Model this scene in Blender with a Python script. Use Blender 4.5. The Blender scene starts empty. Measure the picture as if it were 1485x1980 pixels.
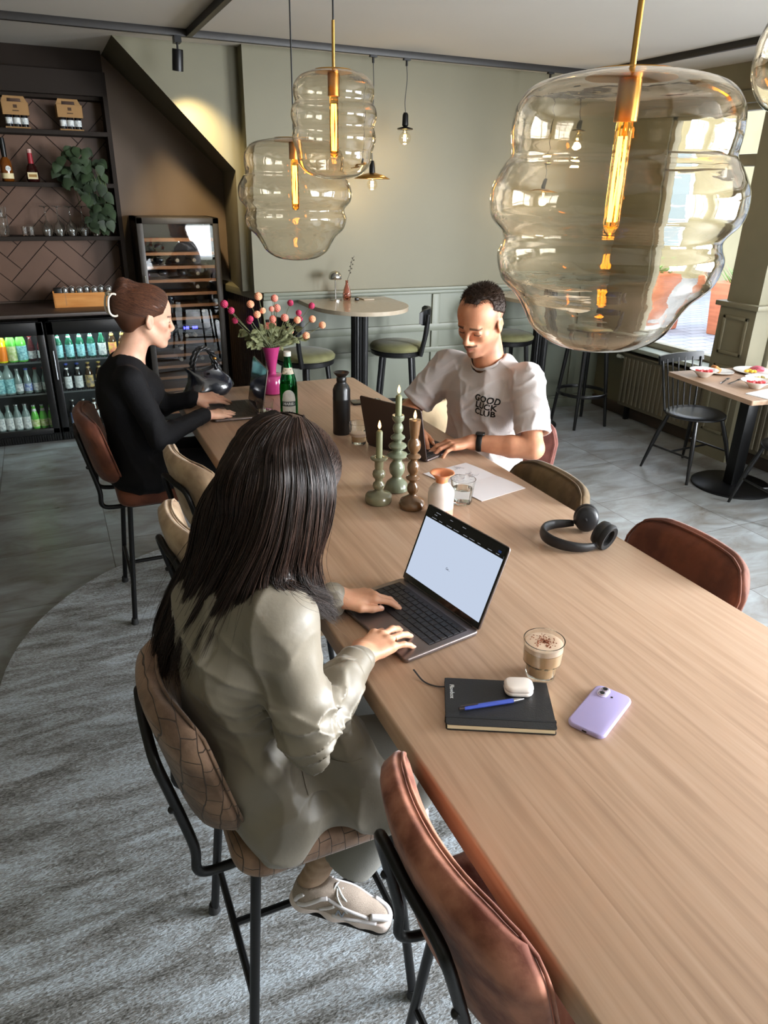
import bpy, bmesh, math, random
import numpy as np
from mathutils import Vector, Matrix, noise as mnoise
from math import sin, cos, pi, radians as R

SC = bpy.context.scene
COL = SC.collection
RNG = random.Random(7)

# ------------------------------------------------------------------ camera
cam = bpy.data.cameras.new('camera')
cam_o = bpy.data.objects.new('camera', cam); COL.objects.link(cam_o)
right = Vector((0.91347038, -0.40653574, 0.0173365))
down = Vector((-0.15109565, -0.37844941, -0.91320652))
fwd = Vector((0.37781208, 0.83156764, -0.40712811))
m3 = Matrix((right, -down, -fwd)).transposed()
cam_o.matrix_world = Matrix.Translation((0, 0, 1.87)) @ m3.to_4x4()
cam.sensor_fit = 'VERTICAL'; cam.sensor_height = 24.0
cam.lens = 24.0 * 1392 / 1980
cam.clip_start = 0.02; cam.clip_end = 200
SC.camera = cam_o

# ------------------------------------------------------------------ render look
SC.view_settings.view_transform = 'Standard'
SC.view_settings.look = 'None'
SC.view_settings.gamma = 1
SC.view_settings.use_curve_mapping = False
SC.view_settings.exposure = 1.33
try:
    SC.cycles.use_denoising = True
    SC.cycles.max_bounces = 14
    SC.cycles.diffuse_bounces = 4
    SC.cycles.glossy_bounces = 5
    SC.cycles.transmission_bounces = 14
    SC.cycles.transparent_max_bounces = 24
    SC.cycles.sample_clamp_indirect = 6
    SC.cycles.caustics_reflective = False
    SC.cycles.caustics_refractive = True
    SC.cycles.blur_glossy = 0.5
except Exception:
    pass

# ------------------------------------------------------------------ world: bright overcast sky
w = bpy.data.worlds.new('sky'); SC.world = w; w.use_nodes = True
nt = w.node_tree; nt.nodes.clear()
wo = nt.nodes.new('ShaderNodeOutputWorld'); bg = nt.nodes.new('ShaderNodeBackground')
tc = nt.nodes.new('ShaderNodeTexCoord'); sx = nt.nodes.new('ShaderNodeSeparateXYZ')
rp = nt.nodes.new('ShaderNodeValToRGB')
nt.links.new(tc.outputs['Generated'], sx.inputs[0]); nt.links.new(sx.outputs['Z'], rp.inputs[0])
rp.color_ramp.elements[0].position = 0.0; rp.color_ramp.elements[0].color = (0.86, 0.92, 1.0, 1)
rp.color_ramp.elements[1].position = 0.7; rp.color_ramp.elements[1].color = (0.78, 0.86, 1.0, 1)
nt.links.new(rp.outputs[0], bg.inputs[0]); nt.links.new(bg.outputs[0], wo.inputs[0])
bg.inputs[1].default_value = 2.6

def area(name, loc, rot, sx_, sy_, power, col, portal=False):
    l = bpy.data.lights.new(name, 'AREA'); l.shape = 'RECTANGLE'; l.size = sx_; l.size_y = sy_
    l.energy = power; l.color = col
    if portal: l.cycles.is_portal = True
    o = bpy.data.objects.new(name, l); COL.objects.link(o); o.location = loc; o.rotation_euler = rot
    return o
# overcast daylight standing outside the rear windows and outside the street windows towards the camera end
area('daylight_rear', (3.3, -3.1, 1.75), (R(90), 0, 0), 2.6, 2.2, 120, (.93, .96, 1))
area('daylight_side', (5.6, -.7, 1.9), (0, R(90), 0), 2.2, 3.0, 680, (.91, .955, 1))

# ------------------------------------------------------------------ colours and materials
def lin(c):
    return c / 12.92 if c <= 0.04045 else ((c + 0.055) / 1.055) ** 2.4
def rgb(r, g, b): return (lin(r / 255), lin(g / 255), lin(b / 255), 1)
_M = {}
def mat(name, col, rough=0.5, metal=0.0, var=0.0, scale=8.0, bump=0.0, bscale=60.0, spec=0.5, stretch=None,
        sheen=0.0, coat=0.0, emit=0.0, ecol=None, trans=0.0, ior=1.45, col2=None, detail=6, space='Object', sss=0.0, lo=0.35, hi=0.65):
    """Principled material with procedural colour variation (noise) and bump."""
    if name in _M: return _M[name]
    m = bpy.data.materials.new(name); m.use_nodes = True; n = m.node_tree; b = n.nodes['Principled BSDF']
    b.inputs['Base Color'].default_value = col; b.inputs['Roughness'].default_value = rough
    b.inputs['Metallic'].default_value = metal; b.inputs['Specular IOR Level'].default_value = spec
    if sheen: b.inputs['Sheen Weight'].default_value = sheen; b.inputs['Sheen Roughness'].default_value = 0.4
    if coat: b.inputs['Coat Weight'].default_value = coat
    if trans: b.inputs['Transmission Weight'].default_value = trans; b.inputs['IOR'].default_value = ior
    if sss:
        b.inputs['Subsurface Weight'].default_value = sss; b.inputs['Subsurface Radius'].default_value = (1, .35, .2)
        b.inputs['Subsurface Scale'].default_value = 0.008
    if emit: b.inputs['Emission Color'].default_value = ecol or col; b.inputs['Emission Strength'].default_value = emit
    tx = n.nodes.new('ShaderNodeTexCoord'); mp = n.nodes.new('ShaderNodeMapping')
    n.links.new(tx.outputs[space], mp.inputs[0])
    if stretch: mp.inputs['Scale'].default_value = stretch
    if var or col2:
        ns = n.nodes.new('ShaderNodeTexNoise'); ns.inputs['Scale'].default_value = scale; ns.inputs['Detail'].default_value = detail
        n.links.new(mp.outputs[0], ns.inputs['Vector'])
        cr = n.nodes.new('ShaderNodeValToRGB'); n.links.new(ns.outputs['Fac'], cr.inputs[0])
        c2 = col2 or tuple(min(1, x * (1 + var)) for x in col[:3]) + (1,)
        c1 = col if col2 else tuple(x * (1 - var) for x in col[:3]) + (1,)
        cr.color_ramp.elements[0].position = lo; cr.color_ramp.elements[0].color = c1
        cr.color_ramp.elements[1].position = hi; cr.color_ramp.elements[1].color = c2
        n.links.new(cr.outputs[0], b.inputs['Base Color'])
    if bump:
        nb = n.nodes.new('ShaderNodeTexNoise'); nb.inputs['Scale'].default_value = bscale; nb.inputs['Detail'].default_value = 4
        n.links.new(mp.outputs[0], nb.inputs['Vector'])
        bp = n.nodes.new('ShaderNodeBump'); bp.inputs['Strength'].default_value = bump; bp.inputs['Distance'].default_value = 0.004
        n.links.new(nb.outputs['Fac'], bp.inputs['Height']); n.links.new(bp.outputs[0], b.inputs['Normal'])
    _M[name] = m; return m
def nodes_of(m): return m.node_tree, m.node_tree.nodes['Principled BSDF']
def NN(n, t, **kw):
    x = n.nodes.new(t)
    for k, v in kw.items(): setattr(x, k, v)
    return x

def mat_pane(name, tint=(1, 1, 1, 1), rough=0.0, refl=1.0):
    """thin clear pane: lets light through, mirrors at a fresnel amount"""
    if name in _M: return _M[name]
    m = bpy.data.materials.new(name); m.use_nodes = True; n = m.node_tree; n.nodes.clear()
    out = n.nodes.new('ShaderNodeOutputMaterial'); mx = n.nodes.new('ShaderNodeMixShader')
    tr = n.nodes.new('ShaderNodeBsdfTransparent'); tr.inputs[0].default_value = tint
    gl = n.nodes.new('ShaderNodeBsdfGlossy'); gl.inputs['Roughness'].default_value = rough
    fr = n.nodes.new('ShaderNodeLayerWeight'); fr.inputs[0].default_value = .5
    pw = n.nodes.new('ShaderNodeMath'); pw.operation = 'POWER'; pw.inputs[1].default_value = 5
    mu = n.nodes.new('ShaderNodeMath'); mu.operation = 'MULTIPLY_ADD'; mu.inputs[1].default_value = .5 * refl; mu.inputs[2].default_value = .035 * refl
    n.links.new(fr.outputs['Facing'], pw.inputs[0]); n.links.new(pw.outputs[0], mu.inputs[0]); n.links.new(mu.outputs[0], mx.inputs[0])
    n.links.new(tr.outputs[0], mx.inputs[1]); n.links.new(gl.outputs[0], mx.inputs[2]); n.links.new(mx.outputs[0], out.inputs[0])
    _M[name] = m; return m
def mat_glass(name, col=(1, 1, 1, 1), ior=1.45, rough=0.0, wave=0.0, wscale=(1, 1, 1)):
    if name in _M: return _M[name]
    m = bpy.data.materials.new(name); m.use_nodes = True; n = m.node_tree; n.nodes.clear()
    out = n.nodes.new('ShaderNodeOutputMaterial'); g = n.nodes.new('ShaderNodeBsdfGlass')
    g.inputs['Color'].default_value = col; g.inputs['IOR'].default_value = ior; g.inputs['Roughness'].default_value = rough
    n.links.new(g.outputs[0], out.inputs[0])
    if wave:
        tx = NN(n, 'ShaderNodeTexCoord'); mp = NN(n, 'ShaderNodeMapping'); mp.inputs['Scale'].default_value = wscale
        nz = NN(n, 'ShaderNodeTexNoise'); nz.inputs['Scale'].default_value = 6; nz.inputs['Detail'].default_value = 2
        bp = NN(n, 'ShaderNodeBump'); bp.inputs['Strength'].default_value = wave; bp.inputs['Distance'].default_value = 0.01
        n.links.new(tx.outputs['Object'], mp.inputs[0]); n.links.new(mp.outputs[0], nz.inputs['Vector'])
        n.links.new(nz.outputs['Fac'], bp.inputs['Height']); n.links.new(bp.outputs[0], g.inputs['Normal'])
    _M[name] = m; return m
def mat_emit(name, col, s):
    if name in _M: return _M[name]
    m = bpy.data.materials.new(name); m.use_nodes = True; n = m.node_tree; n.nodes.clear()
    out = n.nodes.new('ShaderNodeOutputMaterial'); e = n.nodes.new('ShaderNodeEmission')
    e.inputs[0].default_value = col; e.inputs[1].default_value = s; n.links.new(e.outputs[0], out.inputs[0])
    _M[name] = m; return m

# ------------------------------------------------------------------ mesh builder
class MB:
    def __init__(s): s.v = []; s.f = []; s.mi = []
    def add(s, vs, fs, mi=0):
        b = len(s.v); s.v += [tuple(v) for v in vs]
        for f in fs: s.f.append(tuple(b + i for i in f)); s.mi.append(mi)
        return s
    def box(s, c, d, rot=None, mi=0, bev=0.0, seg=2, taper=None):
        """centre c, full size d"""
        x, y, z = d[0] / 2, d[1] / 2, d[2] / 2
        if bev <= 0 and not taper:
            vs = [(-x, -y, -z), (x, -y, -z), (x, y, -z), (-x, y, -z), (-x, -y, z), (x, -y, z), (x, y, z), (-x, y, z)]
            fs = [(0, 3, 2, 1), (4, 5, 6, 7), (0, 1, 5, 4), (1, 2, 6, 5), (2, 3, 7, 6), (3, 0, 4, 7)]
        else:
            bm = bmesh.new(); bmesh.ops.create_cube(bm, size=1)
            for v in bm.verts:
                k = 1.0
                if taper and v.co.z > 0: k = taper
                v.co = Vector((v.co.x * d[0] * k, v.co.y * d[1] * k, v.co.z * d[2]))
            if bev > 0:
                bmesh.ops.bevel(bm, geom=bm.edges[:] + bm.verts[:], offset=bev, segments=seg, profile=0.5, affect='EDGES', clamp_overlap=True)
            bm.verts.ensure_lookup_table()
            vs = [v.co.copy() for v in bm.verts]; fs = [[v.index for v in f.verts] for f in bm.faces]; bm.free()
        q = rot if rot is not None else Matrix.Identity(3)
        c = Vector(c)
        return s.add([c + q @ Vector(v) for v in vs], fs, mi)
    def bb(s, lo, hi, mi=0, bev=0.0, seg=2):
        return s.box([(a + b) / 2 for a, b in zip(lo, hi)], [b - a for a, b in zip(lo, hi)], mi=mi, bev=bev, seg=seg)
    def loft(s, rings, mi=0, cap=True, closed=True):
        n = len(rings[0]); vs = [p for r in rings for p in r]; fs = []
        m = n if closed else n - 1
        for i in range(len(rings) - 1):
            for j in range(m):
                a = i * n + j; b = i * n + (j + 1) % n
                fs.append((a, b, b + n, a + n))
        if cap:
            fs.append(tuple(range(n - 1, -1, -1))); fs.append(tuple((len(rings) - 1) * n + j for j in range(n)))
        return s.add(vs, fs, mi)
    def lathe(s, prof, n=32, o=(0, 0, 0), rot=None, mi=0, cap=False, ripple=None):
        q = rot if rot is not None else Matrix.Identity(3); o = Vector(o); rings = []
        for (r, z) in prof:
            ring = []
            for j in range(n):
                a = 2 * pi * j / n; rr = r * (ripple(a, z) if ripple else 1)
                ring.append(o + q @ Vector((rr * cos(a), rr * sin(a), z)))
            rings.append(ring)
        return s.loft(rings, mi, cap)
    def tube(s, pts, r, n=10, mi=0, cap=True, closed=False, flat=None):
        P = [Vector(p) for p in pts]; k = len(P); rings = []
        rr = r if isinstance(r, (list, tuple)) else [r] * k
        up = None
        for i in range(k):
            if closed: t = (P[(i + 1) % k] - P[i - 1])
            else: t = (P[min(i + 1, k - 1)] - P[max(i - 1, 0)])
            t.normalize()
            if up is None:
                up = Vector((0, 0, 1)) if abs(t.z) < .9 else Vector((1, 0, 0))
            a = (up - t * up.dot(t)); a.normalize(); b = t.cross(a); up = a
            fl = flat or (1, 1)
            rings.append([P[i] + a * (rr[i] * fl[0] * cos(2 * pi * j / n)) + b * (rr[i] * fl[1] * sin(2 * pi * j / n)) for j in range(n)])
        if closed: rings.append(rings[0]); cap = False
        return s.loft(rings, mi, cap)
    def prism(s, poly, z0, z1, plane='xy', mi=0):
        """extrude a 2d polygon; plane xy (along z), xz (along y), yz (along x)"""
        def P(a, b, c): return (a, b, c) if plane == 'xy' else ((a, c, b) if plane == 'xz' else (c, a, b))
        n = len(poly); vs = [P(a, b, z0) for a, b in poly] + [P(a, b, z1) for a, b in poly]
        fs = [tuple(range(n - 1, -1, -1)), tuple(range(n, 2 * n))] + [(i, (i + 1) % n, (i + 1) % n + n, i + n) for i in range(n)]
        return s.add(vs, fs, mi)
    def ball(s, c, r, n=12, mi=0, sc=(1, 1, 1), rot=None):
        prof = [(max(1e-4, sin(pi * i / n)) * 1.0, -cos(pi * i / n)) for i in range(n + 1)]
        q = rot if rot is not None else Matrix.Identity(3)
        rings = [[Vector(c) + q @ Vector((a * cos(2 * pi * j / (2 * n)) * r * sc[0], a * sin(2 * pi * j / (2 * n)) * r * sc[1], z * r * sc[2])) for j in range(2 * n)] for a, z in prof]
        return s.loft(rings, mi, True)
    def rrect(s, c, w, d, h, rad, rot=None, edge=0.0, n=6, mi=0):
        """rounded rectangle slab: centre c (base), width x, depth y, height z, corner radius, soft top and bottom edge"""
        def ring(ins, z):
            o = []
            for cx, cy, a0 in ((w / 2 - rad, d / 2 - rad, 0), (-w / 2 + rad, d / 2 - rad, 90), (-w / 2 + rad, -d / 2 + rad, 180), (w / 2 - rad, -d / 2 + rad, 270)):
                for k in range(n + 1):
                    a = R(a0 + 90 * k / n); o.append(Vector((cx + (rad - ins) * cos(a), cy + (rad - ins) * sin(a), z)))
            return o
        e = min(edge, h / 2.01)
        L = []
        if e > 0:
            for k in range(4): a = R(90 * k / 3); L.append(ring(e * (1 - sin(a)), e * (1 - cos(a))))
            for k in range(4): a = R(90 * k / 3); L.append(ring(e * (1 - cos(a)), h - e * (1 - sin(a))))
        else: L = [ring(0, 0), ring(0, h)]
        q = rot if rot is not None else Matrix.Identity(3); c = Vector(c)
        return s.loft([[c + q @ p for p in r_] for r_ in L], mi)
    def build(s, name, mats, parent=None, smooth=35, loc=None):
        me = bpy.data.meshes.new(name); me.from_pydata(s.v, [], s.f); me.validate(verbose=False)
        if len(me.polygons) == len(s.mi): me.polygons.foreach_set('material_index', s.mi)
        bm = bmesh.new(); bm.from_mesh(me); bmesh.ops.recalc_face_normals(bm, faces=bm.faces); bm.to_mesh(me); bm.free()
        if not isinstance(mats, (list, tuple)): mats = [mats]
        for m in mats: me.materials.append(m)
        if smooth:
            me.polygons.foreach_set('use_smooth', [True] * len(me.polygons))
            if smooth < 180: me.set_sharp_from_angle(angle=R(smooth))
        o = bpy.data.objects.new(name, me); COL.objects.link(o)
        if parent: o.parent = parent
        if loc: o.location = loc
        return o

def tag(o, label=None, cat=None, group=None, kind=None):
    if label: o['label'] = label
    if cat: o['category'] = cat
    if group: o['group'] = group
    if kind: o['kind'] = kind
    return o
def thing(name, label, cat, loc=(0, 0, 0), rz=0, group=None):
    o = bpy.data.objects.new(name, None); COL.objects.link(o); o.empty_display_size = 0.05
    o.location = loc; o.rotation_euler = (0, 0, rz)
    return tag(o, label, cat, group)
def struct(name, mb, m, parent=None, smooth=35):
    o = mb.build(name, m, parent, smooth)
    if not parent: o['kind'] = 'structure'
    return o
def dup(root, loc=None, rz=None, label=None, group=None, scale=None):
    kids = {}
    for ch in COL.objects:
        if ch.parent: kids.setdefault(ch.parent.name, []).append(ch)
    def cp(o, par):
        c = o.copy(); COL.objects.link(c); c.parent = par
        for k in kids.get(o.name, []): cp(k, c)
        return c
    r_ = cp(root, None)
    if loc is not None: r_.location = loc
    if rz is not None: r_.rotation_euler = (0, 0, rz)
    if scale: r_.scale = scale
    if label: r_['label'] = label
    if group: r_['group'] = group
    return r_
def text_mesh(txt, size, extr=0.0002, bold=0.0, space=1.0, align='CENTER', line=1.0):
    cu = bpy.data.curves.new('txt', 'FONT'); cu.body = txt; cu.size = size; cu.extrude = extr; cu.offset = bold
    cu.align_x = align; cu.align_y = 'CENTER'; cu.space_character = space; cu.space_line = line; cu.resolution_u = 3
    o = bpy.data.objects.new('txt', cu); COL.objects.link(o)
    dg = bpy.context.evaluated_depsgraph_get(); me = bpy.data.meshes.new_from_object(o.evaluated_get(dg))
    vs = [v.co.copy() for v in me.vertices]; fs = [tuple(p.vertices) for p in me.polygons]
    bpy.data.objects.remove(o); bpy.data.curves.remove(cu); bpy.data.meshes.remove(me)
    return vs, fs
def frame3(x, y):
    x = Vector(x).normalized(); y = Vector(y); z = x.cross(y).normalized(); y = z.cross(x).normalized()
    return Matrix((x, y, z)).transposed()
def cr(pts, n=8):
    """catmull-rom through points"""
    P = [Vector(p) for p in pts]; P = [P[0] * 2 - P[1]] + P + [P[-1] * 2 - P[-2]]; out = []
    for i in range(1, len(P) - 2):
        for k in range(n):
            t = k / n; a, b, c_, d = P[i - 1], P[i], P[i + 1], P[i + 2]
            out.append(0.5 * ((2 * b) + (c_ - a) * t + (2 * a - 5 * b + 4 * c_ - d) * t * t + (3 * b - a - 3 * c_ + d) * t ** 3))
    out.append(P[-2]); return out
ORD = ['first', 'second', 'third', 'fourth', 'fifth', 'sixth', 'seventh', 'eighth', 'ninth', 'tenth', 'eleventh', 'twelfth']
# ================================================================== THE ROOM
M_black = mat('black_metal', rgb(12, 12, 13), 0.38, 0.3, bump=0.05, bscale=200)
M_blackwood = mat('black_lacquer', rgb(12, 12, 14), 0.33, var=0.15)
M_darkframe = mat('dark_frame', rgb(38, 30, 24), 0.8, spec=.2, var=0.1, scale=3)
M_sage = mat('sage_paint', rgb(110, 106, 85), 0.55, var=0.03, scale=2, bump=0.05, bscale=120)
M_sage2 = mat('sage_panel_paint', rgb(114, 118, 104), 0.45, var=0.03, scale=2)
M_pil = mat('olive_trim_paint', rgb(122, 116, 94), 0.45, var=0.03)
M_ceil = mat('ceiling_paint', rgb(196, 190, 180), 0.8, var=0.02, scale=1)
M_brownwall = mat('taupe_paint', rgb(106, 90, 76), 0.7, var=0.04, scale=2)
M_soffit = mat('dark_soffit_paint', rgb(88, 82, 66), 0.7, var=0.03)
M_white = mat('white_gloss_frame', rgb(225, 230, 222), 0.35)
M_slat = mat('dark_slat_wood', rgb(62, 48, 38), 0.5, var=0.2, scale=6, stretch=(6, 6, .4))
M_gold = mat('brushed_brass', rgb(190, 145, 80), 0.28, 1.0, bump=.03)
M_chrome = mat('chrome', rgb(200, 200, 200), 0.12, 1.0)

# floor tiles
M_floor = mat('floor_tile', rgb(128, 134, 132), 0.32)
n, b = nodes_of(M_floor)
tx = NN(n, 'ShaderNodeTexCoord'); sep = NN(n, 'ShaderNodeSeparateXYZ'); n.links.new(tx.outputs['Object'], sep.inputs[0])
def math_(n, op, a, b_=None, c_=None):
    m = NN(n, 'ShaderNodeMath', operation=op)
    for i, x in enumerate((a, b_, c_)):
        if x is None: continue
        if isinstance(x, (int, float)): m.inputs[i].default_value = x
        else: n.links.new(x, m.inputs[i])
    return m.outputs[0]
def tile_mask(n, sock, off, pitch, half):
    t = math_(n, 'DIVIDE', math_(n, 'SUBTRACT', sock, off), pitch)
    fr = math_(n, 'ABSOLUTE', math_(n, 'SUBTRACT', math_(n, 'FRACT', math_(n, 'ADD', t, 100.5)), 0.5))
    return math_(n, 'LESS_THAN', fr, half / pitch), math_(n, 'FLOOR', math_(n, 'ADD', t, 100))
mx_, cx_ = tile_mask(n, sep.outputs[0], 0.10, 0.603, 0.0022)
my_, cy_ = tile_mask(n, sep.outputs[1], 3.42, 0.61, 0.0022)
grout = math_(n, 'MAXIMUM', mx_, my_)
cid = math_(n, 'ADD', math_(n, 'MULTIPLY', cx_, 12.9), math_(n, 'MULTIPLY', cy_, 7.3))
comb = NN(n, 'ShaderNodeCombineXYZ'); n.links.new(cid, comb.inputs[2])
vadd = NN(n, 'ShaderNodeVectorMath', operation='ADD'); n.links.new(tx.outputs['Object'], vadd.inputs[0]); n.links.new(comb.outputs[0], vadd.inputs[1])
mp = NN(n, 'ShaderNodeMapping'); mp.inputs['Scale'].default_value = (1.3, 3.2, 1); mp.inputs['Rotation'].default_value = (0, 0, .35)
n.links.new(vadd.outputs[0], mp.inputs[0])
nz = NN(n, 'ShaderNodeTexNoise'); nz.inputs['Scale'].default_value = 2.2; nz.inputs['Detail'].default_value = 9; nz.inputs['Roughness'].default_value = .62; nz.inputs['Distortion'].default_value = .6
n.links.new(mp.outputs[0], nz.inputs['Vector'])
crm = NN(n, 'ShaderNodeValToRGB'); n.links.new(nz.outputs['Fac'], crm.inputs[0])
e = crm.color_ramp.elements; e[0].position = .3; e[0].color = rgb(108, 102, 94); e[1].position = .72; e[1].color = rgb(162, 169, 171)
e2 = crm.color_ramp.elements.new(.5); e2.color = rgb(136, 138, 137)
mixc = NN(n, 'ShaderNodeMix', data_type='RGBA'); n.links.new(grout, mixc.inputs[0]); n.links.new(crm.outputs[0], mixc.inputs[6]); mixc.inputs[7].default_value = rgb(88, 84, 78)
n.links.new(mixc.outputs[2], b.inputs['Base Color'])
n.links.new(math_(n, 'ADD', math_(n, 'MULTIPLY', nz.outputs['Fac'], .25), .2), b.inputs['Roughness'])
bp = NN(n, 'ShaderNodeBump'); bp.inputs['Strength'].default_value = .25; bp.inputs['Distance'].default_value = .002
n.links.new(math_(n, 'SUBTRACT', nz.outputs['Fac'], math_(n, 'MULTIPLY', grout, 1.0)), bp.inputs['Height']); n.links.new(bp.outputs[0], b.inputs['Normal'])

X0, X1, Y0, YB, YN, H = -2.6, 4.72, -2.5, 5.5, 6.45, 2.74
struct('floor', MB().bb((X0 - .1, Y0 - .1, -.1), (X1 + .25, YN + .15, 0)), M_floor)
struct('ceiling', MB().bb((X0 - .1, Y0 - .1, H), (X1 + .25, YN + .15, H + .1)), M_ceil)
# back wall (sage) with dado panelling
struct('wall_back', MB().bb((1.46, YB, 0), (X1, YB + .12, H)), M_sage)
mb = MB()
mb.bb((1.46, YB - .035, 1.128), (X1, YB, 1.156), bev=.006); mb.bb((1.46, YB - .022, 1.10), (X1, YB, 1.128), bev=.005)
mb.bb((1.46, YB - .012, 0), (X1, YB, 1.10))
for x in (1.49, 2.93, 4.42):
    mb.bb((x - .035, YB - .028, .12), (x + .035, YB - .012, 1.10), bev=.004)
mb.bb((1.46, YB - .0305, .80), (X1, YB - .012, .86), bev=.004)
mb.bb((1.46, YB - .03, .62), (X1, YB - .012, .665), bev=.004)
struct('trim_1', mb, M_sage2)
mb = MB().bb((1.46, YB - .045, 0), (X1, YB - .012, .09), bev=.006).bb((1.46, YB - .036, .09), (X1, YB - .012, .115), bev=.004)
struct('baseboard_back', mb, M_sage2)
# the stair mass over the bar niche: sage front, dark sloping soffit
poly = [(.60, H), (1.34, 1.985), (1.34, 1.156), (1.46, 1.156), (1.46, H)]
mb = MB()
n5 = len(poly); A_ = [(x, 5.62, z) for x, z in poly]
B_ = [(x + (.09 if abs(x - 1.34) < .01 else 0), YN, z) for x, z in poly]
mb.add(A_ + B_, [tuple(range(n5))], 0)
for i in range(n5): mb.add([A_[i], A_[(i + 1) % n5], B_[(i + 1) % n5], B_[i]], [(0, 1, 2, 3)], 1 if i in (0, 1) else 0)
mb.bb((1.40, 5.5, 1.156), (1.46, 5.62, H), mi=0)
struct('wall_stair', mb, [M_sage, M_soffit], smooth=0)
# low diagonal slatted return with its sage cap
mb = MB(); a_, b2 = Vector((1.455, 5.52)), Vector((1.30, 6.40)); dv = (b2 - a_); L = dv.length; dv.normalize(); nv = Vector((-dv.y, dv.x))
for k in range(22):
    p = a_ + dv * (L * (k + .5) / 22); q = Matrix(((dv.x, nv.x, 0), (dv.y, nv.y, 0), (0, 0, 1)))
    mb.box((p.x, p.y, .55), (L / 22 * .72, .03, 1.1), rot=q)
mb.box(((a_.x + b2.x) / 2 + .02, (a_.y + b2.y) / 2, .55), (L, .03, 1.1), rot=q)
struct('trim_2', mb, M_slat)
mb = MB().box(((a_.x + b2.x) / 2 + .02, (a_.y + b2.y) / 2, 1.128), (L + .02, .12, .055), rot=q, bev=.005)
struct('trim_3', mb, M_sage)
# niche rear wall and herringbone tiles
struct('wall_niche', MB().bb((X0, YN, 0), (1.6, YN + .12, H)), M_brownwall)
M_tile = mat('brown_wall_tile', rgb(98, 72, 57), 0.45, var=0.12, scale=2.5, bump=.1, bscale=30)
bm = bmesh.new(); tw, tl = .125, .375
c45, s45 = cos(R(45)), sin(R(45)); g_ = .006
def addtile(u0, v0, u1, v1):
    u0 += g_ / 2; v0 += g_ / 2; u1 -= g_ / 2; v1 -= g_ / 2
    vs = []
    for y in (YN - .012, YN - .001):
        for (u, v) in ((u0, v0), (u1, v0), (u1, v1), (u0, v1)):
            vs.append(bm.verts.new((-.7 + (u - v) * c45, y, 1.8 + (u + v) * s45)))
    for f in ((0, 1, 2, 3), (0, 1, 5, 4), (1, 2, 6, 5), (2, 3, 7, 6), (3, 0, 4, 7)): bm.faces.new([vs[i] for i in f])
K = 3
for i in range(-14, 15):
    for j in range(-14, 15):
        bx = i * tw + j * tl * 1.0; by = i * tw - j * tl * 1.0
        ctr = ((bx - by) * c45 - .7, (bx + by) * s45 + 1.8)
        if abs(ctr[0] + .8) > 2.2 or abs(ctr[1] - 1.8) > 1.6: continue
        addtile(bx, by, bx + tl, by + tw); addtile(bx, by + tw, bx + tw, by + tw + tl)
for co, no in (((-2.4, 0, 0), (-1, 0, 0)), ((.56, 0, 0), (1, 0, 0)), ((0, 0, 1.04), (0, 0, -1)), ((0, 0, 2.5), (0, 0, 1))):
    r_ = bmesh.ops.bisect_plane(bm, geom=bm.verts[:] + bm.edges[:] + bm.faces[:], plane_co=co, plane_no=no, clear_outer=True)
tm = bpy.data.meshes.new('wall_tiles'); bmesh.ops.recalc_face_normals(bm, faces=bm.faces); bm.to_mesh(tm); bm.free(); tm.materials.append(M_tile)
to = bpy.data.objects.new('wall_tiles', tm); COL.objects.link(to); to['kind'] = 'structure'
struct('wall_grout', MB().bb((-2.4, YN - .004, 1.03), (.57, YN, 2.5)), mat('grout', rgb(52, 40, 34), .9))
struct('trim_4', MB().bb((X0, 6.28, 2.43), (.58, YN, H)), M_darkframe)
# left wall, rear wall with windows behind the camera
struct('wall_left', MB().bb((X0 - .12, Y0, 0), (X0, YN, H)), M_sage)
mb = MB().bb((X0, Y0 - .15, 0), (X1, Y0, .62)).bb((X0, Y0 - .15, 2.5), (X1, Y0, H))
for a, b_ in ((X0, 2.3), (4.25, X1)): mb.bb((a, Y0 - .15, .62), (b_, Y0, 2.5))
struct('wall_rear', mb, M_sage)
mbf = MB()
for x0, x1 in ((2.3, 4.25),):
    for k in range(4):
        x = x0 + (x1 - x0) * k / 3; mbf.bb((x - .025, Y0 - .1, .62), (x + .025, Y0 - .05, 2.5))
    for z in (.64, 1.25, 1.87, 2.48): mbf.bb((x0, Y0 - .1, z - .025), (x1, Y0 - .05, z + .025))
struct('window_1', mbf, M_white)
mbp = MB()
for x0, x1 in ((2.3, 4.25),): mbp.bb((x0, Y0 - .08, .62), (x1, Y0 - .076, 2.5))
struct('window_2', mbp, mat_pane('window_pane'))
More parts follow.
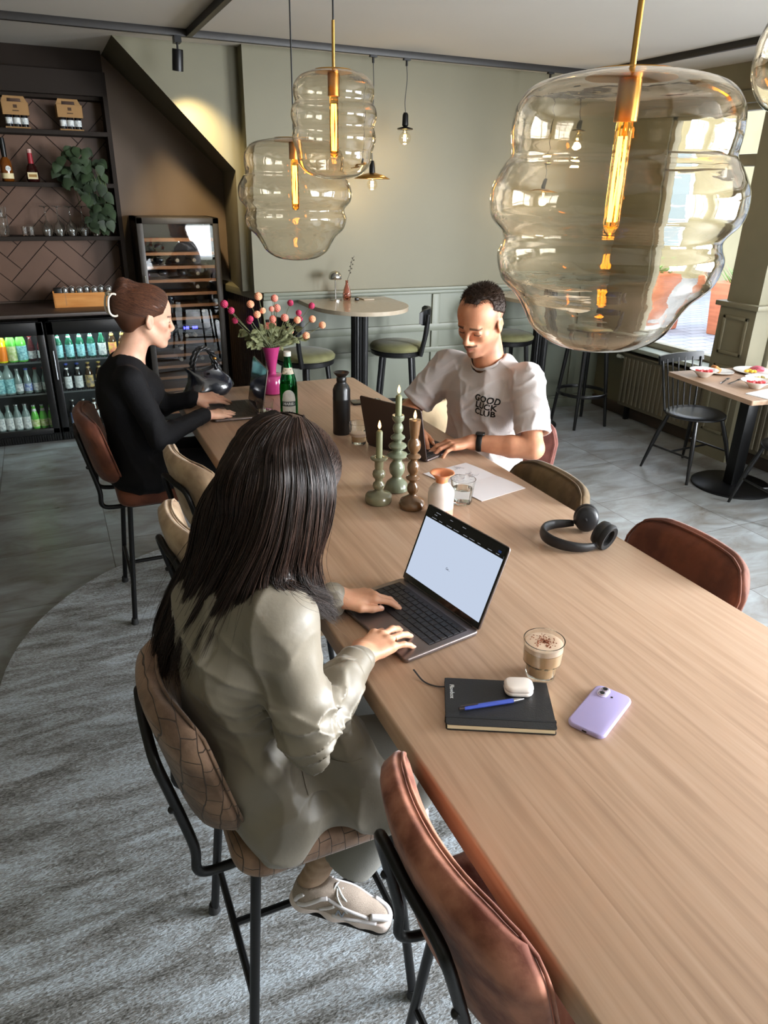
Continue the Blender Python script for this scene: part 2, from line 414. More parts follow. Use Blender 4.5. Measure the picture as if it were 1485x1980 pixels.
# right wall with street windows: openings y 4.05-4.95, 0.95-3.72, -2.2-0.75
ops = [(4.02, 4.98), (1.0, 3.72), (-2.2, .7)]
ZS, ZT = .66, 2.50
mb = MB().bb((X1, Y0, 0), (X1 + .14, YB, ZS)).bb((X1, Y0, ZT), (X1 + .14, YB, H))
yy = [Y0] + [v for o_ in sorted(ops) for v in o_] + [YB]
for i in range(0, len(yy), 2): mb.bb((X1, yy[i], ZS), (X1 + .14, yy[i + 1], ZT))
struct('wall_right', mb, M_sage)
wi = 3
for (a, b_) in ops:
    mb = MB()
    for lo, hi in (((X1 + .02, a, ZS), (X1 + .09, a + .05, ZT)), ((X1 + .02, b_ - .05, ZS), (X1 + .09, b_, ZT)),
                   ((X1 + .02, a, ZS), (X1 + .09, b_, ZS + .05)), ((X1 + .02, a, ZT - .06), (X1 + .09, b_, ZT)),
                   ((X1 + .02, a, 2.08), (X1 + .09, b_, 2.16))):
        mb.bb(lo, hi, bev=.004)
    if b_ - a > 1.5: mb.bb((X1 + .02, (a + b_) / 2 - .03, ZS), (X1 + .09, (a + b_) / 2 + .03, ZT))
    struct('window_%d' % wi, mb, M_pil if wi == 99 else mat('window_frame_paint', rgb(150, 146, 128), .4)); wi += 1
    struct('window_%d' % wi, MB().bb((X1 + .055, a, ZS), (X1 + .059, b_, ZT)), mat_pane('window_pane')); wi += 1
struct('trim_5', MB().bb((X1 - .14, Y0, ZS - .035), (X1 + .02, YB - .035, ZS), bev=.006), mat('window_sill_paint', rgb(176, 184, 172), .3))
struct('trim_6', MB().bb((X1 - .05, Y0, ZT - .02), (X1, YB, ZT + .06), bev=.004).bb((X1 - .02, Y0, ZT + .06), (X1, YB, H)), M_pil)
# panelled pilaster between the windows
mb = MB(); py0, py1, px0 = 3.70, 4.02, X1 - .17
mb.bb((px0, py0, 0), (X1, py1, 1.14)); mb.bb((px0 - .03, py0 - .03, 1.14), (X1, py1 + .03, 1.175), bev=.005)
mb.bb((px0 + .03, py0 + .02, 1.175), (X1, py1 - .02, H))
def panel(mb, x, y0, y1, z0, z1, fr=.025):
    for lo, hi in (((x - .012, y0, z0), (x, y0 + fr, z1)), ((x - .012, y1 - fr, z0), (x, y1, z1)), ((x - .012, y0, z0), (x, y1, z0 + fr)), ((x - .012, y0, z1 - fr), (x, y1, z1))):
        mb.bb(lo, hi, bev=.004)
panel(mb, px0, py0 + .05, py1 - .05, .80, 1.08); panel(mb, px0, py0 + .05, py1 - .05, .2, .72)
struct('trim_7', mb, M_pil)
struct('baseboard_right', MB().bb((X1 - .03, Y0, 0), (X1, YB - .04, .1), bev=.005), mat('dark_skirting', rgb(74, 62, 52), .6))
# ribbed radiators under the windows
def radiator(y0, y1, label):
    t = thing('radiator', label, 'radiator', (X1 - .075, (y0 + y1) / 2, 0), 0, 'radiators under the street windows')
    L = (y1 - y0) / 2; mb = MB(); k = int((y1 - y0) / .05)
    mb.bb((-.03, -L, .12), (.03, L, .58), bev=.006)
    for i in range(k):
        y = -L + (i + .5) * (2 * L) / k; mb.bb((-.038, y - .014, .15), (-.028, y + .014, .555), bev=.004, seg=1)
    mb.build('panel', mat('radiator_enamel', rgb(112, 104, 86), .4), t)
    MB().bb((-.045, -L, .575), (.04, L, .592), bev=.004).build('top_grille', mat('radiator_enamel', rgb(112, 104, 86), .4), t)
    for s in (-1, 1): MB().bb((-.02, s * L * .8 - .015, 0), (.02, s * L * .8 + .015, .13)).build('foot', M_black, t)
    MB().tube([(-.01, L, .54), (-.01, L + .05, .54)], .009).lathe([(.0, 0), (.016, 0), (.018, .05), (.0, .05)], 14, (-.01, L + .05, .54), Matrix.Rotation(R(-90), 3, 'X')).build('valve', M_white, t)
    return t
radiator(3.98, 5.02, 'ribbed olive radiator in the far corner beneath the first window')
radiator(2.0, 3.82, 'long ribbed olive radiator behind the pedestal of the breakfast table')

# ------------------------------------------------------------------ outside the windows
M_pave = mat('street_brick', rgb(168, 172, 182), .8)
n, b = nodes_of(M_pave); br = NN(n, 'ShaderNodeTexBrick'); tx = NN(n, 'ShaderNodeTexCoord'); n.links.new(tx.outputs['Object'], br.inputs[0])
br.inputs['Scale'].default_value = 1; br.inputs['Brick Width'].default_value = .42; br.inputs['Row Height'].default_value = .21; br.inputs['Mortar Size'].default_value = .014
br.inputs['Color1'].default_value = rgb(126, 130, 138); br.inputs['Color2'].default_value = rgb(142, 146, 153); br.inputs['Mortar'].default_value = rgb(98, 102, 110); n.links.new(br.outputs[0], b.inputs['Base Color'])
struct('ground', MB().bb((X1 + .26, -12, -.25), (30, 30, -.12)), M_pave)
M_facade = mat('street_render', rgb(146, 138, 108), .9, var=.06, scale=2, bump=.2, bscale=9)
M_slate = mat('slate_boards', rgb(98, 108, 124), .6)
n, b = nodes_of(M_slate); tx = NN(n, 'ShaderNodeTexCoord'); wv = NN(n, 'ShaderNodeTexWave', bands_direction='Z'); wv.inputs['Scale'].default_value = 1.6; wv.inputs['Distortion'].default_value = 0
n.links.new(tx.outputs['Object'], wv.inputs[0]); c_ = NN(n, 'ShaderNodeValToRGB'); n.links.new(wv.outputs['Fac'], c_.inputs[0])
c_.color_ramp.elements[0].color = rgb(62, 70, 84); c_.color_ramp.elements[0].position = .1; c_.color_ramp.elements[1].color = rgb(112, 122, 138); c_.color_ramp.elements[1].position = .25; n.links.new(c_.outputs[0], b.inputs['Base Color'])
def house(name, label, x, y0, y1, h, m, slate=False):
    t = thing(name, label, 'building', (x, (y0 + y1) / 2, -.12)); L = (y1 - y0) / 2
    MB().bb((0, -L, 0), (6, L, h)).build('wall', m, t)
    if slate: MB().prism([(-.25, h - .1), (6.2, h - .1), (3, h + 2.6)], -L - .2, L + .2, 'xz').build('roof', M_slate, t)
    k = max(1, int(2 * L / 2.6))
    for i in range(k):
        y = -L + (i + .5) * 2 * L / k
        for z in (1.1, 4.0):
            if z + 1.4 > h: continue
            wd = MB().bb((-.06, y - .55, z), (.02, y + .55, z + 1.5), bev=.01).build('window', M_white, t)
            MB().bb((-.07, y - .47, z + .08), (-.055, y + .47, z + .70)).bb((-.07, y - .47, z + .76), (-.055, y + .47, z + 1.42)).build('pane', mat('street_pane', rgb(120, 140, 150), .1), wd)
    return t
house('apartment_building', 'pale yellow rendered building across the street with white windows', 14, 9.5, 22, 7.5, M_facade)
house('shed_building', 'slate boarded low house across the street with a pitched roof', 15.5, 3.2, 9.2, 2.6, M_slate, True)
house('corner_building', 'cream building further along the street beside the slate house', 15, -9, 2.8, 7.0, mat('cream_render', rgb(176, 172, 156), .9, var=.04))
def planter(x, y, s, label):
    t = thing('street_planter', label, 'planter', (x, y, -.12), .3, 'planters on the street')
    MB().box((0, 0, s * .55), (s, s, s * 1.1), bev=.02, taper=1.12).build('box', mat('planter_wood', rgb(178, 104, 70), .7, var=.15, scale=3, stretch=(1, 1, 6)), t)
    f = MB()
    for i in range(160):
        a = RNG.uniform(0, 2 * pi); rr = RNG.uniform(0, s * .48); l = RNG.uniform(.2, .5) * s; d = Vector((cos(a) * .5, sin(a) * .5, 1)).normalized()
        p = Vector((rr * cos(a), rr * sin(a), s * 1.08)); q = p + d * l; sd = Vector((-sin(a), cos(a), 0)) * .018 * s * 2
        f.add([p - sd, p + sd, q + Vector((cos(a), sin(a), -.3)) * l * .3], [(0, 1, 2)])
    f.build('leaves', mat('planter_leaf', rgb(110, 150, 80), .6, var=.3, scale=20), t, smooth=0)
planter(9.9, 8.3, .72, 'terracotta coloured wooden planter with grasses outside beside the pilaster')
planter(8.9, 9.3, .72, 'terracotta coloured wooden planter outside seen through the big amber lamp')

# ------------------------------------------------------------------ ceiling tracks
M_track = mat('track_black', rgb(34, 31, 29), .5)
def track(name, lo, hi, label):
    o = MB().bb(lo, hi, bev=.002).build(name, M_track); tag(o, label, 'light track', 'black lighting tracks on the ceiling'); return o
track('light_track', (-2.5, 5.183, 2.70), (4.07, 5.217, H), 'long black lighting track running parallel to the sage back wall')
track('light_track', (.985, -2.4, 2.70), (1.02, 5.18, H), 'black lighting track running towards the camera above the long table')
track('light_track', (4.035, -2.4, 2.70), (4.07, 5.18, H), 'black lighting track along the window side of the ceiling')
t = thing('track_spotlight', 'small black cylinder spotlight aimed at the olive stair wall', 'spotlight', (.93, 5.2, 2.70))
MB().bb((-.02, -.04, -.035), (.02, .04, 0)).tube([(0, 0, -.03), (0, 0, -.07)], .006).build('adapter', M_black, t)
qs = Matrix.Rotation(R(3), 3, 'Y') @ Matrix.Rotation(R(10), 3, 'X')
MB().lathe([(.0, 0), (.031, 0), (.033, -.004), (.033, -.115), (.028, -.115), (.026, -.095), (0, -.095)], 24, (0, 0, -.065), qs).build('barrel', M_black, t)
MB().lathe([(0, -.094), (.025, -.094), (.025, -.0945), (0, -.0945)], 20, (0, 0, -.065), qs).build('lens', mat_emit('spot_lens', rgb(255, 220, 150), 12), t)
sl = bpy.data.lights.new('spot_beam', 'SPOT'); sl.energy = 52; sl.spot_size = R(62); sl.spot_blend = .9; sl.color = (1, .76, .40); sl.shadow_soft_size = .03
so = bpy.data.objects.new('spot_beam', sl); COL.objects.link(so); so.parent = t; so.location = (0.01, .02, -.19)
so.rotation_euler = (Vector((.14, .40, -.36))).to_track_quat('-Z', 'Y').to_euler()
# ================================================================== LONG TABLE, RUG, STOOLS
TT = .925
M_wood = mat('oak_table', rgb(190, 150, 108), .42)
n, b = nodes_of(M_wood)
tx = NN(n, 'ShaderNodeTexCoord'); sp = NN(n, 'ShaderNodeSeparateXYZ'); n.links.new(tx.outputs['Object'], sp.inputs[0])
pl = math_(n, 'FLOOR', math_(n, 'MULTIPLY', sp.outputs[0], 8.3))
cb = NN(n, 'ShaderNodeCombineXYZ'); n.links.new(math_(n, 'MULTIPLY', pl, 3.71), cb.inputs[1]); n.links.new(math_(n, 'MULTIPLY', pl, 1.9), cb.inputs[2])
va = NN(n, 'ShaderNodeVectorMath', operation='ADD'); n.links.new(tx.outputs['Object'], va.inputs[0]); n.links.new(cb.outputs[0], va.inputs[1])
mpw = NN(n, 'ShaderNodeMapping'); mpw.inputs['Scale'].default_value = (42, 1.6, 42); n.links.new(va.outputs[0], mpw.inputs[0])
n1 = NN(n, 'ShaderNodeTexNoise'); n1.inputs['Scale'].default_value = 1.6; n1.inputs['Detail'].default_value = 7; n1.inputs['Distortion'].default_value = .5; n.links.new(mpw.outputs[0], n1.inputs['Vector'])
mp2 = NN(n, 'ShaderNodeMapping'); mp2.inputs['Scale'].default_value = (3.2, .5, 3); n.links.new(va.outputs[0], mp2.inputs[0])
n2 = NN(n, 'ShaderNodeTexNoise'); n2.inputs['Scale'].default_value = 1.5; n2.inputs['Detail'].default_value = 3; n.links.new(mp2.outputs[0], n2.inputs['Vector'])
wn = NN(n, 'ShaderNodeTexWhiteNoise', noise_dimensions='1D'); n.links.new(pl, wn.inputs['W'])
sm = math_(n, 'ADD', math_(n, 'MULTIPLY', n1.outputs['Fac'], .55), math_(n, 'ADD', math_(n, 'MULTIPLY', n2.outputs['Fac'], .35), math_(n, 'MULTIPLY', wn.outputs['Value'], .12)))
cw = NN(n, 'ShaderNodeValToRGB'); n.links.new(sm, cw.inputs[0]); e = cw.color_ramp.elements
e[0].position = .30; e[0].color = rgb(150, 120, 97); e[1].position = .78; e[1].color = rgb(192, 165, 143)
e3 = e.new(.48); e3.color = rgb(174, 144, 119)
n.links.new(cw.outputs[0], b.inputs['Base Color'])
bpw = NN(n, 'ShaderNodeBump'); bpw.inputs['Strength'].default_value = .12; bpw.inputs['Distance'].default_value = .001; n.links.new(n1.outputs['Fac'], bpw.inputs['Height']); n.links.new(bpw.outputs[0], b.inputs['Normal'])
t = thing('long_table', 'long light oak communal table with people working at it', 'table', (.975, 1.74, 0))
MB().rrect((0, 0, TT - .055), .978, 3.89, .055, .035, edge=.006).build('table_top', M_wood, t)
MB().box((0, 0, TT - .075), (.7, 3.3, .04)).build('apron', M_black, t)
for y in (-1.35, 1.35):
    MB().box((0, y, (TT - .09) / 2 + .02), (.10, .10, TT - .13), bev=.005).box((0, y, .012), (.60, .45, .024), bev=.004).build('leg', M_black, t)

# rug: oval, blue grey, worn pile
M_rug = mat('rug_pile', rgb(120, 130, 134), .95, sheen=.3)
n, b = nodes_of(M_rug); tx = NN(n, 'ShaderNodeTexCoord')
mpr = NN(n, 'ShaderNodeMapping'); mpr.inputs['Scale'].default_value = (1.0, 4.6, 1); mpr.inputs['Rotation'].default_value = (0, 0, .12); n.links.new(tx.outputs['Object'], mpr.inputs[0])
r1 = NN(n, 'ShaderNodeTexNoise'); r1.inputs['Scale'].default_value = 2.4; r1.inputs['Detail'].default_value = 8; r1.inputs['Roughness'].default_value = .68; r1.inputs['Distortion'].default_value = .7; n.links.new(mpr.outputs[0], r1.inputs['Vector'])
r2 = NN(n, 'ShaderNodeTexNoise'); r2.inputs['Scale'].default_value = 190; r2.inputs['Detail'].default_value = 3
mpq = NN(n, 'ShaderNodeMapping'); mpq.inputs['Scale'].default_value = (.55, 1.4, 1); n.links.new(tx.outputs['Object'], mpq.inputs[0]); n.links.new(mpq.outputs[0], r2.inputs['Vector'])
ad = math_(n, 'ADD', math_(n, 'MULTIPLY', r1.outputs['Fac'], .62), math_(n, 'MULTIPLY', r2.outputs['Fac'], .38))
cw = NN(n, 'ShaderNodeValToRGB'); n.links.new(ad, cw.inputs[0]); e = cw.color_ramp.elements
e[0].position = .38; e[0].color = rgb(68, 66, 60); e[1].position = .60; e[1].color = rgb(184, 194, 202); q = e.new(.48); q.color = rgb(132, 132, 130)
n.links.new(cw.outputs[0], b.inputs['Base Color'])
bpw = NN(n, 'ShaderNodeBump'); bpw.inputs['Strength'].default_value = .7; bpw.inputs['Distance'].default_value = .006; n.links.new(r2.outputs['Fac'], bpw.inputs['Height']); n.links.new(bpw.outputs[0], b.inputs['Normal'])
pts = []
for k in range(49): a = pi * k / 48; pts.append((.80 + 1.235 * cos(a), 2.67 + 1.21 * sin(a)))
for k in range(49): a = pi + pi * k / 48; pts.append((.80 + 1.235 * cos(a), .2 + 1.21 * sin(a)))
mb = MB(); mb.loft([[Vector((x, y, 0.001)) for x, y in pts], [Vector((x, y, .009)) for x, y in pts], [Vector((.8 + (x - .8) * .996, y * 1, .013)) for x, y in pts]])
tag(mb.build('rug', M_rug), 'large oval worn blue grey rug under the long table', 'rug')

# upholstered counter stools ---------------------------------------------------
def fabric(name, c1, c2, kind='velvet'):
    m = mat(name, c1, .85, col2=c2, lo=.40, hi=.60, detail=9, scale=11 if kind == 'velvet' else 9, sheen=.2, bump=.35, bscale=45 if kind == 'velvet' else 90)
    if kind == 'grid':
        n, b = nodes_of(m); tx = NN(n, 'ShaderNodeTexCoord'); br = NN(n, 'ShaderNodeTexBrick')
        mp = NN(n, 'ShaderNodeMapping'); mp.inputs['Rotation'].default_value = (R(90), 0, R(90)); n.links.new(tx.outputs['Object'], mp.inputs[0]); 
        dn = NN(n, 'ShaderNodeTexNoise'); dn.inputs['Scale'].default_value = 9; n.links.new(tx.outputs['Object'], dn.inputs['Vector'])
        vm = NN(n, 'ShaderNodeVectorMath', operation='MULTIPLY_ADD'); n.links.new(dn.outputs['Color'], vm.inputs[0]); vm.inputs[1].default_value = (.03, .03, .03); n.links.new(mp.outputs[0], vm.inputs[2])
        n.links.new(vm.outputs[0], br.inputs[0]); br.inputs['Scale'].default_value = 1; br.inputs['Brick Width'].default_value = .040; br.inputs['Row Height'].default_value = .030; br.inputs['Mortar Size'].default_value = .0012; br.inputs['Mortar Smooth'].default_value = .6
        old = b.inputs['Base Color'].links[0].from_socket; mx = NN(n, 'ShaderNodeMix', data_type='RGBA'); n.links.new(br.outputs['Fac'], mx.inputs[0]); n.links.new(old, mx.inputs[6]); mx.inputs[7].default_value = tuple(x * .5 for x in c1[:3]) + (1,)
        n.links.new(mx.outputs[2], b.inputs['Base Color'])
        bp = b.inputs['Normal'].links[0].from_node; b2_ = NN(n, 'ShaderNodeBump', invert=True); b2_.inputs['Strength'].default_value = .8; b2_.inputs['Distance'].default_value = .004
        n.links.new(br.outputs['Fac'], b2_.inputs['Height']); n.links.new(bp.outputs[0], b2_.inputs['Normal']); n.links.new(b2_.outputs[0], b.inputs['Normal'])
    return m
F_rust = fabric('rust_velvet', rgb(104, 52, 34), rgb(172, 114, 90))
F_cog = fabric('cognac_leather', rgb(92, 48, 32), rgb(120, 66, 44)); 
F_beige = fabric('beige_chenille', rgb(150, 124, 98), rgb(186, 160, 130))
F_grid = fabric('taupe_crackle_velvet', rgb(92, 70, 54), rgb(140, 112, 92), 'grid')
F_olive = fabric('olive_brown_velvet', rgb(84, 66, 42), rgb(112, 92, 62))
F_plum = fabric('plum_rust_velvet', rgb(104, 58, 50), rgb(136, 84, 72))
F_pink = fabric('pale_back_fabric', rgb(168, 134, 112), rgb(196, 162, 140))
def cushion_grid(mb, fn, nu, nv, mi=0):
    """closed pad from fn(u,v,side) -> point, side 0 back 1 front"""
    vs = []; 
    for s in (0, 1):
        for i in range(nu + 1):
            for j in range(nv + 1): vs.append(fn(i / nu, j / nv, s))
    N = (nu + 1) * (nv + 1); fs = []
    idx = lambda i, j, s: s * N + i * (nv + 1) + j
    for i in range(nu):
        for j in range(nv):
            fs.append((idx(i, j, 0), idx(i, j + 1, 0), idx(i + 1, j + 1, 0), idx(i + 1, j, 0)))
            fs.append((idx(i, j, 1), idx(i + 1, j, 1), idx(i + 1, j + 1, 1), idx(i, j + 1, 1)))
    border = [(i, 0) for i in range(nu)] + [(nu, j) for j in range(nv)] + [(i, nv) for i in range(nu, 0, -1)] + [(0, j) for j in range(nv, 0, -1)]
    for k in range(len(border)):
        a = border[k]; c = border[(k + 1) % len(border)]
        fs.append((idx(*a, 0), idx(*c, 0), idx(*c, 1), idx(*a, 1)))
    return mb.add(vs, fs, mi)
def stool(label, x, y, rz, fab, group, fab_back=None, wd=.44, lean=.07, top=1.0):
    t = thing('counter_stool', label, 'stool', (x, y, 0), rz, group)
    # seat pad
    mb = MB(); mb.rrect((0.02, 0, .585), .40, .42, .072, .07, edge=.026, n=8); mb.build('seat', fab, t, smooth=180)
    # curved backrest pad
    def back(u, v, s):
        yy = (u - .5) * wd; zz = .685 + (top - .685) * v
        ex = abs(2 * u - 1); ev = abs(2 * v - 1)
        k = (1 - ex ** 8) ** .5 * (1 - ev ** 8) ** .5
        # rounded outline
        yy *= (1 - .16 * max(0, ev - .55) / .45 * ex ** 3); zz = .685 + (top - .685) * (.5 + (v - .5) * (1 - .14 * max(0, ex - .6) / .4))
        xx = -.235 - lean * (v - .3) + .052 * (2 * u - 1) ** 2
        th = .029 * k + .004
        return Vector((xx + (th if s else -th), yy, zz))
    mb = MB(); cushion_grid(mb, back, 22, 16)
    bk = mb.build('backrest', [fab], t, smooth=180)
    if fab_back:
        def shell(u, v, s):
            p = back(.04 + u * .92, .05 + v * .9, 0); return p + Vector((-.004 if not s else .003, 0, 0))
        cushion_grid(MB(), shell, 14, 10).build('back_panel', fab_back, bk, smooth=180) if False else None
    # welt around the backrest edge
    out = [back(u, v, 1) + Vector((.001, 0, 0)) for u, v in [(i / 16, .985) for i in range(1, 16)] + [(.985, 1 - j / 12) for j in range(1, 12)] + [(1 - i / 16, .015) for i in range(1, 16)] + [(.015, j / 12) for j in range(1, 12)]]
    MB().tube(out, .0035, 6, closed=True).build('piping', fab, bk, smooth=180)
    # frame
    for sx_, sy_ in ((1, 1), (1, -1), (-1, 1), (-1, -1)):
        a = Vector((.02 + sx_ * .155, sy_ * .165, .585)); e_ = Vector((.02 + sx_ * .205, sy_ * .215, .012 if True else 0))
        lg = MB().tube([a, e_ + (a - e_) * .02], .0115, 12).build('leg', M_black, t, smooth=60)
        MB().lathe([(.0, 0.014), (.014, .014), (.017, .018), (.013, .045), (0, .045)], 14, (e_.x, e_.y, 0)).build('foot_cap', mat('rubber', rgb(24, 24, 24), .7), lg)
    g = lambda sx_, sy_, z: Vector((.02 + sx_ * (.205 - .05 * z / .585), sy_ * (.215 - .05 * z / .585), z))
    mb = MB()
    for s in (-1, 1): mb.tube([g(s, -1, .225), g(s, 1, .225)], .009, 8)
    mb.tube([g(-1, 0, .225) * 1, g(1, 0, .225)], .0095, 8); mb.build('footrest', M_black, t)
    MB().bb((-.13, -.165, .573), (.17, .165, .586)).build('seat_frame', M_black, t)
    def bx(v): return -.235 - lean * (v - .3)
    loop = [(-.10, .12, .575), (-.20, .125, .572), (-.246, .13, .592), (bx(0) - .034, .13, .66), (bx(.4) - .036, .125, .80), (bx(.6) - .040, .118, .875), (bx(.65) - .042, .09, .90), (bx(.65) - .044, 0, .90)]
    loop = loop + [(a, -b_, c) for a, b_, c in loop[-2::-1]]
    MB().tube(cr(loop, 5), .0105, 10).build('back_loop', M_black, t, smooth=60)
    for s in (-1, 1): MB().ball((bx(.3) - .046, s * .128, .77), .008, 6).build('bolt', M_black, t)
    return t
GL = 'upholstered stools along the left side of the table'; GR = 'upholstered stools along the right side of the table'
stool('rust velvet counter stool in the foreground pushed against the near table edge', .665, .685, R(0), F_rust, GL, wd=.46)
stool('taupe crackled velvet stool the woman with long hair sits on', .345, 1.235, R(0), F_grid, GL, wd=.40)
stool('beige chenille stool directly beside the long haired woman, half hidden behind her hair', .50, 2.0, R(6), F_beige, GL)
stool('beige chenille stool standing next to the woman in black', .60, 2.56, R(12), F_beige, GL)
stool('cognac leather stool the woman in black sits on', .315, 3.27, R(0), F_cog, GL, top=.995)
stool('cognac leather stool at the table edge beside the headphones', 1.335, 1.32, R(180), F_cog, GR, top=.985)
stool('olive brown velvet stool between the headphones and the man', 1.285, 1.92, R(180), F_olive, GR, top=.975)
stool('plum velvet stool the man in the white shirt sits on', 1.62, 2.50, R(206), F_plum, GR, top=.96)

# ================================================================== BAR TABLES, BAR STOOLS
M_top = mat('taupe_bar_top', rgb(172, 158, 138), .22, var=.04, scale=30, coat=.3)
M_green = mat('olive_velvet', rgb(82, 80, 46), .8, col2=rgb(116, 114, 76), scale=5, sheen=.15, bump=.2)
def bar_table(label, x, yb):
    t = thing('bar_table', label, 'table', (x, yb, 0), 0, 'half round bar tables against the panelled wall')
    w_, d_ = .36, .76; pts = [(-w_, 0), (w_, 0)]
    for k in range(25): a = pi * k / 24; pts.append((w_ * cos(a), -(d_ - w_ * .95) - w_ * .95 * sin(a)) if True else 0)
    pts = [(w_, 0)] + [(w_ * cos(-pi * k / 28), -(d_ - .42) + .42 * sin(-pi * k / 28)) for k in range(29)] + [(-w_, 0)]
    MB().prism(pts, 1.072, 1.10).build('table_top', M_top, t)
    MB().lathe([(.0, .02), (.062, .02), (.062, 1.072), (0, 1.072)], 40, (0, -.36, 0), ripple=lambda a, z: 1 + .05 * cos(a * 20)).build('column', M_black, t, smooth=20)
    MB().lathe([(0, 0), (.215, 0), (.215, .014), (.2, .02), (0, .022)], 40, (0, -.36, 0)).build('base', M_black, t)
    return t
bar_table('half round taupe bar table with a chrome lamp on it', 2.085, 5.455)
bar_table('half round bar table partly hidden behind the big amber pendant', 3.74, 5.455)
def bar_stool(label, x, y, rz, z=.80, ring=True):
    t = thing('bar_stool', label, 'stool', (x, y, 0), rz, 'black bar stools with green seats')
    MB().lathe([(0, z - .045), (.19, z - .045), (.212, z - .038), (.215, z - .02), (.2, z - .002), (.15, z + .012), (.08, z + .018), (0, z + .02)], 36).build('seat', M_green, t, smooth=180)
    MB().lathe([(0, z - .085), (.185, z - .085), (.205, z - .075), (.21, z - .046), (0, z - .046)], 36).build('seat_rim', M_blackwood, t)
    for k in range(4):
        a = R(45 + 90 * k); d = Vector((cos(a), sin(a), 0))
        MB().tube([d * .155 + Vector((0, 0, z - .08)), d * .235 + Vector((0, 0, .0))], [.019, .013], 10).build('leg', M_blackwood, t)
    MB().tube([Vector((.212 * cos(2 * pi * k / 32), .212 * sin(2 * pi * k / 32), .29)) for k in range(32)], .010, 8, closed=True, flat=(1.5, .8)).build('foot_ring', M_blackwood, t)
    for s in (-1, 1): MB().tube([(-.185, s * .13, z - .07), (-.215, s * .135, z + .06), (-.235, s * .135, z + .24)], [.019, .017, .013], 10).build('back_post', M_blackwood, t)
    out = []
    for v in (0, 1):
        pass
    def fn(u, v, s):
        a = (u - .5) * 1.5; r = .235 + (.013 if not s else -.006) * (1 - abs(2 * u - 1) ** 6) ** .5
        return Vector((-r * cos(a) * 1.02 + .005, r * sin(a) * .95, z + .155 + .115 * (.5 + (v - .5) * (1 - .35 * max(0, abs(2 * u - 1) - .75) / .25))))
    cushion_grid(MB(), fn, 18, 4).build('backrest', M_blackwood, t, smooth=50)
    return t
bar_stool('black bar stool with round green seat right of the table with the chrome lamp', 2.40, 5.09, R(150))
bar_stool('black bar stool with green seat half hidden behind the pink vase', 1.62, 4.99, R(30))
bar_stool('black bar stool with green seat right behind the man', 3.50, 5.22, R(0), z=.79)
bar_stool('black bar stool whose legs show below the big amber pendant', 4.14, 4.96, R(180), z=.80)

# chrome mushroom lamp, bud vase with twig, little block on the bar table
t = thing('table_lamp', 'small chrome mushroom lamp on the half round bar table', 'lamp', (1.985, 5.34, 1.10))
MB().lathe([(0, 0), (.045, 0), (.045, .008), (.01, .014), (0, .014)], 28).build('base', M_chrome, t)
MB().tube([(0, 0, .01), (0, 0, .19)], .0045, 10).build('pole', M_chrome, t)
MB().lathe([(0.046, .155), (.049, .158), (.049, .175), (.043, .195), (.028, .21), (0, .217)], 28).build('lamp_shade', M_chrome, t, smooth=180)
MB().ball((0, 0, .172), .017, 8).build('bulb', mat_emit('lamp_glow', rgb(255, 210, 150), 3), t)
t = thing('bud_vase', 'pink glass bud vase with a dry twig beside the chrome lamp', 'vase', (2.075, 5.33, 1.10))
MB().lathe([(0, 0), (.025, 0), (.032, .02), (.033, .045), (.024, .085), (.012, .115), (.010, .14), (.013, .145)], 24).build('body', mat_glass('pink_glass', rgb(240, 190, 180)), t, smooth=180)
mb = MB().tube(cr([(0, 0, .02), (.004, 0, .14), (.025, 0, .2), (.035, 0, .27), (.06, .0, .32)], 5), .0018, 5)
for k in range(8):
    z = .2 + k * .015; x = .022 + k * .0045; mb.ball((x + (-1) ** k * .008, 0, z), .006, 4)
mb.build('twig', mat('dry_twig', rgb(70, 66, 58), .8), t)
o = MB().bb((2.13, 5.28, 1.1), (2.155, 5.31, 1.118), bev=.002).build('candle_holder', M_black); tag(o, 'tiny dark candle holder right of the bud vase', 'candle holder')
o = MB().rrect((0, 0, 0), .09, .16, .008, .006, edge=.003).build('menu_stand', M_top, loc=(2.24, 5.36, 1.1)); tag(o, 'small pale menu folded flat on the half round bar table', 'menu')

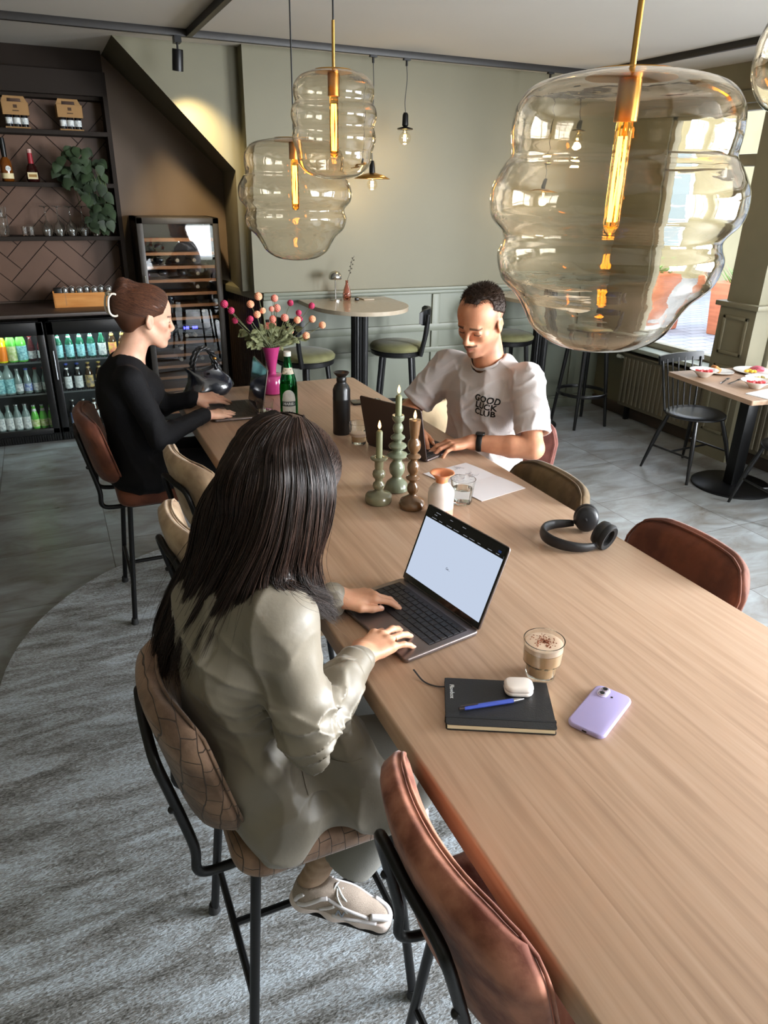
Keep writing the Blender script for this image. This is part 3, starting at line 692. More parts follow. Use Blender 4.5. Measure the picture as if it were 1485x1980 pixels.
# small pendants on the track
def small_pendant(x, zd, zb, disc, label, lit=14):
    t = thing('track_pendant', label, 'pendant lamp', (x, 5.2, 2.70), 0, 'small bulb pendants on the wall track')
    MB().bb((-.025, -.012, -.012), (.025, .012, 0)).tube([(0, 0, -.01), (0, 0, -.045)], .008).build('adapter', M_black, t)
    MB().tube(cr([(0, 0, -.04), (.006, 0, -(2.70 - zd) * .3), (-.006, 0, -(2.70 - zd) * .6), (0, 0, -(2.70 - zd) + .10)], 6), .0028, 6).build('cord', M_black, t)
    z = zd - 2.70
    MB().lathe([(0, .10), (.013, .10), (.02, .085), (.022, .02), (0, .0)], 18, (0, 0, z)).build('socket', M_black, t)
    if disc: MB().lathe([(.0, .018), (.03, .016), (.075, .005), (.125, -.018), (.128, -.016), (.076, .009), (.03, .021), (0, .023)], 36, (0, 0, z)).build('brass_disc', M_gold, t, smooth=180)
    else: MB().lathe([(0, .012), (.02, .012), (.055, .002), (.057, -.004), (.052, -.006), (0, 0)], 30, (0, 0, z)).build('black_disc', M_black, t, smooth=60)
    r = .036 if disc else .042; c = z - (r + .018)
    MB().lathe([(.014, z + .005), (.016, c + r * .85)] + [(r * sin(a), c + r * cos(a)) for a in [R(25 + 155 * k / 12) for k in range(13)]], 26).build('bulb', mat_pane('bulb_glass', (1, .96, .86, 1), 0, 1.3), t, smooth=180)
    mb = MB()
    for s in (-1, 1): mb.tube([(s * .007, 0, c + .022), (s * .007, 0, c - .018)], .0035, 6)
    mb.build('filament', mat_emit('bulb_filament', rgb(255, 196, 110), 55), t)
    l = bpy.data.lights.new('bulb_light', 'POINT'); l.energy = lit; l.color = (1, .72, .38); l.shadow_soft_size = .035
    lo = bpy.data.objects.new('bulb_light', l); COL.objects.link(lo); lo.parent = t; lo.location = (0, 0, c - r - .03)
    return t
small_pendant(2.47, 2.275, 0, False, 'small pendant with a round bulb and black disc left of the big amber lamp', 1.3)
small_pendant(2.22, 1.965, 0, True, 'small pendant with a wide brass disc hanging lowest beside the amber globes', 1.8)
small_pendant(3.66, 1.925, 0, True, 'brass disc pendant seen through the big amber glass lamp', 1.2)
small_pendant(3.95, 2.325, 0, False, 'black disc pendant seen through the top of the big amber glass lamp', 1.2)

# ================================================================== BIG AMBER PENDANTS
M_amber = mat_glass('amber_lamp_glass', (.986, .962, .918, 1), 1.46, 0, .38, (1, 1, 3.0))
M_tube = mat_glass('amber_bulb_glass', (1, .78, .42, 1), 1.3)
M_bfil = mat_emit('amber_filament', rgb(255, 165, 62), 40)
def pendant(label, x, y, zt, prof, metal_rod, cord_split=.0, th=.0025, bulb=.16, group='amber glass pendants over the long table'):
    """prof: list of (radius, drop below the top)"""
    t = thing('glass_pendant', label, 'pendant lamp', (x, y, zt), 0, group)
    P = cr([Vector((r, 0, -d)) for r, d in prof], 7); outp = [(max(p.x, .001), p.z) for p in P]
    inner = []
    for i, (r, z) in enumerate(outp):
        a = outp[max(i - 1, 0)]; c = outp[min(i + 1, len(outp) - 1)]; tr, tz = c[0] - a[0], c[1] - a[1]; L = math.hypot(tr, tz) or 1
        inner.append((max(r + tz / L * th, .0005), z - tr / L * th))
    mb = MB(); mb.lathe(outp + inner[::-1], 72); 
    g = mb.build('glass_shade', M_amber, t, smooth=180)
    r0 = prof[0][0]
    MB().lathe([(0, .001), (r0 + .022, .001), (r0 + .024, -.004), (0, -.006)], 40).build('top_plate', M_gold, t)
    MB().tube([(0, 0, 0), (0, 0, metal_rod)], .0055, 12).build('brass_rod', M_gold, t)
    if zt + metal_rod < H: MB().tube([(0, 0, metal_rod), (0, 0, H - zt)], .003, 8).build('cord', M_black, t)
    MB().lathe([(0, 0), (.019, 0), (.020, -.01), (.020, -.075), (.0, -.075)], 28).build('socket', M_gold, t, smooth=40)
    MB().lathe([(.013, -.07), (.0145, -.08), (.015, -.09), (.015, -.075 - bulb + .015), (.011, -.075 - bulb + .003), (.0005, -.075 - bulb)], 24).build('tube_bulb', M_tube, t, smooth=180)
    mb = MB()
    for k in range(5):
        a = 2 * pi * k / 5; mb.tube([(.0055 * cos(a), .0055 * sin(a), -.098), (.0068 * cos(a + .3), .0068 * sin(a + .3), -.075 - bulb / 2), (.0055 * cos(a), .0055 * sin(a), -.075 - bulb + .02)], .0015, 5)
    mb.build('filament', M_bfil, t)
    l = bpy.data.lights.new('bulb_light', 'POINT'); l.energy = 1.2; l.color = (1, .62, .25); l.shadow_soft_size = .02
    return t
# L1 big beehive, L2 upright three rib, L3 wide beehive, L4 double bulge at the frame edge
def solve(prof, s): return [(r * s, d * s) for r, d in prof]
P1 = [(.055, 0), (.10, .004), (.165, .022), (.195, .055), (.203, .10), (.200, .145), (.212, .165), (.232, .21), (.230, .26), (.205, .295), (.205, .315), (.212, .34), (.200, .385), (.168, .42), (.150, .45), (.128, .49), (.085, .52), (.03, .532), (.001, .533)]
P2 = [(.045, 0), (.075, .003), (.12, .018), (.148, .05), (.152, .085), (.146, .112), (.158, .13), (.163, .165), (.153, .20), (.156, .215), (.160, .245), (.150, .28), (.146, .292), (.138, .335), (.10, .375), (.04, .392), (.001, .393)]
pendant('huge beehive shaped amber glass pendant at the right, nearest to the camera', .965, 1.135, 2.063, [(r * .965, d * .885) for r, d in P1], H - 2.063, bulb=.185)
pendant('upright three ribbed amber glass pendant, upper one of the far pair', .975, 2.62, 2.235, [(r * .90, d * .84) for r, d in P2], .14, bulb=.185)
pendant('wide beehive amber glass pendant, lower one of the far pair', .975, 3.08, 2.055, [(r * .985, d * .86) for r, d in P1], .02, bulb=.185)
pendant('double bulge amber glass pendant cut off by the right edge of the picture', 1.145, .93, 2.285, [(.04, 0), (.07, .01), (.085, .05), (.083, .10), (.06, .13), (.07, .15), (.085, .19), (.085, .24), (.06, .28), (.02, .295), (.001, .296)], H - 2.285, bulb=.14)

# ================================================================== WINDOW TABLE AND CHAIRS
t = thing('window_table', 'small oak topped pedestal table by the window laid for breakfast', 'table', (4.22, 3.31, 0), R(-7))
MB().rrect((0, 0, .72), .80, .80, .03, .01, edge=.003).build('table_top', M_wood, t)
MB().box((0, .02, .37), (.085, .085, .71), bev=.004).build('column', M_black, t)
MB().lathe([(0, 0), (.27, 0), (.27, .012), (.255, .02), (0, .022)], 48, (0, .02, 0)).build('base', M_black, t)
def spindle_chair(label, x, y, rz):
    t = thing('spindle_chair', label, 'chair', (x, y, 0), rz, 'black spindle back chairs at the window table')
    # faces +x, back at -x
    n_ = 40; ring = lambda k, z: [Vector(((.21 if cos(a) > 0 else .20) * cos(a) * k, .215 * sin(a) * k * (1 - .08 * cos(a)), z + (.008 * (k < .8)))) for a in [2 * pi * j / n_ for j in range(n_)]]
    MB().loft([ring(.9, .428), ring(1, .436), ring(1, .446), ring(.96, .452), ring(.6, .445), ring(.02, .44)]).build('seat', M_blackwood, t, smooth=50)
    for sx_, sy_ in ((1, 1), (1, -1), (-1, 1), (-1, -1)):
        MB().tube([(sx_ * .12, sy_ * .13, .43), (sx_ * .165, sy_ * .175, .25), (sx_ * .215, sy_ * .225, .0)], [.013, .0165, .009], 10).build('leg', M_blackwood, t)
    mb = MB()
    for s in (-1, 1): mb.tube([(-.18, s * .19, .18), (.18, s * .19, .18)], .008, 8)
    mb.tube([(0, -.19, .18), (0, .19, .18)], .008, 8); mb.build('stretcher', M_blackwood, t)
    for k in range(7):
        u = (k - 3) / 3; y0 = u * .155; y1 = u * .2
        th = .0095 if k in (0, 6) else .0055
        MB().tube([(-.165 + .02 * abs(u), y0, .44), (-.235 + .035 * u * u, y1, .80)], [th * .9, th], 8).build('spindle', M_blackwood, t)
    def fn(u, v, s):
        q = 2 * u - 1; return Vector((-.238 + .035 * q * q + (.009 if s else -.009) - .012 * v, q * .225, .775 + .058 * v))
    cushion_grid(MB(), fn, 12, 2).build('top_rail', M_blackwood, t, smooth=40)
    return t
spindle_chair('black spindle back chair at the window table, its round seat fully visible', 4.13, 3.68, R(-86))
spindle_chair('black spindle back chair cut off by the right edge, in front of the window table', 4.14, 2.86, R(80))
M_china = mat('white_china', rgb(232, 228, 220), .25, coat=.3); M_melon = mat('watermelon', rgb(206, 66, 66), .45, var=.2, scale=60)
M_clear = mat_glass('clear_glass', (.97, .985, .98, 1)); M_steel = mat('steel_cutlery', rgb(180, 180, 184), .2, 1.0)
M_toast = mat('toast', rgb(190, 128, 72), .8, var=.3, scale=40)
def bowl(x, y, label):
    t = thing('bowl', label, 'bowl', (x, y, .75), 0, 'white bowls of red fruit')
    MB().lathe([(0, .004), (.03, 0), (.035, .004), (.06, .03), (.092, .048), (.094, .051), (.06, .036), (.03, .012), (0, .01)], 36).build('dish', M_china, t, smooth=60)
    for k in range(7):
        a = k * 2.4; r = .012 + .006 * k; MB().box((r * cos(a), r * sin(a), .034 + .004 * (k % 3)), (.026, .018, .016), rot=Matrix.Rotation(a, 3, 'Z') @ Matrix.Rotation(.4, 3, 'X'), bev=.004).build('fruit_piece', M_melon, t)
bowl(3.985, 3.55, 'white bowl of red fruit at the near corner of the breakfast table')
bowl(4.06, 3.19, 'white bowl of red fruit beside the newspaper')
def plate(x, y, r, label):
    t = thing('plate', label, 'plate', (x, y, .75), 0, 'white breakfast plates'); MB().lathe([(0, 0), (r * .6, 0), (r, .014), (r, .017), (r * .6, .005), (0, .004)], 40).build('dish', M_china, t, smooth=60); return t
t = plate(4.18, 3.60, .10, 'white plate with a piece of bread next to the red fruit bowl')
MB().box((-.03, 0, .03), (.07, .05, .035), rot=Matrix.Rotation(.5, 3, 'Y'), bev=.012, seg=3).build('bread', M_toast, t, smooth=60)
t = plate(4.43, 3.52, .135, 'large white plate with scrambled egg and ham farthest on the breakfast table')
mb = MB(); [mb.ball((-.04 + RNG.uniform(-.03, .03), RNG.uniform(-.03, .03), .016), .014, 5, sc=(1, 1, .7)) for k in range(12)]; mb.build('egg', mat('egg_yellow', rgb(236, 190, 50), .5), t)
MB().tube(cr([(.02, -.03, .02), (.05, 0, .03), (.04, .04, .02), (.08, .05, .025)], 6), .018, 8, flat=(.5, 1.6)).build('ham', mat('ham', rgb(206, 92, 110), .5, var=.2, scale=50), t)
t = plate(4.30, 3.33, .115, 'white plate with a half eaten egg dish in the middle of the breakfast table')
mb = MB(); [mb.ball((RNG.uniform(-.05, .05), RNG.uniform(-.04, .04), .012), .012, 5, sc=(1, 1, .6)) for k in range(14)]; mb.build('food', mat('food_mix', rgb(190, 170, 100), .6, var=.4, scale=50), t)
for i, (x, y) in enumerate(((4.28, 3.12), (4.40, 3.16), (4.47, 3.30), (4.17, 3.10))):
    t = thing('breakfast_glass', ('clear glass next to the newspaper', 'clear glass behind the newspaper glass', 'clear glass beside the large egg plate', 'clear glass nearest to the newspaper edge')[i] + ' on the breakfast table', 'glass', (x, y, .75), 0, 'glasses on the breakfast table')
    MB().lathe([(0, .006), (.028, 0), (.031, .004), (.036, .085), (.034, .085), (.029, .01), (0, .01)], 24).build('cup', M_clear, t, smooth=60)
for i, (x, y, a, nm) in enumerate(((4.02, 3.40, .5, 'fork'), (4.06, 3.36, .35, 'knife'))):
    o = MB().box((0, 0, .003), (.17, .012, .003), bev=.001).box((.09, 0, .003), (.05, .02, .003), bev=.001).build(nm, M_steel, loc=(x, y, .75)); o.rotation_euler = (0, 0, a); tag(o, 'steel %s lying between the two fruit bowls' % nm, nm)
M_news = mat('newsprint', rgb(205, 205, 205), .9, col2=rgb(236, 234, 228), scale=60, detail=2, stretch=(1, 3, 1))
mb = MB(); 
for k in range(3): mb.rrect((0, k * .002, .0008 * k * 2), .42 - .005 * k, .30, .0016, .003)
o = mb.build('newspaper', M_news, loc=(4.10, 2.98, .7502)); o.rotation_euler = (0, 0, R(8)); tag(o, 'folded newspaper hanging over the near edge of the breakfast table', 'newspaper')
# ================================================================== BAR: COUNTER, FRIDGES, BOTTLES
M_counter = mat('counter_top', rgb(58, 48, 42), .4, var=.08, scale=12)
tag(MB().bb((X0, 5.80, 1.0), (.60, YN, 1.025), bev=.003).build('bar_counter', M_counter), 'long dark bar counter top above the drinks fridges', 'counter')
M_fr = mat('fridge_black', rgb(16, 16, 17), .35); M_in = mat('fridge_liner', rgb(40, 42, 44), .35)
M_wire = mat('shelf_wire', rgb(150, 155, 158), .3, .9); M_led = mat_emit('fridge_led', (.75, .95, 1, 1), 7)
M_dpane = mat_pane('door_pane', (.93, .96, .95, 1), 0, 1.0)
def fridge(x0, x1, label, led):
    w_ = (x1 - x0); cx = (x0 + x1) / 2; yf, yb = 6.04, 6.42
    t = thing('bottle_fridge', label, 'fridge', (cx, yf, 0), 0, 'black glass door drinks fridges under the counter'); h = w_ / 2
    MB().bb((-h, .02, .07), (-h + .03, .38, .94)).bb((h - .03, .02, .07), (h, .38, .94)).bb((-h, .02, .91), (h, .38, .94)).bb((-h, .02, .07), (h, .38, .10)).bb((-h, .36, .07), (h, .38, .94)).build('cabinet', M_fr, t)
    MB().bb((-h + .03, .345, .10), (h - .03, .355, .91)).bb((-h + .03, .03, .10), (-h + .034, .35, .91)).bb((h - .034, .03, .10), (h - .03, .35, .91)).build('liner', M_in, t)
    gr = MB().bb((-h, .03, 0), (h, .36, .07))
    for k in range(int(w_ / .018)): gr.bb((-h + .01 + k * .018, .018, .008), (-h + .018 + k * .018, .03, .062))
    gr.build('plinth_grille', M_fr, t)
    d = MB().bb((-h + .004, -.01, .075), (-h + .055, .018, .935), bev=.004).bb((h - .055, -.01, .075), (h - .004, .018, .935), bev=.004).bb((-h + .004, -.01, .835), (h - .004, .018, .935), bev=.004).bb((-h + .004, -.01, .075), (h - .004, .018, .118), bev=.004).build('door', M_fr, t)
    MB().bb((-h + .055, .004, .118), (h - .055, .008, .835)).build('pane', M_dpane, d)
    MB().tube([(-h + .03, -.02, .50), (-h + .03, -.02, .72)], .006, 8).build('handle', M_wire, d)
    for z in (.39, .635):
        mb = MB().bb((-h + .034, .035, z - .012), (h - .034, .042, z)).bb((-h + .034, .335, z - .006), (h - .034, .342, z))
        for k in range(int(w_ / .035)): mb.bb((-h + .045 + k * .035, .04, z - .004), (-h + .048 + k * .035, .34, z - .001))
        mb.build('shelf', M_wire, t)
    MB().bb((-h + .05, .03, .895), (h - .05, .045, .905)).build('led_strip', M_led, t)
    l = bpy.data.lights.new('fridge_light', 'AREA'); l.shape = 'RECTANGLE'; l.size = w_ - .1; l.size_y = .05; l.energy = led; l.color = (.78, .95, 1)
    lo = bpy.data.objects.new('fridge_light', l); COL.objects.link(lo); lo.parent = t; lo.location = (0, .05, .888); lo.rotation_euler = (R(12), 0, 0)
fridge(-1.30, -.70, 'black drinks fridge at the far left end of the bar', 1.0)
fridge(-.685, -.085, 'black drinks fridge left of centre with orange and green bottles on its top shelf', 1.0)
fridge(-.075, .575, 'black drinks fridge behind the woman in black with rows of beer bottles', 1.5)
# bottles ----------------------------------------------------------------------
BP = {'long': [(0, 0), (.028, 0), (.030, .004), (.030, .115), (.024, .14), (.013, .165), (.0125, .20), (0, .20)],
      'stub': [(0, 0), (.028, 0), (.030, .004), (.030, .09), (.026, .115), (.014, .135), (.0125, .165), (0, .165)],
      'soda': [(0, 0), (.026, 0), (.028, .006), (.025, .045), (.029, .08), (.026, .11), (.013, .15), (.0125, .185), (0, .185)],
      'big': [(0, 0), (.036, 0), (.038, .005), (.038, .14), (.03, .17), (.015, .20), (.0145, .225), (0, .225)]}
_bm = {}
def bottle(shape, glass, label_c, cap_c, x, y, z, label, group, cat='bottle', neck=None, s=1.0):
    key = (shape, glass, label_c, cap_c, neck)
    if key in _bm: return dup(_bm[key], (x, y, z), label=label, group=group)
    prof = BP[shape]; H_ = prof[-1][1]; R_ = max(p[0] for p in prof)
    t = thing('bottle', label, cat, (x, y, z), 0, group)
    MB().lathe(prof, 16).build('glass', glass, t, smooth=180)
    body = [p for p in prof if p[0] > R_ * .93]; zl, zh = body[0][1] + .012, min(body[-1][1], H_ * .55)
    MB().lathe([(R_ * .96, zl), (R_ + .0008, zl), (R_ + .0008, zh - .004), (R_ * .96, zh - .004)], 16).build('label', label_c, t)
    if neck: MB().lathe([(.012, H_ * .72), (.0172, H_ * .73), (.0145, H_ * .86), (.012, H_ * .86)], 12).build('neck_label', neck, t)
    MB().lathe([(0, H_ - .006), (.0155, H_ - .006), (.0155, H_ + .004), (0, H_ + .006)], 12).build('cap', cap_c, t)
    _bm[key] = t; return t
G_green = mat('green_bottle', rgb(40, 120, 90), .08, trans=.55, coat=.4); G_clear = mat('pale_bottle', rgb(190, 215, 210), .08, trans=.6, coat=.4)
G_dark = mat('brown_bottle', rgb(60, 40, 26), .1, coat=.5); G_yel = mat('yellow_soda', rgb(240, 226, 30), .15, coat=.4, sss=0); G_lime = mat('lime_soda', rgb(120, 220, 90), .12, trans=.3)
G_black = mat('black_bottle', rgb(18, 18, 22), .08, coat=.5); G_red = mat('berry_bottle', rgb(86, 26, 34), .1, trans=.3, coat=.4)
L_teal = mat('pale_teal_label', rgb(170, 225, 225), .5, col2=rgb(90, 150, 160), scale=60); L_white = mat('white_label', rgb(225, 228, 225), .5, col2=rgb(130, 140, 150), scale=50, lo=.45, hi=.7)
L_pink = mat('pink_yellow_label', rgb(235, 120, 120), .5, col2=rgb(240, 215, 90), scale=30); L_gold = mat('gold_blue_label', rgb(70, 80, 110), .5, col2=rgb(215, 185, 110), scale=35)
L_orange = mat('orange_label', rgb(240, 130, 20), .5); L_lime = mat('lime_label', rgb(150, 180, 80), .5, col2=rgb(220, 220, 180), scale=40)
L_blue = mat('blue_label', rgb(60, 90, 170), .5, col2=rgb(200, 210, 220), scale=50); C_silver = mat('silver_cap', rgb(200, 205, 205), .25, .8); C_red = mat('red_cap', rgb(150, 40, 44), .4); C_green = mat('green_cap', rgb(60, 140, 90), .4); C_blue = mat('blue_cap', rgb(50, 70, 150), .4); C_gold = mat('gold_cap', rgb(200, 170, 90), .3, .6)
def row(items, x0, dx, z, fr, shelf, y=6.13):
    for i, (sh, g, l, c, nk, nm) in enumerate(items):
        bottle(sh, g, l, c, x0 + i * dx, y, z, '%s, %s from left, %s shelf, %s fridge' % (nm, ORD[i], shelf, fr), 'bottles in the drinks fridges', neck=nk)
        if i % 2 == 0 and False: pass
wt = ('long', G_green, L_teal, C_silver, L_white, 'green beer bottle with pale teal label')
row([wt] * 4 + [('long', G_green, L_white, C_green, None, 'green beer bottle with white label'), ('long', G_dark, L_pink, C_gold, L_pink, 'bottle with pink and yellow label'), ('long', G_dark, L_pink, C_gold, L_pink, 'bottle with pink and yellow label')], -.005, .079, .637, 'right', 'top')
row([('long', G_black, L_white, C_blue, L_white, 'dark bottle with white label')] * 2 + [('long', G_dark, L_gold, C_gold, L_gold, 'brown bottle with gold label')] * 2 + [('stub', G_black, L_white, C_silver, None, 'short black bottle'), ('long', G_dark, L_pink, C_gold, L_pink, 'bottle with pink and yellow label')], .025, .08, .392, 'right', 'middle')
row([('long', G_black, L_blue, C_silver, None, 'slim dark bottle with blue print')] * 2 + [('long', G_dark, L_white, C_silver, L_white, 'brown bottle with white label')] * 2 + [('long', G_dark, L_pink, C_gold, L_pink, 'bottle with pink and yellow label')] * 2, .03, .08, .103, 'right', 'bottom')
row([('big', G_yel, L_orange, C_gold, None, 'yellow soda bottle with orange label'), ('big', G_lime, L_lime, C_green, None, 'lime green soda bottle'), ('big', G_lime, L_teal, C_green, None, 'green soda bottle'), ('soda', G_red, L_white, C_red, None, 'dark red soda bottle'), ('soda', G_red, L_white, C_red, None, 'dark red soda bottle')], -.40, .068, .637, 'left', 'top')
row([('big', G_clear, L_teal, C_silver, None, 'tall pale bottle')] * 2 + [('soda', G_clear, L_white, C_silver, None, 'small clear bottle'), ('soda', G_clear, L_blue, C_blue, None, 'small clear bottle with blue label'), ('soda', G_clear, L_white, C_red, None, 'small clear bottle with red cap'), ('soda', G_clear, L_white, C_red, None, 'small clear bottle with red cap')], -.455, .064, .392, 'left', 'middle')
row([('long', G_clear, L_white, C_silver, None, 'clear tonic bottle')] * 4 + [('soda', G_lime, L_lime, C_silver, L_white, 'pale green soda bottle')] * 3, -.50, .061, .103, 'left', 'bottom')

# wine cooler -------------------------------------------------------------------
t = thing('wine_cooler', 'tall black wine cooler with wooden shelves and glass door', 'wine cooler', (.965, 5.99, 0))
h = .305; M_cool = mat('cooler_frame', rgb(54, 50, 46), .4, .2)
MB().bb((-h, .03, .02), (-h + .03, .45, 1.66)).bb((h - .03, .03, .02), (h, .45, 1.66)).bb((-h, .03, 1.63), (h, .45, 1.66)).bb((-h, .03, .0), (h, .45, .06)).bb((-h, .43, 0), (h, .45, 1.66)).build('cabinet', M_cool, t)
d = MB().bb((-h, 0, .05), (-h + .045, .028, 1.66), bev=.003).bb((h - .045, 0, .05), (h, .028, 1.66), bev=.003).bb((-h, 0, 1.615), (h, .028, 1.66), bev=.003).bb((-h, 0, .05), (h, .028, .10), bev=.003).build('door', M_cool, t)
MB().bb((-h + .045, .010, .10), (h - .045, .014, 1.615)).build('pane', mat_pane('cooler_pane', (.82, .84, .86, 1), 0, 2.2), d)
MB().tube([(-h + .02, -.03, .85), (-h + .02, -.03, 1.25)], .007, 8).build('handle', M_chrome, d)
M_shelf = mat('cooler_shelf_wood', rgb(176, 118, 70), .5, var=.15, scale=4, stretch=(1, 8, 8))
zs = [1.50, 1.40, 1.30, 1.20, 1.10, 1.01, .91, .72, .62, .53, .44, .34, .24, .15]
for z in zs: MB().bb((-h + .04, .05, z - .012), (h - .04, .068, z + .010)).bb((-h + .04, .07, z - .010), (h - .04, .40, z - .004)).build('shelf', M_shelf, t)
MB().bb((-h + .03, .045, .80), (h - .03, .42, .865)).build('control_divider', M_fr, t)
mb = MB()
for k, xx in enumerate((-.02, .0, .012, .05, .065, .08)): mb.bb((xx - .004, .040, .826), (xx + .004, .0445, .846))
mb.bb((-.022, .040, .834), (.014, .0445, .838)).bb((.048, .040, .834), (.084, .0445, .838)); mb.build('blue_display', mat_emit('blue_led', (.03, .03, 1, 1), 9), t)
l = bpy.data.lights.new('cooler_light', 'AREA'); l.size = .4; l.energy = .35; l.color = (1, .9, .8); lo = bpy.data.objects.new('cooler_light', l); COL.objects.link(lo); lo.parent = t; lo.location = (0, .16, 1.60)
wproto = None; wn_ = 0
def wine(x, z, dark):
    global wproto, wn_
    wn_ += 1; row_i = zs.index(z)
    nm = ('wine bottle with foil forward' if dark else 'dark wine bottle base forward') + ', %s of the %s cooler shelf from the top' % ('left' if x < -.08 else ('middle' if x < .04 else ('centre right' if x < .08 else 'right')), ORD[row_i])
    if not dark:
        t = thing('wine_bottle', nm, 'bottle', (.965 + x, 6.06, z + .049), 0, 'wine bottles lying in the cooler')
        MB().lathe([(0, 0), (.03, 0), (.037, .01), (.037, .19), (.018, .23), (.014, .30), (0, .30)], 16, (0, .02, 0), Matrix.Rotation(R(-90), 3, 'X')).build('glass', G_black, t, smooth=180); return
    t = thing('wine_bottle', nm, 'bottle', (.965 + x, 6.06, z + .049), 0, 'wine bottles lying in the cooler')
    MB().lathe([(0, .05), (.014, .05), (.015, .13), (.037, .18), (.037, .33), (0, .33)], 16, (0, 0, 0), Matrix.Rotation(R(-90), 3, 'X')).build('glass', G_black, t, smooth=180)
    MB().lathe([(0, 0), (.0145, 0), (.0155, .055), (0, .055)], 14, (0, .0, 0), Matrix.Rotation(R(-90), 3, 'X')).build('foil', mat('cork_foil', rgb(176, 160, 138), .4), t)
for x, z, dk in ((.13, 1.50, 1), (-.15, 1.40, 0), (-.02, 1.30, 1), (.11, 1.30, 1), (-.15, 1.30, 0), (-.13, 1.20, 0), (.02, 1.20, 0), (.13, 1.20, 1), (.12, 1.10, 1), (-.1, 1.01, 0), (.14, 1.01, 0), (.15, .91, 1), (.0, .72, 1), (.07, .72, 1), (-.05, .62, 1), (-.06, .53, 1), (.11, .53, 1), (.0, .44, 0), (.1, .34, 0)): wine(x, z, dk)

# wall shelf unit over the counter ------------------------------------------------
t = thing('bar_shelving', 'dark framed wall shelf unit over the bar with glasses and bottles', 'shelf', (0, 0, 0))
M_sh = mat('shelf_metal', rgb(40, 33, 28), .75, spec=.2)
MB().bb((.555, 6.20, 1.025), (.585, YN - .013, 2.60)).build('upright', M_sh, t)
for z in (2.225, 1.885, 1.52): MB().bb((X0, 6.20, z - .03), (.555, YN - .013, z), bev=.003).build('shelf', M_sh, t)
MB().bb((X0, 6.20, 2.45), (.585, 6.275, 2.60)).build('top_rail', M_sh, t)
M_card = mat('kraft_card', rgb(160, 122, 76), .8, var=.05); M_print = mat('card_print', rgb(70, 48, 30), .8)
def carrier(x, label):
    t = thing('gift_carrier', label, 'gift box', (x, 6.30, 2.225), R(4), 'cardboard gift carriers on the top shelf')
    MB().bb((-.08, -.05, 0), (.08, .05, .012)).bb((-.085, -.052, .085), (.085, -.049, .165)).bb((-.085, .049, .085), (.085, .052, .165)).bb((-.085, -.052, .085), (-.082, .052, .165)).bb((.082, -.052, .085), (.085, .052, .165)).build('box', M_card, t)
    mb = MB().prism([(-.085, .165), (-.06, .215), (.06, .215), (.085, .165), (.045, .165), (.042, .19), (-.042, .19), (-.045, .165)], -.004, .004, 'xz'); mb.build('handle', M_card, t)
    MB().bb((-.012, -.054, .128), (.012, -.0525, .148)).bb((-.02, -.054, .108), (.02, -.0525, .114)).build('print', M_print, t)
    for k in range(3):
        MB().lathe([(0, .012), (.022, .012), (.023, .10), (.012, .15), (.012, .165), (0, .165)], 12, (-.05 + .05 * k, -.015, 0)).lathe([(.0226, .03), (.0236, .03), (.0236, .07), (.0226, .07)], 12, (-.05 + .05 * k, -.015, 0), mi=1).build('bottle', [G_black, L_white], t)
carrier(-.03, 'cardboard carrier with three small bottles at the left of the top shelf')
carrier(.32, 'cardboard carrier with three small bottles at the right of the top shelf')
t = thing('bourbon_bottle', 'amber spirit bottle with dark neck on the middle shelf', 'bottle', (-.15, 6.30, 1.885))
MB().lathe([(0, 0), (.036, 0), (.04, .01), (.04, .10), (.036, .135), (.016, .16), (.014, .20), (.018, .23), (.015, .27), (0, .27)], 22).build('glass', mat('amber_spirit', rgb(150, 84, 24), .08, trans=.5, coat=.4), t, smooth=180)
MB().lathe([(.0395, .02), (.0408, .02), (.0408, .055), (.0395, .055)], 22).build('label', mat('cream_label', rgb(225, 210, 165), .6), t)
MB().lathe([(.0, -.001), (.018, -.001), (.018, .0), (0, .001)], 18, (.012, -.0405, .085), Matrix.Rotation(R(90), 3, 'X')).build('round_emblem', L_white, t)
MB().lathe([(.014, .15), (.0165, .15), (.0195, .24), (.0165, .282), (0, .284)], 18).build('capsule', M_black, t)
t = thing('liqueur_bottle', 'dark round shouldered liqueur bottle with red neck ribbon', 'bottle', (.015, 6.30, 1.885))
MB().lathe([(0, 0), (.038, 0), (.044, .01), (.043, .06), (.034, .10), (.016, .125), (.013, .20), (0, .20)], 22).build('glass', mat('dark_liqueur', rgb(46, 16, 14), .08, coat=.6), t, smooth=180)
MB().lathe([(.0165, .115), (.019, .118), (.0155, .19), (.013, .19)], 18).build('red_ribbon', mat('red_ribbon', rgb(160, 30, 44), .5), t)
MB().lathe([(.0135, .19), (.016, .19), (.016, .215), (0, .217)], 18).build('cap', mat('pinkish_cap', rgb(200, 160, 150), .4), t)
MB().box((0, -.044, .042), (.066, .004, .044)).build('label', mat('cream_label', rgb(225, 210, 165), .6), t)
MB().box((0, -.0465, .042), (.052, .002, .018)).build('label_band', mat('tan_label', rgb(160, 120, 60), .6), t)
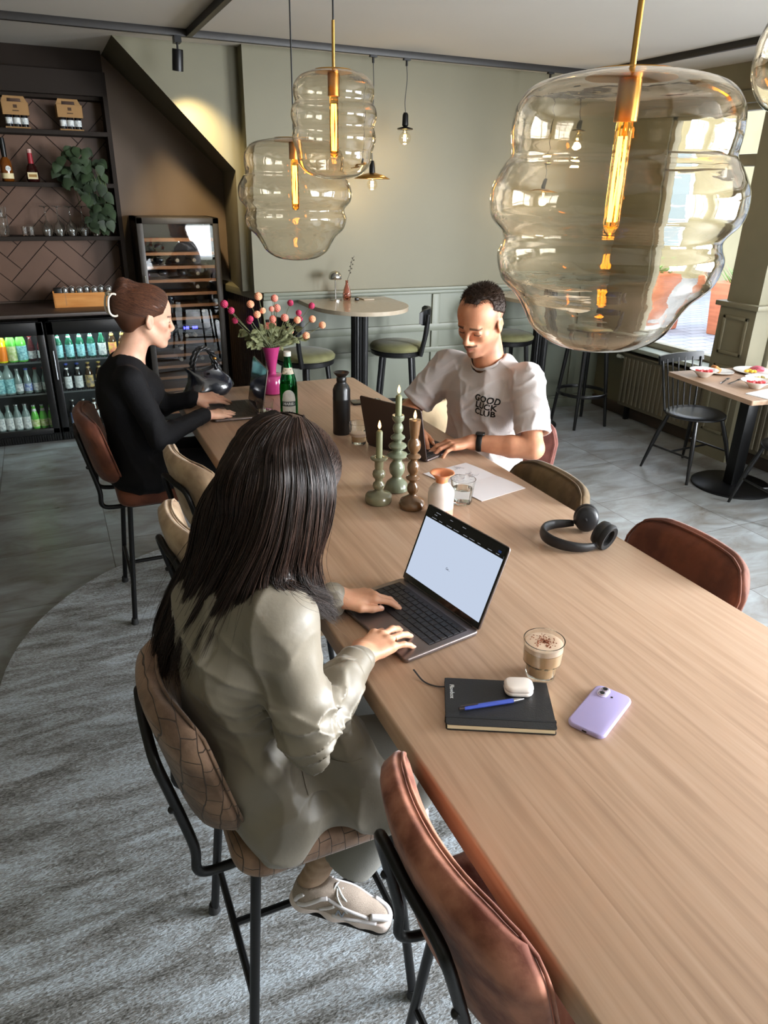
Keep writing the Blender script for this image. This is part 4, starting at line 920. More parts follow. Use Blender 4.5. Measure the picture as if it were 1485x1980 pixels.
# trailing plant
t = thing('trailing_plant', 'trailing green plant in a black pot hanging over the shelf edge', 'plant', (.34, 6.29, 1.885))
MB().lathe([(0, 0), (.05, 0), (.065, .09), (.06, .09), (.05, .08), (0, .08)], 24).build('pot', M_black, t)
M_leaf = mat('dark_leaf', rgb(32, 44, 27), .6, col2=rgb(56, 74, 46), scale=9)
leaf = MB(); stem = MB(); rg = random.Random(3)
def heart_leaf(mb, p, dirv, up, s):
    x = Vector(dirv).normalized(); z = Vector(up); y = z.cross(x).normalized(); z = x.cross(y)
    c_ = Vector(p); pts = [(0, 0), (-.12, .28), (.10, .50), (.42, .46), (.78, .24), (1.1, 0)]
    L_ = [c_ + x * (a * s) + y * (b_ * s) - z * (.12 * s * (b_ * 2) ** 2) for a, b_ in pts]; R_ = [c_ + x * (a * s) - y * (b_ * s) - z * (.12 * s * (b_ * 2) ** 2) for a, b_ in pts[1:-1]]
    M_ = [c_ + x * (a * s) + z * (.02 * s) for a, _ in pts]
    vs = L_ + R_ + M_[1:5]; fs = []
    for k in range(5):
        l0, l1 = k, k + 1; m0 = 0 if k == 0 else 9 + k; m1 = 5 if k == 4 else 10 + k
        r0 = 0 if k == 0 else 5 + k; r1 = 5 if k == 4 else 6 + k
        fs.append((m0, m1, l1, l0) if m0 != l0 else (m0, m1, l1)); fs.append((m0, r0, r1, m1) if m0 != r0 else (m0, r1, m1))
    fs = [tuple(dict.fromkeys(f)) for f in fs]; mb.add(vs, [f for f in fs if len(f) > 2])
for k in range(105):
    a = rg.uniform(0, 2 * pi); u = rg.random() ** .6
    cx = .17 * u * cos(a); cz = .10 + .15 * u * sin(a)
    if rg.random() < .45: cx = rg.uniform(-.06, .17); cz = rg.uniform(-.30, .02) ; cx = cx * (1 - min(1, -cz * 1.2)) + .11 * min(1, -cz * 2)
    cy = -rg.uniform(.02, .15) - .03
    heart_leaf(leaf, (cx, cy, cz), (rg.uniform(-.6, .6), rg.uniform(-.5, -.1), -rg.uniform(.4, 1)), (rg.uniform(-.3, .3), -1, .5), rg.uniform(.05, .078))
for k in range(9):
    a = rg.uniform(-.1, .15); stem.tube(cr([(0, -.02, .08), (a * .6, -.07, .14), (a, -.10, .05), (a + .03, -.11, -.2 * rg.random() - .05)], 5), .0022, 5)
leaf.build('leaves', M_leaf, t, smooth=60); stem.build('stems', mat('green_stem', rgb(84, 100, 50), .6), t)
# glasses on the lowest shelf
G1 = 'stacked tumblers on the glass shelf'
def tumbler(x, z, r, h_, label, group, y=6.28):
    t = thing('tumbler', label, 'glass', (x, y, z), 0, group); MB().lathe([(0, .006), (r * .8, 0), (r * .86, .004), (r, h_), (r - .003, h_), (r * .8, .012), (0, .012)], 20, ripple=lambda a, z_: 1 + .02 * cos(a * 10) * (z_ < h_ * .6)).build('cup', M_clear, t, smooth=60)
for k in range(3): tumbler(-.245, 1.52 + k * .062, .045, .075, 'clear tumbler, %s from the bottom of the leftmost stack' % ORD[k], G1)
for k, x in enumerate((-.10, -.055)): tumbler(x, 1.52, .021, .065, 'small shot glass, %s of the pair on the glass shelf' % ('left' if k == 0 else 'right'), 'shot glasses on the glass shelf')
base_w = None
for k in range(6):
    lb = 'upside down wine glass, %s from the left in the row under the plant' % ORD[k]; x = .055 + k * .0845
    if base_w is None:
        base_w = thing('wine_glass', lb, 'glass', (x, 6.29, 1.52), 0, 'upside down wine glasses on the glass shelf')
        MB().lathe([(.030, 0), (.033, .002), (.040, .035), (.034, .075), (.012, .10), (.005, .11), (.0045, .19), (.008, .2), (.036, .204), (.036, .207), (0, .207), (.003, .11), (.010, .096), (.032, .073), (.038, .035), (.031, 0)], 24).build('cup', M_clear, base_w, smooth=180)
    else: dup(base_w, (x, 6.29 + .01 * (k % 2), 1.52), label=lb)
# crate with spice jars
t = thing('wooden_crate', 'orange brown wooden crate on the bar counter full of jars', 'crate', (.245, 6.13, 1.025), R(-3))
M_crate = mat('crate_wood', rgb(190, 120, 52), .5, col2=rgb(214, 150, 80), scale=4, stretch=(1, 6, 8))
MB().bb((-.225, -.06, 0), (.225, -.05, .105)).bb((-.225, .05, 0), (.225, .06, .105)).bb((-.225, -.06, 0), (-.215, .06, .12)).bb((.215, -.06, 0), (.225, .06, .12)).bb((-.22, -.055, .002), (.22, .055, .01)).build('box', M_crate, t)
for k in range(7):
    t = thing('spice_jar', 'clip top glass jar in the counter crate, %s from the left' % ORD[k], 'jar', (.105 + k * .052, 6.10 + .04 * (k % 2), 1.036), 0, 'jars in the wooden crate')
    MB().lathe([(0, 0), (.021, 0), (.023, .004), (.023, .095), (.017, .105), (0, .105)], 18).build('cup', mat('jar_glass', rgb(190, 185, 175), .08, trans=.6), t, smooth=60)
    MB().lathe([(0, .105), (.019, .105), (.019, .122), (.012, .128), (0, .129)], 18).build('lid', C_silver, t)
    MB().tube([(-.02, 0, .10), (-.026, 0, .125), (0, 0, .14), (.02, 0, .125)], .0016, 5).build('clip', C_silver, t)
o = MB().box((0, 0, .065), (.06, .06, .13), bev=.008).build('tea_tin', M_black, loc=(.055, 6.12, 1.036)); tag(o, 'small black tin at the left end of the counter crate', 'tin')
# ================================================================== THINGS ON THE LONG TABLE
M_alu = mat('space_grey_aluminium', rgb(128, 118, 116), .35, .85); M_alu2 = mat('dark_grey_aluminium', rgb(84, 74, 72), .4, .8)
M_key = mat('key_black', rgb(20, 18, 22), .5); M_bez = mat('bezel_black', rgb(8, 8, 10), .12)
M_scr = mat_emit('screen_white', rgb(205, 218, 240), .36); M_bar = mat('screen_dark', rgb(14, 15, 24), .15)
M_lit = mat_emit('screen_marks', rgb(200, 205, 215), .3); M_off = mat('screen_off', rgb(6, 6, 10), .06)
def laptop(label, x, y, rz, ang, body, lit):
    t = thing('laptop', label, 'laptop', (x, y, TT), rz, None)
    D, W_ = .212, .304
    # x: front -D/2 .. back +D/2
    MB().rrect((0, 0, .001), D, W_, .0105, .011, edge=.003).build('base', body, t, smooth=40)
    kb = MB(); rows = [14, 14, 14, 13, 12, 10]; x0 = .072
    MB().rrect((.028, 0, .0112), .112, .272, .0006, .003).build('key_well', body if False else mat('key_well', rgb(46, 40, 42), .5, .4), t)
    for i, nk in enumerate(rows):
        xx = x0 - i * .0185; ww = .268 / nk; hh = .0165 if i else .010
        for k in range(nk):
            w2 = ww - .0022; yy = .134 - (k + .5) * ww
            if i == 5:
                if k == 4: w2 = ww * 2.2
                if k in (3, 5): continue
            kb.box((xx - (.003 if i == 0 else 0), yy, .0124), (hh - .0015, w2, .0016), bev=.0004, seg=1)
    kb.build('keyboard', M_key, t, smooth=0)
    MB().rrect((-.068, 0, .0112), .070, .118, .0006, .004).build('trackpad', body, t)
    a = R(ang); hx, hz = D / 2 - .003, .011
    # lid frame: e1 along lid (from hinge to top), e2 = y, normal
    e1 = Vector((-cos(a), 0, sin(a))); e2 = Vector((0, 1, 0)); nrm = e1.cross(e2)  # points to viewer side (front)
    if nrm.x > 0: nrm = -nrm
    q = Matrix((e1, e2, e1.cross(e2))).transposed(); sgn = 1 if e1.cross(e2).dot(nrm) > 0 else -1
    o0 = Vector((hx, 0, hz))
    lid = MB(); c0 = o0 + e1 * (D / 2) - nrm * .0025
    base_off = c0 - (q @ Vector((0, 0, .0025)))
    lid.rrect(base_off, D, W_, .005, .010, rot=q, edge=.0018); ld = lid.build('lid', body, t, smooth=40)
    def on(c_u, c_v, su, sv, lift, m, name, par, thk=.0003):
        p = o0 + e1 * c_u + e2 * c_v + nrm * (.0000 + lift)
        b_ = MB(); b_.box(p, (su, sv, thk), rot=q); return b_.build(name, m, par, smooth=0)
    on(D / 2 + .001, 0, D - .006, W_ - .005, .0004, M_bez, 'bezel', ld)
    if lit:
        on(D / 2 + .003 - .006, 0, .168, .288, .0008, M_scr, 'screen', ld)
        on(D - .0185, 0, .028, .288, .0010, M_bar, 'browser_bar', ld)
        mk = MB(); rg = random.Random(5)
        for rowu, n_ in ((.0115, 3), (.0185, 1), (.0275, 9)):
            for k in range(n_):
                v = .132 - (k + .3) * (.265 / max(n_, 5)) - rg.uniform(0, .008); L = rg.uniform(.012, .022)
                for s_ in range(int(L / .0022)): mk.box(o0 + e1 * (D - rowu) + e2 * (v - s_ * .0022) + nrm * .0014, (rg.uniform(.0008, .0014), .0013, .0002), rot=q)
        mk.build('browser_text', M_lit, ld, smooth=0)
        on(D - .02, -.128, .006, .010, .0014, mat('blue_badge', rgb(40, 80, 170), .4), 'badge', ld)
        vs, fs = text_mesh('Ge...', .0085, .0001); tb = MB()
        qt = Matrix((-e2, e1, nrm)).transposed(); qt = qt if qt.determinant() > 0 else Matrix((e2, e1, nrm)).transposed()
        tb.add([o0 + e1 * .088 + e2 * .006 + nrm * .0014 + qt @ v for v in vs], fs); tb.build('screen_text', M_bar, ld, smooth=0)
    else: on(D / 2 + .003, 0, .186, .290, .0008, M_off, 'screen', ld)
    MB().tube([(hx + .001, -.13, hz - .001), (hx + .001, .13, hz - .001)], .0035, 10).build('hinge', M_bez, t)
    return t
laptop('open grey laptop with a white page on its screen, nearest to the camera', .664, 1.332, R(10.5), 112, M_alu, True)
laptop('open dark grey laptop seen from behind, in front of the man', 1.246, 2.473, R(205.5), 103, M_alu2, False)
laptop('open laptop with dark screen in front of the woman in black', .690, 3.235, R(-3), 100, M_alu, False)
# notebook with pen, earphone case
t = thing('notebook', 'closed black notebook with elastic band and white name printed on its cover', 'notebook', (.696, .961, TT), R(-27.3))
M_nb = mat('notebook_cover', rgb(24, 24, 26), .5, bump=.15, bscale=300)
MB().rrect((0, 0, .0005), .212, .145, .0015, .006).rrect((0, 0, .0125), .212, .145, .0015, .006).bb((-.106, .070, .001), (.106, .0725, .0135)).build('cover', M_nb, t)
MB().bb((-.103, -.070, .002), (.103, .068, .0125)).build('pages', mat('cream_pages', rgb(214, 200, 164), .8, var=.08, scale=400, stretch=(.1, .1, 9)), t)
MB().bb((-.107, -.052, .0138), (.107, -.046, .0146)).bb((-.1075, -.052, .0), (-.1065, -.046, .0146)).bb((.1065, -.052, .0), (.1075, -.046, .0146)).build('elastic_band', mat('elastic', rgb(10, 10, 12), .8), t)
MB().tube(cr([(-.10, .05, .008), (-.125, .057, .003), (-.15, .070, .004), (-.172, .098, .012)], 6), .0022, 6, flat=(.35, 1)).build('ribbon', mat('ribbon_black', rgb(20, 18, 20), .5), t)
vs, fs = text_mesh('Flowbox', .0125, .0001, bold=.0002); tb = MB(); qt = Matrix(((0, 1, 0), (-1, 0, 0), (0, 0, 1)))
tb.add([Vector((-.092, .028, .0142)) + qt @ v for v in vs], fs); tb.build('lettering', L_white, t, smooth=0)
t = thing('pen', 'blue ballpoint pen lying on the black notebook', 'pen', (.678, .957, TT + .0195), R(-10))
qx = Matrix.Rotation(R(90), 3, 'Y')
MB().lathe([(0, -.058), (.0042, -.058), (.0047, -.05), (.0047, .045), (.0, .045)], 8, rot=qx).build('barrel', mat('pen_blue', rgb(52, 72, 158), .35), t, smooth=30)
MB().lathe([(.0046, .045), (.0036, .056), (.001, .068), (0, .069)], 12, rot=qx).build('tip', mat('pen_grey', rgb(120, 118, 120), .3, .8), t)
MB().lathe([(0, -.069), (.003, -.069), (.0035, -.058), (0, -.058)], 12, rot=qx).bb((-.066, -.0015, .0045), (-.03, .0015, .0062)).build('clip', mat('pen_dark', rgb(90, 80, 78), .3, .8), t)
t = thing('earphone_case', 'white glossy earphone case sitting on the notebook corner', 'earphone case', (.752, .975, TT + .0145), R(-25))
M_pod = mat('white_plastic', rgb(226, 216, 208), .18, coat=.5)
MB().rrect((0, 0, 0), .059, .046, .0135, .017, edge=.010, n=10).build('case_body', M_pod, t, smooth=180)
MB().rrect((0, 0, .0090), .0592, .0462, .0125, .017, edge=.010, n=10).build('case_lid', M_pod, t, smooth=180)
# phone
t = thing('smartphone', 'lilac cased smartphone lying face down near the table edge', 'phone', (.876, .868, TT), R(27.5))
M_lil = mat('lilac_silicone', rgb(168, 158, 204), .45)
MB().rrect((0, 0, .0005), .152, .077, .0105, .016, edge=.0038, n=10).build('case', M_lil, t, smooth=60)
cm = MB().rrect((.053, .0165, .0108), .034, .022, .0022, .0105, edge=.001, n=10).build('camera_bump', mat('lilac_light', rgb(206, 196, 226), .3), t)
for dx in (-.0072, .0085):
    MB().lathe([(.0, .0), (.0072, 0), (.0072, .0018), (.0058, .0024), (0, .0024)], 24, (.053 + dx, .0165, .0126)).build('lens_ring', mat('lens_silver', rgb(190, 186, 200), .2, .9), cm)
    MB().lathe([(0, 0), (.0048, 0), (.0048, .0008), (0, .0008)], 20, (.053 + dx, .0165, .0148)).build('lens', M_off, cm)
MB().lathe([(0, 0), (.0024, 0), (.0024, .0006), (0, .0006)], 14, (.049, -.003, .0108)).build('flash', M_off, t)
MB().box((-.0755, 0, .0055), (.002, .010, .004), bev=.001).build('port', M_off, t)
o = MB().rrect((0, 0, 0), .075, .15, .009, .010, edge=.002).build('smartphone', M_off, loc=(1.33, 3.16, TT)); o.rotation_euler = (0, 0, R(82)); tag(o, 'dark phone lying near the far right table edge behind the black bottle', 'phone')
# coffee glasses
M_gl = mat_glass('tumbler_glass', (.985, .995, .99, 1), 1.45)
def facet(a, z): return 1 - .035 * abs(sin(a * 5)) * (1 if z < .042 else 0)
M_foam = mat('coffee_foam', rgb(232, 205, 180), .6, col2=rgb(226, 198, 172), scale=30); M_cof = mat('milk_coffee', rgb(196, 156, 112), .4, col2=rgb(210, 176, 134), scale=12)
def coffee(label, x, y, s, level, cinn):
    t = thing('coffee_glass', label, 'coffee glass', (x, y, TT), 0, None)
    MB().lathe([(0, .003), (.029, 0), (.0315, .003), (.034, .034), (.0405, .042), (.0435, .092), (.0412, .092), (.0385, .044), (.031, .036), (.028, .012), (0, .012)], 60, ripple=facet).build('cup', M_gl, t, smooth=40)
    MB().lathe([(0, .0125), (.0275, .0125), (.0305, .036), (.038, .045), (.0380 + (level - .045) * .05, level - .012), (0, level - .012)], 40).build('coffee', M_cof, t, smooth=50)
    MB().lathe([(0, level - .0118), (.0385, level - .0118), (.0398, level), (.036, level + .002), (0, level + .001)], 40).build('foam', M_foam, t, smooth=50)
    if cinn:
        mb = MB(); rg = random.Random(2)
        for k in range(130):
            a = rg.gauss(.3, .7); r = abs(rg.gauss(.012, .009)); r = min(r, .033); mb.box((r * cos(a * 2.2), r * sin(a * 2.2), level + .0022), (rg.uniform(.001, .0035), rg.uniform(.001, .0025), .0006), rot=Matrix.Rotation(rg.uniform(0, 3), 3, 'Z'))
        mb.build('cinnamon', mat('cinnamon', rgb(150, 78, 44), .9), t, smooth=0)
    t.scale = (s, s, s)
coffee('glass of foamy coffee dusted with cinnamon standing beyond the notebook', .838, 1.018, 1.0, .083, True)
coffee('half drunk glass of milky coffee between the black bottle and the man laptop', 1.062, 2.60, .95, .050, False)
def water(label, x, y, lv):
    t = thing('water_glass', label, 'glass', (x, y, TT)); MB().lathe([(0, .003), (.030, 0), (.0325, .003), (.036, .045), (.042, .085), (.0398, .085), (.0338, .046), (.030, .012), (0, .012)], 60, ripple=lambda a, z: 1 - .05 * abs(sin(a * 6)) * (1 if z < .05 else 0)).build('cup', M_gl, t, smooth=40)
    MB().lathe([(0, .0125), (.0295, .0125), (.0335, .045), (.0345, lv), (0, lv)], 40).build('water', mat_glass('water', (.98, .99, .99, 1), 1.33), t, smooth=40)
water('ribbed glass of water beside the white and orange vase', 1.150, 1.905, .052)
water('glass of water between the green bottle and the laptop of the woman in black', .80, 3.075, .04)
# candlesticks
def L_(prof): return prof
def knob(c, r, h_, n=6): return [(max(.004, r * cos(pi * (k / n - .5)) ** .75), c + h_ * sin(pi * (k / n - .5))) for k in range(1, n)]
M_cg = mat('olive_glaze', rgb(112, 108, 82), .22, coat=.6, var=.06); M_cg2 = mat('sage_glaze', rgb(110, 116, 94), .22, coat=.6, var=.06); M_cb = mat('brown_glaze', rgb(108, 78, 50), .22, coat=.6, var=.1)
def candlestick(label, x, y, prof, mt, candle, ch, cr_=.010, cbase=0):
    t = thing('candlestick', label, 'candlestick', (x, y, TT), 0, 'turned candlesticks with glowing candles')
    MB().lathe(prof, 40).build('holder', mt, t, smooth=50)
    top = prof[-1][1]
    cz = top - .012
    if ch: 
        c_ = MB().lathe([(0, cz), (cr_, cz), (cr_, cz + ch - .008), (cr_ * .75, cz + ch - .003), (.003, cz + ch), (0, cz + ch)], 24).build('candle', candle, t, smooth=50); fz = cz + ch
    else: c_ = t; fz = top + .0
    MB().tube([(0, 0, fz - .001), (0, 0, fz + .006)], .001, 6).build('wick', M_black, c_)
    MB().lathe([(0, fz + .003), (.0035, fz + .006), (.0055, fz + .012), (.004, fz + .022), (.0015, fz + .029), (0, fz + .032)], 14).build('flame', mat_emit('flame', rgb(255, 196, 120), 2.2), c_, smooth=180)
candlestick('short olive candlestick with two round knobs, left of the three', .893, 2.012, [(0, 0), (.040, 0), (.044, .004), (.045, .012), (.044, .026), (.038, .033), (.020, .037), (.0145, .043)] + knob(.060, .0205, .017) + [(.0125, .079)] + knob(.100, .0215, .019) + [(.0135, .121), (.0145, .125), (.0145, .140), (.016, .146), (.027, .151), (.029, .156), (.026, .159), (.013, .158), (.012, .150), (0, .150)], M_cg, mat('olive_wax', rgb(118, 118, 84), .5), .112, .0105)
candlestick('tall sage green candlestick with stacked discs and a green candle, middle one', .993, 2.085, [(0, 0), (.036, 0), (.041, .004), (.041, .015), (.034, .032), (.022, .042), (.0165, .048)] + knob(.080, .0275, .030) + [(.0165, .113)] + knob(.129, .0365, .013) + [(.0155, .145)] + knob(.162, .0315, .013) + [(.0135, .177)] + knob(.192, .0255, .011) + [(.0135, .205)] + knob(.224, .018, .020) + [(.013, .246), (.019, .252), (.021, .262), (.020, .268), (.012, .268), (.011, .258), (0, .258)], M_cg2, mat('green_wax', rgb(112, 116, 82), .5), .092, .0108)
candlestick('brown candlestick with long oval knobs, right one of the three', .978, 1.932, [(0, 0), (.038, 0), (.043, .004), (.044, .014), (.038, .028), (.022, .038), (.0125, .044)] + knob(.068, .019, .022) + [(.0115, .092)] + knob(.103, .0235, .009) + [(.012, .113)] + knob(.139, .0205, .024) + [(.0115, .165)] + knob(.176, .0235, .009) + [(.0115, .187)] + knob(.213, .0215, .025) + [(.0125, .240), (.0145, .248), (.0185, .292), (.0185, .297), (.015, .298), (0, .296)], M_cb, M_cb, 0)
# vases
t = thing('ceramic_vase', 'white ceramic vase with orange funnel mouth and pink foot behind the laptop', 'vase', (1.030, 1.835, TT))
MB().lathe([(0, 0), (.036, 0), (.0405, .004), (.041, .034)], 40).build('foot', mat('pink_glaze', rgb(214, 150, 128), .3, coat=.4), t)
MB().lathe([(.041, .034), (.0415, .075), (.040, .092), (.030, .106), (.020, .114), (.019, .118)], 40).build('body', mat('white_glaze', rgb(226, 214, 206), .25, coat=.5), t, smooth=180)
MB().lathe([(.019, .118), (.020, .128), (.030, .141), (.039, .148), (.0385, .1495), (.028, .142), (.017, .128), (.016, .11), (0, .11)], 40).build('mouth', mat('orange_glaze', rgb(222, 138, 92), .3, coat=.4), t, smooth=180)
t = thing('pink_vase', 'magenta glass vase with flared neck holding ball shaped flowers', 'vase', (.955, 3.49, TT))
MB().lathe([(0, 0), (.05, 0), (.062, .01), (.066, .045), (.064, .085), (.056, .095), (.024, .099), (.020, .104), (.022, .13), (.034, .19), (.045, .236), (.043, .236), (.032, .19), (.019, .13), (.016, .106), (0, .100)], 48).build('body', mat('magenta_glass', rgb(162, 46, 104), .12, coat=.6, trans=.15), t, smooth=40)
# flowers
M_fp = mat('peach_petal', rgb(240, 178, 140), .7, col2=rgb(232, 140, 104), scale=60, sss=0); M_fc = mat('coral_petal', rgb(214, 120, 106), .7, col2=rgb(228, 146, 124), scale=60); M_fm = mat('magenta_petal', rgb(160, 34, 76), .7, col2=rgb(186, 50, 92), scale=60)
M_stem = mat('flower_stem', rgb(92, 96, 66), .7); M_fl = mat('flower_leaf', rgb(100, 104, 66), .7, var=.2, scale=20)
FL = [((.732, 1.377), 'm', .018), ((.764, 1.345), 'm', .016), ((.783, 1.296), 'm', .015), ((.885, 1.411), 'p', .018), ((.872, 1.362), 'p', .018), ((.877, 1.328), 'p', .017), ((.906, 1.344), 'p', .014), ((.974, 1.394), 'c', .017), ((.959, 1.344), 'c', .013), ((1.002, 1.338), 'c', .019), ((.957, 1.300), 'c', .017), ((.945, 1.259), 'c', .018), ((.975, 1.257), 'c', .019), ((1.069, 1.361), 'm', .015), ((1.078, 1.328), 'm', .014), ((1.145, 1.358), 'm', .015), ((1.072, 1.294), 'p', .017), ((1.111, 1.285), 'm', .014), ((1.151, 1.293), 'p', .017), ((1.199, 1.263), 'p', .017), ((1.066, 1.225), 'p', .017), ((1.118, 1.214), 'p', .018), ((.841, 1.31), 'm', .015), ((.855, 1.288), 'm', .016), ((1.008, 1.308), 'c', .018)]
rg = random.Random(11); mm = {'p': (M_fp, 'peach'), 'c': (M_fc, 'coral'), 'm': (M_fm, 'magenta')}
cnt = {}
for (x, z), kd, r in FL:
    m_, nm = mm[kd]; cnt[kd] = cnt.get(kd, 0) + 1; yy = 3.47 + rg.uniform(-.07, .05)
    side = 'left' if x < .9 else ('right' if x > 1.03 else 'middle')
    t = thing('ball_flower', '%s ball shaped flower in the %s of the bouquet, %s of its colour from the left' % (nm, side, ''), 'flower', (x, yy, z), 0, 'ball flowers in the pink vase'); t['_k'] = kd
    mb = MB()
    for k in range(64):
        ph = math.acos(1 - 2 * (k + .5) / 64); th = k * 2.39996; d = Vector((sin(ph) * cos(th), sin(ph) * sin(th), cos(ph)))
        mb.ball(d * r * .72, r * .36, 3, sc=(1, 1, 1))
    mb.ball((0, 0, 0), r * .9, 6); mb.build('petals', m_, t, smooth=60)
    e_ = Vector((.955 - x, 3.49 - yy, 1.155 - z)); s0 = Vector((0, 0, 0)); mid = e_ * .5 + Vector((rg.uniform(-.01, .01), 0, -.02))
    MB().tube(cr([s0, mid, e_ + Vector((rg.uniform(-.02, .02), rg.uniform(-.02, .02), 0)), Vector((.955 - x, 3.49 - yy, 1.05 - z))], 5), .0017, 5).build('stem', M_stem, t)
fl = [o for o in COL.objects if o.name.startswith('ball_flower')]
for kd in 'pcm':
    g = sorted([o for o in fl if o['_k'] == kd], key=lambda o: o.location.x)
    for i, o in enumerate(g): o['label'] = '%s ball flower of the bouquet, %s %s one from the left' % (mm[kd][1], ORD[i] if i < 12 else 'last', mm[kd][1])
for o in fl: del o['_k']
t = thing('foliage_sprays', 'loose olive green leaf sprays between the ball flowers in the pink vase', 'foliage', (.955, 3.49, 1.15))
mb = MB()
for k in range(46):
    a = rg.uniform(-1.35, 1.35); L = rg.uniform(.05, .19); p0 = Vector((0, 0, .0)); d = Vector((sin(a), rg.uniform(-.4, .4), cos(a) * .75)); p1 = d * L
    mb.tube(cr([p0, p1 * .5 + Vector((0, 0, .01)), p1], 3), .001, 4)
    for j in range(3):
        q_ = p1 * (1 - .22 * j); heart_leaf(mb, q_, (d.x + rg.uniform(-.8, .8), rg.uniform(-.5, .2), rg.uniform(-.8, .8)), (0, -1, .3), rg.uniform(.018, .034))
mb.build('leaves', M_fl, t, smooth=0)
# green water bottle
t = thing('green_water_bottle', 'green glass mineral water bottle with a pale label, half full', 'bottle', (.905, 3.045, TT))
Gg = mat_glass('green_glass', (.30, .72, .45, 1), 1.45)
pr = [(0, .002), (.036, 0), (.0395, .005), (.0395, .14), (.036, .175), (.022, .225), (.0145, .265), (.0145, .292)]
MB().lathe(pr + [(.012, .292), (.012, .265), (.0195, .225), (.0335, .174), (.037, .14), (.037, .008), (0, .006)], 40).build('glass', Gg, t, smooth=40)
MB().lathe([(0, .0085), (.0365, .0085), (.0365, .14), (.035, .163), (0, .163)], 32).build('water', mat_glass('green_water', (.35, .75, .5, 1), 1.33), t, smooth=40)
MB().lathe([(0, .28), (.0165, .28), (.0165, .298), (.015, .30), (0, .30)], 24).build('cap', mat('white_cap', rgb(226, 226, 220), .4), t)
def wrap(mb, a0, a1, z0, z1, rad, n_=14, rows=2, arch=0):
    vs = []; fs = []
    for i in range(n_ + 1):
        a = a0 + (a1 - a0) * i / n_; u = 2 * i / n_ - 1; zt = z1 - arch * (1 - (max(0, 1 - u * u)) ** .5)
        for j in range(rows + 1):
            z = z0 + (zt - z0) * j / rows; r = rad(z) if callable(rad) else rad; vs.append((r * cos(a), r * sin(a), z))
    for i in range(n_):
        for j in range(rows): k = i * (rows + 1) + j; fs.append((k, k + rows + 1, k + rows + 2, k + 1))
    mb.add(vs, fs)
facing = math.atan2(-3.045, -.905)
mb = MB(); wrap(mb, facing - .8, facing + .8, .028, .138, .0402, arch=.045); lab = mb.build('label', mat('silver_label', rgb(206, 204, 196), .5, col2=rgb(176, 176, 170), scale=26), t)
mb = MB(); wrap(mb, facing - .8, facing + .8, .064, .086, .0404); mb.build('label_band', mat('label_band', rgb(58, 62, 62), .5), lab)
def wrap_text(txt, size, z, rad, a_c, m_, par, nm, bold=0):
    vs, fs = text_mesh(txt, size, 0.0, bold=bold); mb = MB()
    mb.add([(rad * cos(a_c + v.x / rad), rad * sin(a_c + v.x / rad), z + v.y) for v in vs], fs); return mb.build(nm, m_, par, smooth=0)
wrap_text('MARIE-', .017, .075, .0407, facing, L_white, lab, 'label_text', .0003)
mb = MB(); wrap(mb, facing - 1.0, facing + 1.0, .205, .232, lambda z: .0218 + (.232 - z) * .34); mb.build('neck_label', mat('cream_neck_label', rgb(222, 214, 196), .5, col2=rgb(150, 140, 120), scale=90, lo=.55, hi=.6), t)
# black bottle with funnel cap
t = thing('black_flask', 'matt black insulated bottle with funnel shaped cap', 'bottle', (1.045, 2.75, TT)); M_bk = mat('matt_black', rgb(12, 12, 13), .35, coat=.2)
MB().lathe([(0, 0), (.035, 0), (.0368, .003), (.0368, .148), (.0372, .150), (.0372, .154), (.0365, .156), (.0365, .19), (.030, .207), (.021, .217), (.020, .222), (0, .222)], 40).build('body', M_bk, t, smooth=40)
MB().lathe([(.019, .222), (.0205, .226), (.0205, .240), (.018, .244), (.030, .256), (.033, .262), (.031, .263), (.016, .25), (0, .249)], 36).build('cap', M_bk, t, smooth=40)
# open booklet
t = thing('open_booklet', 'open white booklet with a line drawing on one page beside the water glass', 'booklet', (1.287, 2.056, TT), R(-77.6))
def page(x0, x1, nm, m_):
    vs = []; fs = []
    for i in range(13):
        u = i / 12; x = x0 + (x1 - x0) * u; z = .0015 + .006 * (1 - abs(u if x0 == 0 else u)) ** 6 * 0 + .004 * sin(pi * u) * .5
        for j in (0, 1): vs.append((x, -.105 + .21 * j, z)); vs.append((x, -.105 + .21 * j, z - .0012))
    for i in range(12): k = i * 4; fs += [(k, k + 4, k + 6, k + 2), (k + 1, k + 3, k + 7, k + 5), (k, k + 1, k + 5, k + 4), (k + 2, k + 6, k + 7, k + 3)]
    fs += [(0, 2, 3, 1), (48, 49, 51, 50)]
    return MB().add(vs, fs).build(nm, m_, t, smooth=60)
M_paper = mat('paper', rgb(220, 214, 216), .8)
pg = page(0, -.160, 'page', M_paper); page(0, .150, 'page', M_paper)
mb = MB(); rg2 = random.Random(4)
for k in range(22):
    p0 = Vector((-rg2.uniform(.02, .14), rg2.uniform(-.09, .09), .0045)); pp = [p0]
    for j in range(4): pp.append(pp[-1] + Vector((rg2.uniform(-.02, .02), rg2.uniform(-.02, .02), 0)))
    mb.tube([Vector((min(-.005, max(-.155, p.x)), min(.1, max(-.1, p.y)), .0045)) for p in pp], .0005, 4)
mb.build('line_drawing', mat('pencil', rgb(150, 140, 146), .8), pg)
